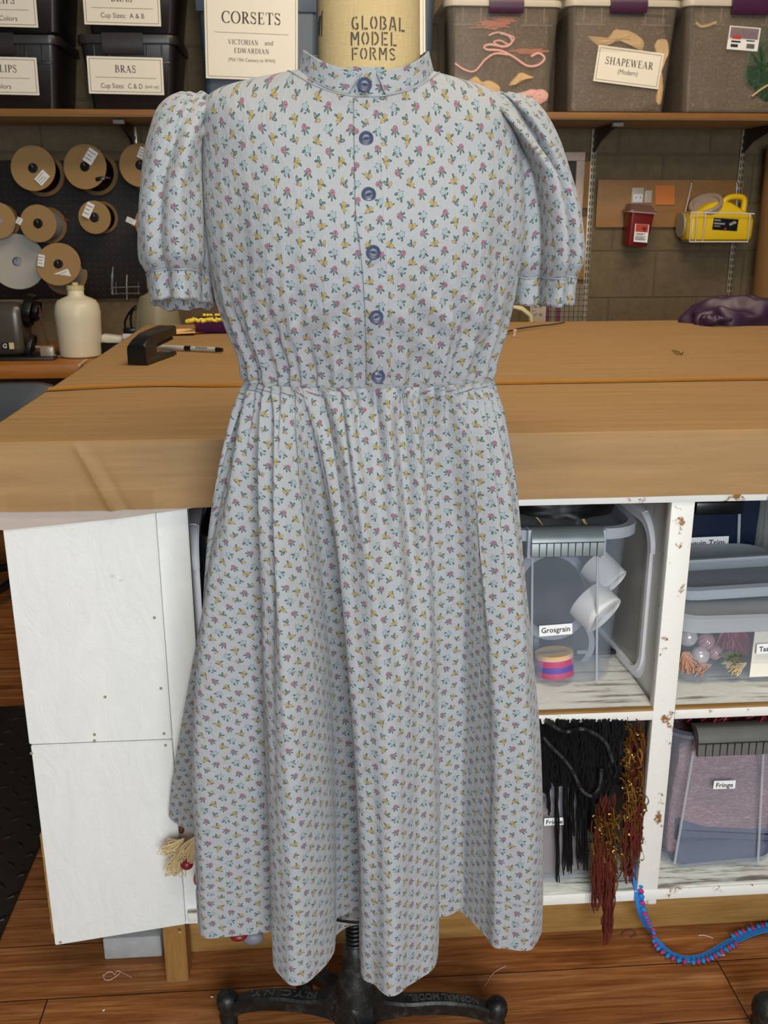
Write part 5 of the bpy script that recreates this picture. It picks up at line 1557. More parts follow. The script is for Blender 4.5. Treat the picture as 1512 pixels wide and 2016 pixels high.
for k in range(5):
    a = 2*pi*k/5+.3; lg = part('leg', MB().tube([(cxx, cyy+.3, .10), (cxx+.14*cos(a), cyy+.3+.14*sin(a), .085), (cxx+.26*cos(a), cyy+.3+.26*sin(a), .055)], .014, 8), 'black', ch)
    part('caster', MB().ball((cxx+.26*cos(a), cyy+.3+.26*sin(a), .0262), .025, 12), 'black', lg)
part('gas_post', MB().tube([(cxx, cyy+.3, .08), (cxx, cyy+.3, .44)], .022, 14), 'brightmetal', ch)

# ------------------------------------------------------------------ things on the cutting table
def on_table(x, y, h=0.0): return PZ(x, y, TZ+.0015+h)
s0 = on_table(272, 718); s1 = on_table(362, 688)
dv_ = (s1-s0); dv_.z = 0; LS = dv_.length; an = atan2(dv_.y, dv_.x)
stp = thing('stapler', 'black desk stapler standing on the kraft paper near the sleeve', 'stapler', s0)
ms = Matrix.Translation(s0) @ Matrix.Rotation(an, 4, 'Z')
hS = (P(262, 660, s0.y).z-TZ)*1.25
Ls = .165
def sect(prof, w0=.018):
    return [[Vector((x, -w, z0)), Vector((x, w, z0)), Vector((x, w, z1-.004)), Vector((x, w*.8, z1)), Vector((x, -w*.8, z1)), Vector((x, -w, z1-.004))] for x, z0, z1, w in prof]
part('base', MB().loft(sect([(-.002, .0005, .012, .022), (.02, .0005, .013, .022), (.12, .0005, .010, .019), (Ls, .0005, .008, .017)]), mat=ms), 'black', stp)
part('rear_housing', MB().loft(sect([(-.004, .008, .038, .021), (.02, .008, .042, .021), (.05, .014, .040, .019), (.06, .02, .038, .018)]), mat=ms), 'black', stp)
part('arm', MB().loft(sect([(-.004, .036, .042, .020), (.012, .036, .050, .020), (.05, .036, .060, .0195), (.10, .040, .064, .019), (.15, .044, .066, .0185), (.172, .046, .064, .017)]), mat=ms), 'black', stp)
part('staple_rail', MB().loft(sect([(.03, .024, .034, .011), (.165, .034, .042, .011)]), mat=ms), 'dkmetal', stp)
part('anvil', MB().box((.145, 0, .009), (.03, .02, .003), None, .001, mat=ms), 'brightmetal', stp)
pa, pb = on_table(312, 683, .006), on_table(438, 689, .006)
pe = thing('marker_pen', 'grey marker pen with black cap lying behind the stapler', 'pen', pa)
dd = (pb-pa)
part('barrel', MB().tube([pa, pa+dd*.9], .0057, 12), plain('marker_grey', '#a8a59e', .5, var=.02), pe)
part('cap_band', MB().tube([pa+dd*.42, pa+dd*.52], .0060, 12), 'black', pe)
part('cap', MB().tube([pa+dd*.9, pb], lambda t: .0057-.0012*t, 12), 'black', pe)
vs, fs, tw = font_text('Sharpie', .0058, 0, True)
mtx = Matrix.Translation(pa+dd*.68+Vector((0, -.0045, .0043))) @ Matrix.Rotation(atan2(dd.y, dd.x), 4, 'Z') @ Matrix.Rotation(radians(48), 4, 'X')
part('lettering', MB().add([(a*1.3, b-.003, .0003) for a, b, c in vs], fs, mtx), 'ink', pe, smooth=False)
def note(name, px, py, ang, size, mat, label, h=0):
    p = on_table(px, py, h)
    mb = MB().grid(lambda u, v: p+Matrix.Rotation(ang, 3, 'Z') @ Vector(((u-.5)*size, (v-.5)*size, .0012+.012*max(0, v-.4)**2*1.5+.002*u)), 10, 10)
    return solo(name, mb, mat, label, 'note')
note('sticky_note', 362, 656, .1, .06, 'yellownote', 'peach sticky note pad standing open just behind the stapler', .002)
note('sticky_note', 386, 655, .5, .055, 'orangenote', 'orange sticky note lying between the stapler and the purple tray')
tp = on_table(415, 657)
a_, b_ = P(372, 640, tp.y), P(466, 640, tp.y)
ty = thing('pin_tray', 'purple tray edged with yellow pins on the table under the sleeve', 'tray', ((a_.x+b_.x)/2, tp.y+.08, TZ+.002))
w_ = b_.x-a_.x-.02
part('tray_body', tub((a_.x+b_.x)/2, tp.y, w_, w_*.86, .16, .14, TZ+.002, .030, .01), plain('violet_tray', '#4b1a55', .4), ty)
for i in range(46):
    x = a_.x-.005+(w_+.03)*i/45
    c = Vector((x, tp.y-.004+.012*rnd.random(), TZ+.034+.006*rnd.random()))
    if i % 2 == 0: part('pin', MB().ball(c, .0048, 8), 'yellowbead', ty)
    else: part('pin', MB().tube([c+Vector((-.006, 0, .003)), c, c+Vector((.006, .002, -.002))], .003, 6), 'yellowbead', ty)
for i in range(18):
    c = Vector((a_.x+.02+w_*.9*rnd.random(), tp.y+.145+.01*rnd.random(), TZ+.036)); part('pin', MB().ball(c, .0045, 8), 'yellowbead', ty)
hc = [on_table(x, y, .004) for x, y in ((960, 661), (986, 658), (1020, 649), (1060, 643), (1090, 640), (1112, 636))]
hb_ = MB(); pts = [Vector(p) for p in cr([tuple(p) for p in hc], 40)]
hb_.loft([[p+Vector((0, -.006*(1-i/45), .0)), p+Vector((0, -.006*(1-i/45), .004)), p+Vector((0, .006*(1-i/45), .004)), p+Vector((0, .006*(1-i/45), 0))] for i, p in enumerate(pts)])
solo('metal_curve', hb_, 'darkrule', 'thin grey metal drafting curve lying on the table beside the dress', 'ruler')
gp = on_table(1012, 663)
solo('golf_tee', MB().lathe([(.002, 0), (.0032, .004), (.0026, .010), (.0052, .016), (.006, .019), (1e-4, .019)], 14, Matrix.Translation(gp) @ Matrix.Rotation(.12, 4, 'Y')), 'pinkstrap', 'tiny pale wooden peg standing on the table before the metal curve', 'peg')
p0 = on_table(1323, 690, .002)
sp = thing('safety_pin', 'small brass safety pin lying alone on the kraft paper', 'pin', p0)
part('wire', MB().tube(cr([tuple(on_table(x, y, .002)) for x, y in ((1323, 689), (1330, 691), (1343, 695), (1336, 697), (1326, 692))], 24), .0011, 6), 'gold', sp)
part('clasp', MB().ball(on_table(1342, 694, .003), .0035, 8, (1.4, 1, .8)), 'gold', sp)
# plum satin bundle
pc0 = on_table(1452, 648)
mbp = MB(); cxp, cyp = on_table(1475, 640).x, on_table(1475, 640).y+.08
def cloth(u, v):
    th = 2*pi*u; ph = pi*v*.5
    r = (1+.18*n1(th*2.2, v*2)+.05*sin(th*9+v*7))
    x = cxp+.155*r*cos(th)*cos(ph)**.6; y = cyp+.095*r*sin(th)*cos(ph)**.6
    z = TZ+.002+.062*sin(ph)**.75*(1+.25*n1(x*22, y*22)) + .013*sin(y*80+x*40+4*n1(x*9, y*9))*sin(ph)
    return Vector((x, y, max(TZ+.002, z)))
mbp.grid(cloth, 120, 40)
solo('satin_cloth', mbp, 'purplecloth', 'folded plum satin cloth lying on the table at the picture edge', 'cloth', smooth=True)
solo('satin_cloth', MB().tube(cr([tuple(on_table(x, y, h)) for x, y, h in ((1384, 634, .010), (1392, 629, .016), (1402, 632, .014), (1414, 628, .02), (1440, 630, .02))], 30), lambda t: .006+.012*sin(pi*min(1, t+.25))**.8*(.7+.5*sin(t*14)**2), 10), 'purplecloth', 'twisted corner of the plum satin cloth sticking out towards the dress', 'cloth')

# ------------------------------------------------------------------ on the wall at the right
YP_ = YW-.016
def plyboard(px0, px1, py0, py1, label):
    a_, b_ = P(px0, py0, YP_), P(px1, py1, YP_)
    return solo('plywood_board', MB().bb(a_.x, b_.x, YP_, YW-.0008, b_.z, a_.z, .001), 'ply', label, 'board', 'plywood boards on the wall')
plyboard(1178, 1456, 354, 447, 'long plywood board on the wall behind the red container and basket')
plyboard(1085, 1165, 317, 410, 'short plywood board on the wall above, beside the white frame')
plyboard(1085, 1154, 427, 550, 'short plywood board on the wall below, beside the puffed sleeve')
a_, b_ = P(1060, 299, 4.12), P(1147, 405, 4.12)
fr = thing('framed_board', 'white speckled frame hanging on the wall behind the puffed sleeve', 'frame', ((a_.x+b_.x)/2, 4.12, b_.z))
fw = .034; zlo = P(1140, 440, 4.12).z
fm = MB()
for x0, x1, zz0, zz1 in ((a_.x, b_.x, a_.z-fw, a_.z), (a_.x, b_.x, zlo, zlo+fw), (a_.x, a_.x+fw, zlo+fw, a_.z-fw), (b_.x-fw, b_.x, zlo+fw, a_.z-fw)): fm.bb(x0, x1, 4.12, 4.145, zz0, zz1, .002)
gsp = G('speckled_white'); nsp = gsp.noise(gsp.coord(), 190, 2, .6)
M['speck'] = gsp.fin(gsp.mix(gsp.math('MULTIPLY_ADD', nsp, 12, -7.2, clamp=True), '#c2aea0', '#6a5148'), .6)
part('frame_border', fm, 'speck', fr)
part('backing', MB().bb(a_.x+.01, b_.x-.01, 4.145, 4.15, zlo+.01, a_.z-.01), 'dkmetal', fr)
# red sharps container
yr = 4.07
rc = thing('sharps_container', 'red plastic sharps container with biohazard label hanging on the plywood board', 'container', (P(1258, 485, yr).x, yr+.04, P(1258, 485, yr).z))
c = P(1265, 417, yr); cb_ = P(1257, 485, yr); hh = c.z-cb_.z
lean = Matrix.Translation(cb_+Vector((0, .05, 0))) @ Matrix.Rotation(radians(4.5), 4, 'Y')
k = mpp(yr)
part('body', MB().loft([rr(0, 0, 40*k, .07, .012, 0, 6), rr(0, 0, 42*k, .074, .014, .008, 6), rr(0, 0, 49*k, .09, .014, hh*.98, 6)], mat=lean), 'red', rc)
part('lid', MB().loft([rr(0, 0, 57*k, .11, .014, hh*.98, 6), rr(0, 0, 57*k, .11, .014, hh*1.03, 6), rr(0, 0, 50*k, .10, .014, hh*1.05, 6), rr(-.002, .01, 44*k, .07, .012, hh*1.20, 6), rr(-.002, .01, 38*k, .05, .012, hh*1.22, 6)], mat=lean), 'smoke', rc)
part('rim', MB().loft([rr(0, 0, 58.5*k, .113, .014, hh*.965, 6), rr(0, 0, 58.5*k, .113, .014, hh*.99, 6)], mat=lean), plain('pink_rim', '#b59088', .5), rc)
lm = lean @ Matrix.Translation((2.5*k, -.0435, hh*.5)) @ Matrix.Rotation(radians(-7), 4, 'X') @ Matrix(((1, 0, 0, 0), (0, 0, -1, 0), (0, 1, 0, 0), (0, 0, 0, 1)))
lw, lh = 28*k, hh*.76
lb = part('paper_label', MB().box((0, 0, .0006), (lw, lh, .001), None, .0004, mat=lm), 'white', rc, smooth=False)
part('red_panel', MB().box((0, lh*.37, .0012), (lw*.9, lh*.18, .0006), mat=lm).box((0, lh*.04, .0012), (lw*.9, lh*.30, .0006), mat=lm), plain('label_red', '#b23522', .5, var=.03), lb, smooth=False)
pr = MB()
for i in range(3):   # biohazard trefoil
    a = radians(90+120*i); cxh, cyh = lw*.18+cos(a)*lw*.10, lh*.02+sin(a)*lw*.10
    pts = [lm @ Vector((cxh+lw*.10*cos(radians(q)), cyh+lw*.10*sin(radians(q)), .0018)) for q in range(int(math.degrees(a))+50, int(math.degrees(a))+311, 20)]
    pr.tube(pts, lw*.022, 5)
pr.tube([lm @ Vector((lw*.18+lw*.07*cos(radians(q)), lh*.02+lw*.07*sin(radians(q)), .0018)) for q in range(0, 361, 30)], lw*.015, 5)
for y, l_ in ((.265, .7), (.225, .8), (-.17, .7), (-.21, .5), (-.28, .75), (-.33, .6), (-.37, .78), (-.41, .7)): pr.box((-lw*(.9-l_)*.3, lh*y, .0015), (lw*l_, lh*.022, .0005), mat=lm)
part('label_print', pr, 'ink', lb, smooth=False)
hk = thing('wall_hook', 'clear and white adhesive hook on the board above the red container', 'hook', P(1255, 400, YP_))
part('backplate', MB().box(P(1255, 385, YP_-.004), (24*k, .006, 30*k), None, .002), 'rimwarm', hk); part('card', MB().box(P(1256, 390, YP_-.009), (20*k, .003, 16*k), None, .001), 'white', hk)
part('dots', MB().box(P(1252, 389, YP_-.0112), (.003, .001, .006)).box(P(1261, 389, YP_-.0112), (.003, .001, .006)), 'ink', hk, smooth=False)
solo('wall_hook', MB().box(P(1276, 387, YP_-.004), (15*k, .006, 24*k), None, .002), 'rimwarm', 'clear adhesive hook between the white hook and the orange note', 'hook')
solo('sticky_note', MB().grid(lambda u, v: P(1290+38*u, 403-38*v, YP_-.002-.006*(1-v)), 8, 8), 'orangenote', 'orange square sticky note on the plywood above the red container', 'note')
# wire basket
yb1, yb2 = 4.0, YP_-.004
bk = thing('wire_basket', 'white wire basket hung on the plywood and holding a yellow jug', 'basket', P(1408, 476, 4.08))
wb = MB()
rim = [P(1347, 419, yb1+.02), P(1484, 421, yb1+.02)]
A, B, C, D = P(1361, 418, yb1), P(1480, 421, yb1), P(1472, 476, yb1+.01), P(1357, 476, yb1+.01)
A2, B2, C2, D2 = P(1349, 418, 4.16), P(1462, 420, 4.16), P(1455, 474, 4.16), P(1343, 474, 4.16)
rw = .0028
part('rim', MB().tube([A, P(1485, 421, yb1), B2, A2], rw, 6, True), 'wire', bk)
for f_, g_, f2, g2 in ((A, D, D2, A2), (A.lerp(B, .10), D.lerp(C, .10), D2.lerp(C2, .10), A2.lerp(B2, .10)), (A.lerp(B, .24), D.lerp(C, .22), D2.lerp(C2, .22), A2.lerp(B2, .24)), (B.lerp(A, .03), C, C2, B2)):
    part('wire_loop', MB().tube([f_, f_.lerp(g_, .93), g_+Vector((.004, .006, -.0)), g2*0+g_.lerp(f2, .9) if False else f2, g2], rw*.9, 6), 'wire', bk)
part('bottom_wire', MB().tube([D, C], rw, 6), 'wire', bk); part('bottom_wire', MB().tube([D2, C2], rw, 6), 'wire', bk)
h1, h2 = P(1362, 361, YP_-.006), P(1450, 361, YP_-.006)
part('hanger', MB().tube([h1, A2], rw, 6), 'wire', bk); part('hanger', MB().tube([h2, B2.lerp(A2, .1)], rw, 6), 'wire', bk)
for h in (h1, h2): part('screw', MB().ball(h, .006, 10, (1, .6, 1)), 'brightmetal', bk)
# yellow jug
yjg = 4.075
kj = mpp(yjg)
bz0, bz1 = P(1410, 474, yjg).z, P(1410, 420, yjg).z
bl, brx = P(1346, 440, yjg).x, P(1474, 440, yjg).x
yj_ = thing('yellow_jug', 'yellow plastic disposal jug with wide mouth sitting in the wire basket', 'jug', ((bl+brx)/2, yjg, bz0))
bm2 = MB(); R_ = []
for z, kx, ky in ((0, .9, .8), (.06, .97, .95), (.2, 1, 1), (.75, 1, 1), (.95, .95, .9), (1.1, .72, .8), (1.3, .45, .7), (1.4, .3, .55)):
    sh_ = max(0, z-.85)*-.02
    R_.append(rr((bl+brx)/2+sh_*0, yjg, (brx-bl)*kx, .115*ky, .022 if z < 1 else .03*ky, bz0+(bz1-bz0)*z, 8))
bm2.loft(R_)
part('body', bm2, 'yellow', yj_)
mc_ = P(1390, 402, yjg)
mq = Matrix.Translation(mc_) @ Matrix.Rotation(radians(-24), 4, 'Y') @ Matrix.Rotation(radians(26), 4, 'X')
Rm = 31*kj
part('neck', MB().lathe([(Rm*1.05, -.055), (Rm*.95, -.012)], 28, mq), 'yellow', yj_)
part('mouth_ring', MB().lathe([(Rm*.95, -.014), (Rm*1.04, -.010), (Rm*1.04, .006), (Rm*.98, .010), (Rm*.82, .008), (Rm*.78, -.004), (1e-4, -.010)], 36, mq), plain('milky_mouth', '#a08e80', .4), yj_)
part('handle', MB().tube(cr([tuple(P(x, y, yjg)) for x, y in ((1420, 408), (1428, 394), (1440, 388), (1458, 388), (1465, 393), (1465, 405), (1461, 426))], 30), .0125, 10), 'yellow', yj_)
lp_ = P(1428, 442, yjg-.0583)
lbm = face_mat(lp_, radians(3.5))
jl = part('paper_label', MB().box((0, 0, .0004), (50*kj, 22*kj, .001), None, .0004, mat=lbm), 'black', yj_, smooth=False)
lt = MB()
lt.box((-17*kj, 7*kj, .0011), (13*kj, 2.6*kj, .0004), mat=lbm); lt.box((-12*kj, 1*kj, .0011), (22*kj, 3*kj, .0004), mat=lbm); lt.box((-16*kj, -4*kj, .0011), (12*kj, 1.6*kj, .0004), mat=lbm)
lt.box((12*kj, 2*kj, .0011), (9*kj, 5*kj, .0004), Matrix.Rotation(.5, 3, 'Z'), mat=lbm); lt.box((18*kj, 5*kj, .0011), (6*kj, 4*kj, .0004), Matrix.Rotation(-.4, 3, 'Z'), mat=lbm)
part('label_print', lt, 'grey', jl, smooth=False)
part('label_print', MB().lathe([(1e-4, 0), (1.8*kj, 0), (1e-4, .0006)], 12, lbm @ Matrix.Translation((1*kj, -8*kj, .001))), 'inkred', jl, smooth=False)
dk = P(1341, 443, yjg+.02)
solo('jug_cap', MB().lathe([(1e-4, -.005), (.048, -.005), (.05, 0), (.048, .005), (1e-4, .005)], 32, Matrix.Translation(dk) @ Matrix.Rotation(pi/2, 4, 'Y') @ Matrix.Rotation(.0, 4, 'X')), plain('pale_cap', '#9a8f7c', .5), 'round pale cap standing on edge beside the yellow jug', 'cap')
# cardboard tube leaning in the corner
ytb = 4.05
tb0, tb1 = P(1522, 600, ytb), P(1512, 285, ytb)
ct = thing('cardboard_tube', 'tall brown cardboard tube leaning against the block wall at the picture edge', 'tube', (tb0.x, ytb, 0))
part('wall_of_tube', MB().lathe([(.075, 0), (.080, 0), (.080, tb1.z), (.075, tb1.z), (.075, 0)], 32, Matrix.Translation((tb0.x, ytb, .001)) @ Matrix.Rotation(radians(-.6), 4, 'Y'), (False, False)), 'tube', ct)
# things standing behind the table edge
yz = 3.2
cs_ = MB(); pts = [P(x, y, yz) for x, y in ((985, 606), (1003, 602), (1030, 610), (1042, 620), (1046, 640), (1046, 700))]; pts.append(Vector((pts[-1].x, yz, .001)))
cs_.tube(cr([tuple(p) for p in pts], 30), .016, 10, flat=.6)
solo('machine_arm', cs_, 'cream', 'cream curved machine arm rising behind the table under the sleeve', 'machine arm')
a_, b_ = P(1046, 560, 3.3), P(1071, 700, 3.3)
ru = thing('white_ruler', 'white marked ruler standing behind the table edge under the sleeve', 'ruler', ((a_.x+b_.x)/2, 3.3, b_.z))
part('blade', MB().bb(a_.x, b_.x, 3.3, 3.304, .001, a_.z), plain('ruler_white', '#a08f7c', .6), ru)
mkk = MB()
for i in range(26): mkk.bb(a_.x+.004, a_.x+(.010 if i % 4 else .018), 3.2992, 3.3, b_.z+.008+i*.009, b_.z+.0092+i*.009)
for (x, y, s_) in ((1054, 606, '36'), (1064, 606, '34'), (1054, 622, '37'), (1064, 622, '35')):
    vs, fs, tw = font_text(s_, .009); mkk.add([(a, b, 0) for a, b, c in vs], fs, face_mat(P(x, y, 3.299)))
part('markings', mkk, 'ink', ru, smooth=False)
a_, b_ = P(1076, 560, 3.5), P(1150, 700, 3.5)
gr = thing('grid_ruler', 'clear plastic grid ruler with plum lines behind the table edge', 'ruler', ((a_.x+b_.x)/2, 3.5, b_.z))
part('sheet', MB().bb(a_.x, b_.x, 3.5, 3.503, .001, a_.z), 'clearwarm', gr)
gl = MB()
for x in (1079, 1099): p = P(x, 600, 3.5); gl.bb(p.x-.006, p.x+.006, 3.4985, 3.4998, b_.z, a_.z)
part('plum_lines', gl, plain('plum_ink', '#5a1838', .5), gr, smooth=False)
gl = MB()
for i in range(9): p = P(1076+i*9, 600, 3.5); gl.bb(p.x-.0008, p.x+.0008, 3.4985, 3.4998, b_.z, a_.z)
for i in range(14): gl.bb(a_.x, b_.x, 3.4985, 3.4998, b_.z+.02+i*.02, b_.z+.0212+i*.02)
part('grid_lines', gl, 'ink', gr, smooth=False)

# ------------------------------------------------------------------ what stands in the cubbyholes
ZH = zsh+.0012; ZL = .1512
def front_tub(name, label, pl, pr, pt, pb, zfloor, px_mid, mats, group, d=.36, taper=.92, corner=.045, pyb=None, lip=.010):
    y = PZ(px_mid, pb, zfloor).y - .006
    yt = y-.012
    a, b = P(pl, pt, yt), P(pr, pt, yt); w = b.x-a.x; cx = (a.x+b.x)/2
    t = thing(name, label, 'storage bin', (cx, yt+d/2, zfloor), group)
    part('tub', tub(cx, yt, w, w*taper, d, d*taper, zfloor, a.z-zfloor, corner, .002, lip), mats[0], t)
    return t, cx, w, yt, a.z
def grip_latch(t, x0, x1, y0, y1, yf, z1, mat, n=10):
    a, b = P(x0, y1, yf-.03), P(x1, y1, yf-.03)
    zt_ = P((x0+x1)/2, y0, yf-.02).z; zb_ = a.z
    sec = [(yf+.006, zt_-.004), (yf-.010, zt_), (yf-.020, zt_-.002), (yf-.026, zt_-.007), (yf-.0315, (zt_+zb_)/2+.004), (yf-.0335, zb_+.002), (yf-.030, zb_), (yf-.024, zb_+.002), (yf-.022, (zt_+zb_)/2)]
    L = MB().loft([[Vector((x, y, z)) for y, z in sec] for x in (a.x, a.x+.003, b.x-.003, b.x)])
    l_ = part('latch', L, mat, t)
    g_ = MB(); zm = (zt_+zb_)/2+.002
    for i in range(1, n): x = a.x+(b.x-a.x)*i/n; g_.bb(x-.0005, x+.0005, yf-.0345, yf-.0325, zb_+.002, zm)
    g_.bb(a.x, b.x, yf-.0345, yf-.0325, zm-.0004, zm+.0004)
    part('latch_grooves', g_, 'dkmetal', l_, smooth=False, kind='stuff')
    return l_
GG = 'clear bins with grey latches'
tg, cxg, wg, yg, zg = front_tub('clear_bin', 'clear bin labelled Grosgrain with grey latch on the upper shelf of the cubby', 985, 1249, 1050, 1345, ZH, 1117, ('clear', 'rim'), GG)
part('rim', MB().loft([rr(cxg, yg+.18, wg+.006, .366, .05, zg-.012), rr(cxg, yg+.18, wg+.026, .386, .055, zg-.010), rr(cxg, yg+.18, wg+.026, .386, .055, zg+.008), rr(cxg, yg+.18, wg+.004, .364, .05, zg+.008), rr(cxg, yg+.18, wg+.002, .362, .05, zg-.012)]), 'rim', tg)
grip_latch(tg, 1046, 1187, 1039, 1098, yg, zg, 'latch')
rb = MB()
for x in (1048, 1176):
    p0, p1 = P(x, 1060, yg), P(x-2, 1340, yg+.012); rb.tube([p0+Vector((0, -.001, 0)), p1+Vector((0, -.001, 0))], .0022, 6)
part('ribs', rb, 'rim', tg)
for x in (1044, 1190):
    p0, p1 = P(x, 1048, yg-.02), P(x, 1096, yg-.012); part('latch_guide', MB().bb(p0.x-.004, p0.x+.004, yg-.022, yg, p1.z, p0.z+.004, .002), 'rim', tg)
px_card(tg, 1094, 1240, 74, 25, yg+.004, [('Grosgrain', 'bold', 12.5, 1.5, 64)], radians(-2.8), mat='white', pitch=radians(-3))
def roll(px, py, y, r, w, axis_px, mat, label, name='ribbon_roll', group='ribbon rolls in the Grosgrain bin', layers=True, cat='ribbon roll'):
    c = P(px, py, y); k = mpp(y, py); ax = (P(*axis_px, y+.0)-c); ax.y = -.9*ax.length; ax.normalize()
    m = Matrix.Translation(c) @ Vector((0, 0, 1)).rotation_difference(ax).to_matrix().to_4x4()
    R, W = r*k, w*k; pr = [(R*.25, W*.5-.002)]
    if layers:
        n = 9
        for i in range(n): q = R*(.25+.75*(i+.5)/n); pr += [(q-R*.03, W*.5), (q+R*.03, W*.5-.0012)]
    pr += [(R, W*.5), (R*1.01, 0), (R, -W*.5), (R*.25, -W*.5), (R*.25, W*.5-.002)]
    return solo(name, MB().lathe(pr, 32, m, (False, False)), mat, label, cat, group)
yi = yg+.045
roll(1172, 1195, yi, 45, 50, (1205, 1222), 'roll', 'white ribbon roll showing its wound end inside the Grosgrain bin')
roll(1188, 1128, yi+.035, 34, 58, (1222, 1160), 'roll', 'white ribbon roll higher up and behind, inside the Grosgrain bin')
for k_, (px, py, r, lb) in enumerate(((1078, 1168, 92, 'big charcoal ribbon coil standing in the Grosgrain bin'), (1110, 1262, 62, 'grey ribbon coil low behind the Grosgrain label'))):
    c = P(px, py, yi+.06+.03*k_); kk = mpp(yi+.05, py)
    mb = MB(); t_ = thing('ribbon_coil', lb, 'ribbon coil', c, 'ribbon coils in the Grosgrain bin')
    m = Matrix.Translation(c) @ Matrix.Rotation(radians(70), 4, 'X') @ Matrix.Rotation(radians(16-30*k_), 4, 'Y')
    R = r*kk
    part('outer_band', MB().lathe([(R*.80, -.018), (R*.97, -.018), (R, -.016), (R, .016), (R*.97, .018), (R*.80, .018), (R*.80, -.018)], 48, m, (False, False)), 'greyribbon', t_)
    part('inner_band', MB().lathe([(.01, -.014), (R*.80, -.014), (R*.80, .015), (.01, .015)], 48, m), 'dkribbon', t_)
c = P(1092, 1304, yi-.012); R = 37*mpp(yi, 1300)
tr = thing('striped_ribbon_roll', 'rose and violet striped ribbon roll at the bottom of the Grosgrain bin', 'ribbon roll', (c.x, c.y, c.z))
mm_ = Matrix.Translation(c) @ Matrix.Rotation(radians(-8), 4, 'X') @ Matrix.Rotation(radians(-5), 4, 'Y')
for z0_, z1_, mt in ((-.020, -.010, 'rosestripe'), (-.010, .0, 'violetstripe'), (.0, .011, 'rosestripe'), (.011, .014, 'pinkstrap'), (.014, .019, 'beige')):
    part('ribbon_layer', MB().lathe([(.004, z0_), (R, z0_), (R*1.01, (z0_+z1_)/2), (R, z1_), (.004, z1_)], 36, mm_), mt, tr)
solo('cloth_strip', MB().loft([[P(x, y, yi-.01) for x, y in ((1062, 1333), (1070, 1326), (1079, 1322))], [P(x, y, yi-.012) for x, y in ((1066, 1337), (1076, 1334), (1080, 1328))]], closed=False), 'roll', 'small white ribbon end under the striped roll', 'ribbon')
bt_ = thing('bin_insert', 'dark slate box standing low inside the Grosgrain bin', 'box', P(1190, 1330, yi+.08))
a_, b_ = P(1100, 1335, yi+.06), P(1215, 1285, yi+.06)
part('box_body', MB().bb(a_.x, b_.x, yi+.06, yi+.2, ZH+.012, b_.z, .004), 'dkribbon', bt_)
part('box_front', MB().bb(P(1134, 1300, yi+.055).x, P(1155, 1300, yi+.055).x, yi+.052, yi+.06, ZH+.014, b_.z+.01, .002), 'greyribbon', bt_)
# black trims heaped over the bin
mb = MB()
cb = Vector((P(1090, 1020, yg+.12).x, yg+.15, zg+.012))
def heap(u, v):
    th = 2*pi*u; ph = pi*.5*v
    q = Vector((cos(th)*cos(ph), sin(th)*cos(ph), sin(ph))); n_ = mnoise.noise(q*3+Vector((4, 1, 0)))
    return cb+Vector((.115*q.x*(1+.2*n_), .12*q.y*(1+.2*n_), .055*q.z*(1+.4*n_)))
mb.grid(heap, 60, 20); solo('trim_heap', mb, 'blackyarn', 'heap of black trim lying on top of the open Grosgrain bin', 'trim heap', kind='stuff', smooth=True)
solo('ribbon_end', MB().tube(cr([tuple(P(x, y, yg+.06)) for x, y in ((1042, 1006), (1058, 1020), (1070, 1038))], 20), .006, 6, flat=.3), 'beige', 'peach ribbon end across the black trim heap', 'ribbon')
solo('ribbon_end', MB().tube(cr([tuple(P(x, y, yg+.05)) for x, y in ((1132, 1006), (1146, 1020), (1152, 1030), (1160, 1042))], 20), .0025, 6), 'beige', 'thin tan cord hanging over the rear edge of the Grosgrain bin', 'cord')
# lids stored on edge
def edge_lid(label, pxf, ytop, ybot, yf, zfl, depth, yaw=0.0, mat='lidwhite', g=((.0, .37), (.74, 1.0))):
    x = P(pxf, (ytop+ybot)/2, yf).x; z1 = P(pxf, ytop, yf+.06).z; h = z1-zfl
    t = thing('bin_cover', label, 'lid', (x, yf+depth/2, zfl), 'bin lids stored on edge')
    m = Matrix.Translation((x, yf, zfl)) @ Matrix.Rotation(yaw, 4, 'Z')
    def plate(x0, x1, inset, r):
        rings = []
        for xx in (x0, x1): rings.append([Vector((xx, q.x, q.y)) for q in (Vector((v.x, v.y, 0)) for v in rr(depth/2, h/2, depth-2*inset, h-2*inset, r, 0, 8))])
        return rings
    part('panel', MB().loft(plate(-.004, .000, .004, .045), mat=m), 'lidgrey', t)
    R1 = plate(-.012, .010, .0, .05)
    rimr = [R1[0], R1[1], plate(.010, .010, .010, .042)[0], plate(-.012, -.012, .010, .042)[0], R1[0]]
    part('rim', MB().loft(rimr, (False, False), mat=m), mat, t)
    for a, b in g:
        pts = []
        full = rr(depth/2, h/2, depth+.004, h+.004, .052, 0, 12)
        sel = [v for v in full if v.x < depth*.42 and h*(1-b)-.012 <= v.y <= h*(1-a)+.012]
        sel.sort(key=lambda v: -atan2(v.y-h/2, -(v.x-depth/2)))
        q = [Vector((-.001, v.x, v.y)) for v in sel]
        if a == 0: q = [Vector((-.001, depth*.42, h+.002))]+q
        if b == 1: q = q+[Vector((-.001, depth*.42, -.000))]
        q = [Vector(v) for v in cr([tuple(v) for v in q], 40)]
        part('grip', MB().tube(q, .0125, 10, mat=m, flat=.55), mat, t)
    return t
edge_lid('clear lid with white grips standing on edge beside the Grosgrain bin', 1286, 1008, 1348, 1.432, ZH+.006, .36, radians(4))
edge_lid('clear lid with white grips on edge behind the stile, beside the skirt', 386, 1034, 1405, 1.415, ZH+.006, .36, radians(3))
# dark tub in the same bay, behind the skirt
td, *_ = front_tub('dark_bin', 'black bin in the cubby beside the stored lid, mostly hidden by the skirt', 402, 640, 1060, 1350, ZH, 520, ('black', 'black'), None)
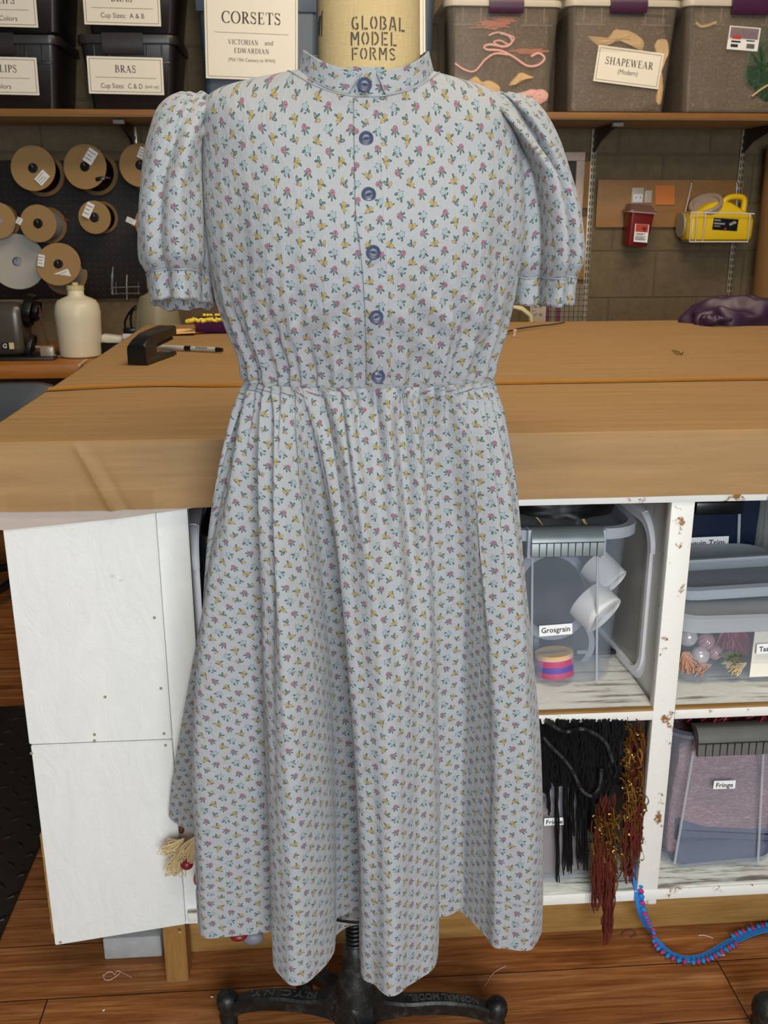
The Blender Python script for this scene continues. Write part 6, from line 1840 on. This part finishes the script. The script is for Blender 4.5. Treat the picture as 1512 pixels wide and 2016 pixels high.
# upper cubby past the divider
def ornament(px, py, y, r, mat, label, ribs=0):
    k = mpp(y, py)*r; c = P(px, py, y); mb = MB(); R = []
    n = 14
    for i in range(n+1):
        a = pi*i/n; R.append([Vector((max(1e-5, sin(a))*(k*(1+(.05*cos(ribs*2*pi*q/40) if ribs else 0)))*cos(2*pi*q/40), max(1e-5, sin(a))*(k*(1+(.05*cos(ribs*2*pi*q/40) if ribs else 0)))*sin(2*pi*q/40), -k*1.05*cos(a))) for q in range(40)])
    mb.loft(R, mat=Matrix.Translation(c) @ Matrix.Rotation(radians(35), 4, 'Y') @ Matrix.Rotation(.5, 4, 'X'))
    return solo('bauble', mb, mat, label, 'bauble', 'baubles in the tassel bin')
tt_, cxt, wt_, yt_, zt3 = front_tub('clear_bin', 'low clear lidded bin labelled Tassels holding baubles and tassels', 1336, 1660, 1238, 1341, ZH, 1420, ('clear', 'rim'), GG, .34, .95, .04)
part('lid', MB().loft([rr(cxt, yt_+.17, wt_+.012, .352, .045, zt3-.006), rr(cxt, yt_+.17, wt_+.024, .364, .05, zt3-.004), rr(cxt, yt_+.17, wt_+.024, .364, .05, zt3+.020), rr(cxt, yt_+.17, wt_+.010, .350, .045, zt3+.024), rr(cxt, yt_+.17, wt_-.03, .31, .035, zt3+.018)]), 'rim', tt_)
a_, b_ = P(1474, 1335, yt_+.008), P(1640, 1240, yt_+.004)
part('label_sheet', MB().bb(a_.x, b_.x, yt_+.006, yt_+.0075, ZH+.012, b_.z), 'paper', tt_, smooth=False)
px_card(tt_, 1513, 1276, 56, 24, yt_-.001, [('Tassels', 'bold', 12.5, 0, 44)], radians(-2.5), mat='white')
yo = yt_+.030
ornament(1354, 1254, yo, 19, 'pearl', 'plain pearl bauble high in the Tassels bin beside the divider')
ornament(1378, 1290, yo-.006, 18, 'pearl', 'plain pearl bauble in the middle of the Tassels bin', 40)
ornament(1390, 1262, yo, 17, 'pinkbauble', 'upper pink fluted bauble in the Tassels bin', 12)
ornament(1407, 1284, yo, 15, 'pinkbauble', 'lower pink fluted bauble in the Tassels bin', 12)
def tassel(px, py, y, rpx, lpx, mat, label, n=60, ang=0.0, kind=None, cat='tassel', group='tassels in the bin'):
    k = mpp(y, py); c = P(px, py, y); mb = MB(); rr_ = random.Random(int(px*7+py))
    for i in range(n):
        a = ang+rr_.uniform(-.55, .55); L = lpx*k*rr_.uniform(.6, 1.0); pts = []
        dx = rr_.uniform(-.3, .3)*rpx*k; dy = rr_.uniform(-.015, .006)
        for q in range(6):
            t = q/5; pts.append(c+Vector((dx+sin(a)*L*t+.004*n1(t*4, i), dy*t-.004, .3*rpx*k-cos(a)*L*t+.003*n1(t*5, i+.5))))
        mb.tube(pts, .0011, 4)
    return solo('tassel', mb, mat, label, cat, group, kind=kind)
tassel(1347, 1288, yo-.012, 20, 46, 'salmon', 'salmon silk tassel lying against the divider in the Tassels bin', 60, .35)
tassel(1440, 1242, yo+.012, 60, 70, 'redsilk', 'dark red silk tassels bunched behind the label sheet of the Tassels bin', 150, .1)
tassel(1425, 1300, yo-.012, 50, 24, 'olive', 'olive green tassel low in the Tassels bin', 70, 1.3)
tassel(1385, 1318, yo-.014, 40, 26, 'salmon', 'loose salmon fringe at the bottom of the Tassels bin', 30, -1.2)
tassel(1455, 1316, yo-.012, 40, 30, 'tasselcream', 'pale cream tassel at the bottom of the Tassels bin', 40, -1.3)
pile('trim_pile', 'dark tangled trims filling the back of the Tassels bin', cxt, yo+.035, wt_*.9, .25, ZH+.006, .06, 'redyarn', 8, 'trim')
# loose clear lid on top, tilted back
ly = yt_+.05
a_, b_ = P(1345, 1195, ly), P(1640, 1122, ly+.10)
L = thing('bin_cover', 'loose clear lid leaning tilted on top of the Tassels bin', 'lid', ((a_.x+b_.x)/2, ly, zt3+.03))
lm_ = Matrix.Translation(((P(1338, 1190, ly).x+P(1640, 1190, ly).x)/2, ly+.03, zt3+.0395)) @ Matrix.Rotation(radians(1.5), 4, 'X') @ Matrix.Rotation(radians(-2), 4, 'Y')
part('panel', MB().loft([rr(0, .055, .27, .12, .04, 0), rr(0, .055, .27, .12, .04, .003)], mat=lm_), 'clear', L)
part('rim', MB().loft([rr(0, .055, .29, .14, .05, -.014), rr(0, .055, .294, .144, .05, .004), rr(0, .055, .27, .12, .04, .006), rr(0, .055, .268, .118, .04, -.014), rr(0, .055, .29, .14, .05, -.014)], (False, False), mat=lm_), 'rim', L)
# navy bin behind
yn = yt_+.36
a_, b_ = P(1322, 1010, yn), P(1502, 1010, yn)
tn = thing('storage_bin', 'navy bin labelled Sequin Trim at the back of the cubby behind the tassels', 'storage bin', ((a_.x+b_.x)/2, yn, ZH))
part('tub', tub((a_.x+b_.x)/2, yn, b_.x-a_.x, (b_.x-a_.x)*.95, .2, .19, ZH, .835-ZH, .012), 'navy', tn)
c0, c1 = P(1452, 1130, yn-.001), P(1456, 1005, yn-.001)
part('corner_rib', MB().tube([c0, c1], .003, 6), 'rim', tn)
a_, b_ = P(1366, 1012, yn-.01), P(1462, 985, yn-.01); part('latch', MB().bb(a_.x, b_.x, yn-.02, yn, a_.z, min(.838, b_.z), .003), 'black', tn)
px_card(tn, 1387, 1068, 106, 25, yn-.004, [('Sequin Trim', 'bold', 13.5, 0, 88, 0)], radians(-1), mat='white')
px_card(tn, 1390, 1083, 42, 1.6, yn-.003, [], radians(-2), mat='rim')
solo('torn_paper', MB().grid(lambda u, v: P(1414+44*u, 1124-22*v*(1-abs(2*u-1)**1.2)-1*u, yn-.03-.006*sin(u*7)), 16, 8), 'white', 'small torn white paper sticking up behind the leaning clear lid', 'paper')
# lower cubby: bins of fringe
tf, cxf, wf, yf_, zf_ = front_tub('clear_bin', 'clear bin labelled Fringe behind the hanging black fringe', 960, 1190, 1505, 1738, ZL, 1100, ('clear', 'rim'), GG, lip=0)
pile('fringe_pile', 'beige folded fringe filling the bin behind the black fringe', cxf, yf_+.014, wf*.88, .3, ZL+.006, .2, plain('dusty_beige', '#8d7a72', .8, var=.1), 11, 'fringe')
px_card(tf, 1091, 1617, 48, 20, yf_+.004, [('Fringe', 'bold', 12, 0, 40)], 0, mat='white')
# black fringe: cord, mass and strands
kf = thing('black_fringe', 'bundle of black rayon fringe hanging from the lower cubby beside the skirt', 'fringe', P(1140, 1580, 1.40))
yk = 1.374
mb = MB()
rb_ = random.Random(3)
def curtain(x0, x1, ytop, yb_, y, n, mb, r=.0013, wav=.004):
    for i in range(n):
        px = rb_.uniform(x0, x1); yb__ = yb_(px)*rb_.uniform(.985, 1.0); yy = y+rb_.uniform(-.018, .02); pts = []
        for q in range(9):
            t = q/8; p = P(px+3*n1(t*2.5, i*.37)-(px-1140)*.05*t, ytop+(yb__-ytop)*t, yy); pts.append(p+Vector((wav*n1(t*4, i*1.3), wav*n1(t*3, i+7.), 0)))
        mb.tube(pts, r, 4)
curtain(1062, 1228, 1416, lambda x: 1562+14*sin(x*.05) - max(0, (x-1195))*.9, yk-.008, 760, mb, .0018, .010)
part('yarn_mass', mb, 'blackyarn', kf, kind='stuff')
mb = MB(); 
for x0, x1, yb_ in ((1076, 1080, 1612), (1093, 1101, 1742), (1104, 1126, 1725), (1127, 1132, 1650), (1136, 1156, 1715), (1158, 1172, 1640)):
    curtain(x0, x1, 1540, lambda x: yb_, yk-.01, 22 if x1-x0 > 10 else 8, mb, .0011, .003)
part('long_strands', mb, 'blackyarn', kf, kind='stuff')
mb = MB()
for k0, pts in enumerate((((1068, 1450), (1085, 1470), (1110, 1495), (1128, 1520), (1145, 1555), (1165, 1566), (1180, 1548), (1184, 1512)), ((1075, 1420), (1110, 1440), (1150, 1436), (1190, 1460), (1206, 1500)))):
    q = [Vector(p) for p in cr([tuple(P(x, y, yk-.034)) for x, y in pts], 110)]
    mb.tube(q, lambda t: .0042*(1+.18*sin(t*320)), 8)
part('header_cord', mb, 'blackyarn', kf)
body = MB()
def bk_fn(u, v):
    p = P(1058+172*u, 1413+162*v-(30*max(0, u-.8)/.2)*v+6*sin(u*40)*v, yk+.006); return p+Vector((0, .022*mnoise.noise(p*30), 0))
body.grid(bk_fn, 40, 30); part('yarn_back', body, 'blackyarn', kf, smooth=True, kind='stuff')
# rust and gold fringe
rf = thing('gold_fringe', 'rust red and gold metallic fringe spilling from the lower cubby past its edge', 'fringe', P(1220, 1850, 1.35))
mb = MB()
def cur2(n, x0, x1, y0, y1, ydepth, mb, r, dx=0, wav=.006):
    for i in range(n):
        px = rb_.uniform(x0, x1); e = rb_.uniform(.72, 1.0); pts = []; yy = ydepth+rb_.uniform(-.012, .012); s0_ = rb_.uniform(y0[0], y0[1]); e1 = s0_+(y1-s0_)*e
        for q in range(12):
            t = q/11; p = P(px+dx*t, s0_+(e1-s0_)*t, yy-.02*t); pts.append(p+Vector((wav*n1(t*6, i*.9), wav*n1(t*5, i+3.), 0)))
        mb.tube(pts, r, 4)
cur2(70, 1236, 1268, (1420, 1520), 1690, 1.375, mb, .0012, -8); cur2(70, 1168, 1212, (1560, 1640), 1770, 1.360, mb, .0012, -2); cur2(34, 1192, 1212, (1680, 1720), 1862, 1.345, mb, .0013, -6, .004); cur2(16, 1164, 1180, (1600, 1680), 1800, 1.35, mb, .0012, 2); cur2(26, 1226, 1252, (1600, 1650), 1740, 1.365, mb, .0012, -2)
part('rust_strands', mb, 'rust', rf, kind='stuff')
mb = MB()
for j_ in range(210):
    i = j_*90/210
    if i < 46: cx_, cy_ = 1248+rb_.uniform(-22, 20), 1416+270*(i/46)
    else: cx_, cy_ = 1196+rb_.uniform(-26, 28)-(i-46)*.2, 1590+150*((i-46)/44)
    pts = []; a = rb_.uniform(0, 6.28)
    for q in range(14):
        t = q/13; pts.append(P(cx_+9*cos(a+t*5)*(.5+n1(t*3, i)), cy_+12*t*2+8*sin(a+t*6), 1.350+.012*n1(i*.3, t)-(.0 if i < 46 else .012)))
    mb.tube(pts, .0016, 5, flat=.4)
part('gold_ribbon', mb, 'gold', rf, kind='stuff')
# right hand fringe bin
t5, cx5, w5, y5, z5 = front_tub('clear_bin', 'clear bin labelled Fringe full of pink yarn in the cubby past the divider', 1322, 1580, 1452, 1706, ZL, 1420, ('clear', 'rim'), GG)
grip_latch(t5, 1372, 1540, 1431, 1490, y5, z5, 'latch2', 12)
rb = MB()
for xa_, xb2_ in ((1369, 1328), (1504, 1492)):
    p0, p1 = P(xa_, 1456, y5-.002), P(xb2_, 1700, y5+.010); rb.tube([p0, p1], .0024, 6)
part('ribs', rb, 'rim', t5)
px_card(t5, 1426, 1544.5, 53, 22, y5+.002, [('Fringe', 'bold', 12.5, 0, 41)], radians(1), mat='white')
pile('yarn_pile', 'pink fringe yarn filling the upper part of the Fringe bin', cx5, y5+.014, w5*.86, .3, ZL+.02, .215, 'pinkyarn', 21, 'yarn')
pile('yarn_pile', 'slate purple cloth at the bottom of the Fringe bin under the pink yarn', cx5+.01, y5+.009, w5*.87, .3, ZL+.006, .085, plain('slate_cloth', '#4c5068', .7, var=.25, scale=20), 22, 'cloth', wave=.05)
mb = MB(); cb = Vector((P(1450, 1430, y5+.14).x, y5+.16, z5-.01))
mb.grid(heap, 60, 20)
for v in mb.v: v.x = cb.x+(v.x-cb.x)*1.35; v.z = cb.z+(v.z-cb.z)*1.0
solo('yarn_heap', mb, 'redyarn', 'dark red yarn heaped above the Fringe bin latch', 'yarn heap', kind='stuff', smooth=True)
mb = MB()
for i in range(160):
    c = Vector((cb.x+rb_.uniform(-.14, .13), y5+rb_.uniform(.0, .10), z5+.004+rb_.uniform(0, .03))); a = rb_.uniform(0, 6)
    mb.tube([c+Vector((.018*cos(a+t), .01*sin(a*2+t), .007*sin(a+2*t))) for t in (0, .6, 1.2, 1.8, 2.4)], .0012, 4)
solo('yarn_loops', mb, 'redsilk', 'loose dark red yarn loops along the back of the Fringe bin', 'yarn', kind='stuff')

# ------------------------------------------------------------------ pompom trim
pt = [P(1249, 1700, 1.375), P(1254, 1735, 1.362), P(1258, 1770, 1.346), P(1264, 1800, 1.342), PZ(1276, 1828, .045), PZ(1292, 1855, .014), PZ(1318, 1879, .006), PZ(1350, 1890, .005), PZ(1384, 1886, .005), PZ(1412, 1872, .005), PZ(1440, 1856, .005), PZ(1478, 1839, .005), PZ(1512, 1830, .005), PZ(1560, 1824, .005)]
pt = [Vector(p) for p in cr([tuple(p) for p in pt], 120)]
pp = thing('pompom_trim', 'bright blue braid trim with pink and blue pompoms trailing onto the floor', 'pompom trim', PZ(1350, 1890, 0))
br_ = MB(); sides = []
for i, p in enumerate(pt):
    t = (pt[min(i+1, len(pt)-1)]-pt[max(i-1, 0)]).normalized(); n_ = Vector((t.y, -t.x, 0)); n_ = n_.normalized() if n_.length > .2 else Vector((1, 0, 0))
    if p.z > .05: n_ = Vector((1, -.1, 0)).normalized()
    sides.append((p, t, n_))
br_.loft([[p-n_*.0065+Vector((0, 0, .0)), p-n_*.0065+Vector((0, 0, .002)), p+Vector((0, -.0, .0028)), p+n_*.0065+Vector((0, 0, .002)), p+n_*.0065] for p, t, n_ in sides])
for k_ in (-.0062, -.002, .002, .0062): br_.tube([p+n_*k_+Vector((0, 0, .0022)) for p, t, n_ in sides], lambda t: .0013*(1+.3*sin(t*500)), 5)
part('braid', br_, 'bluetrim', pp)
acc = 0; cnt = 0
for i in range(1, len(sides)):
    p, t, n_ = sides[i]; acc += (p-sides[i-1][0]).length
    if acc > .0080:
        acc = 0; cnt += 1
        side = 1 if i < 88 else -1
        s_ = (.004 if p.z > .05 else .0085)
        c = p+n_*side*s_*(1 if i < 88 else 1)+Vector((0, -.003 if p.z > .05 else 0, .0035))
        m = Matrix.Translation(c) @ (n_ if p.z < .05 else Vector((1, 0, -.7))).to_track_quat('X', 'Z').to_matrix().to_4x4()
        part('pompom', MB().ball((0, 0, 0), .0040, 8, (1.5, .9, .95), m), 'pinkpom' if cnt % 2 else 'bluepom', pp)
# cream tassel sticking out of the end cubby
ct_ = thing('cream_tassel', 'cream silk tassel fringe with a dark red ball sticking out beside the skirt', 'tassel', P(360, 1680, 1.33))
mb = MB(); yq = 1.328
for i in range(110):
    g_ = i % 3
    if g_ == 0: b0 = (362, 1650); dirx, diry = -44, rb_.uniform(10, 44)
    elif g_ == 1: b0 = (385, 1646); dirx, diry = -18-rb_.uniform(0, 12), 52
    else: b0 = (352, 1680); dirx, diry = -14+rb_.uniform(-8, 20), 44
    w_ = rb_.uniform(3, 9); L_ = rb_.uniform(.6, 1.1); ra_ = rb_.uniform(-.38, .38); dirx, diry = dirx*cos(ra_)-diry*sin(ra_), dirx*sin(ra_)+diry*cos(ra_); yy = yq-(.018 if g_ == 1 else .004)-rb_.uniform(0, .012)
    pts = []
    for q in range(13):
        a = 2*pi*q/13; s_ = .5-.5*cos(a); wv = sin(a)*w_*s_**.7
        l_ = sqrt(dirx**2+diry**2); nx, ny = -diry/l_, dirx/l_
        pts.append(P(b0[0]+dirx*L_*s_+nx*wv+rb_.uniform(-.6, .6), b0[1]+diry*L_*s_+ny*wv+6*sin(s_*3)*(g_ == 0), yy))
    mb.tube(cr([tuple(p) for p in pts], 22, True), .00075, 4, True)
part('silk_loops', mb, 'tasselcream', ct_, kind='stuff')
part('red_ball', MB().ball(P(368, 1701, 1.318), .0095, 16, (1.1, 1, .95)), 'redball', ct_)
part('green_ball', MB().ball(P(350, 1691, 1.326), .009, 14, (.8, 1, 1.2)), plain('sage_silk', '#8f9a80', .5), ct_)
bd_ = MB()
for i in range(9):
    for j_ in range(3): bd_.ball(P(384+5*j_+i*1.0, 1656+9*i-4*j_, 1.326), .0034, 6, (1.4, .7, .9))
part('woven_header', bd_, 'rust', ct_)
bd_ = MB()
for i in range(8):
    for j_ in range(2): bd_.ball(P(388+5*j_+i*1.0, 1661+9*i-4*j_, 1.325), .0026, 6, (1.3, .7, .8))
part('header_thread', bd_, 'tasselcream', ct_)
part('dark_knot', MB().ball(P(357, 1634, 1.336), .006, 10, (.8, .6, 1.2)), 'rust', ct_)
solo('wooden_ball', MB().ball(P(389, 1731, 1.335), .0095, 14, (.75, .8, 1.25)), plain('pink_brown_ball', '#8d5a4a', .35), 'pinkish brown tassel ball hanging beside the hem of the skirt', 'ball')
solo('red_tassel_ball', MB().ball(P(470, 1842, 1.36), .011, 16, (1.35, 1, .75)), 'redball', 'dark red tassel ball peeping out under the skirt hem by the toe board', 'ball')
solo('lavender_ball', MB().ball(P(498, 1846, 1.372), .014, 16, (1.3, .8, .9)), plain('grey_lavender', '#7d7882', .5), 'grey lavender cushioned tassel ball under the skirt hem', 'ball')
# threads and lint on the floor
GT = 'thread scraps on the floor'
def thread(pts, mat, label, r=.0006):
    q = [PZ(x, y, .0012) for x, y in pts]; return solo('thread_scrap', MB().tube(cr([tuple(v) for v in q], 60), r, 5), mat, label, 'thread', GT)
thread([(203, 1918), (206, 1928), (216, 1929), (230, 1921), (237, 1913), (230, 1912), (226, 1919), (222, 1914), (212, 1914), (204, 1921)], 'pinkthread', 'tangled pale pink thread loop on the floor before the concrete block', .0008)
thread([(237, 1913), (248, 1918), (260, 1925)], 'pinkthread', 'thin pale thread tail beside the tangled loop', .0005)
thread([(953, 1942), (960, 1933), (966, 1922), (976, 1912), (995, 1902)], 'pinkthread', 'long curved pale thread on the floor beside the centre pedestal leg', .0007)
thread([(1375, 1842), (1384, 1841), (1396, 1844), (1404, 1847)], 'whitethread', 'short white thread on the floor above the pompom trim curve')
thread([(1413, 1878), (1420, 1880), (1427, 1880)], 'whitethread', 'short white thread on the floor just below the pompom braid', .001)
thread([(1238, 1813), (1244, 1818), (1250, 1811)], 'whitethread', 'tiny white lint curl at the toe board by the gold fringe', .0012)
thread([(1222, 1842), (1230, 1834), (1244, 1832), (1252, 1840), (1240, 1846)], plain('mauve_thread', '#6a4550', .9), 'mauve thread tangle on the floor under the gold fringe', .0008)
thread([(415, 1962), (420, 1963)], 'whitethread', 'white speck of lint on the floor behind the pedestal foot', .001)
thread([(202, 1990), (206, 1988)], 'whitethread', 'white speck of lint alone on the floor near the picture bottom', .0012)
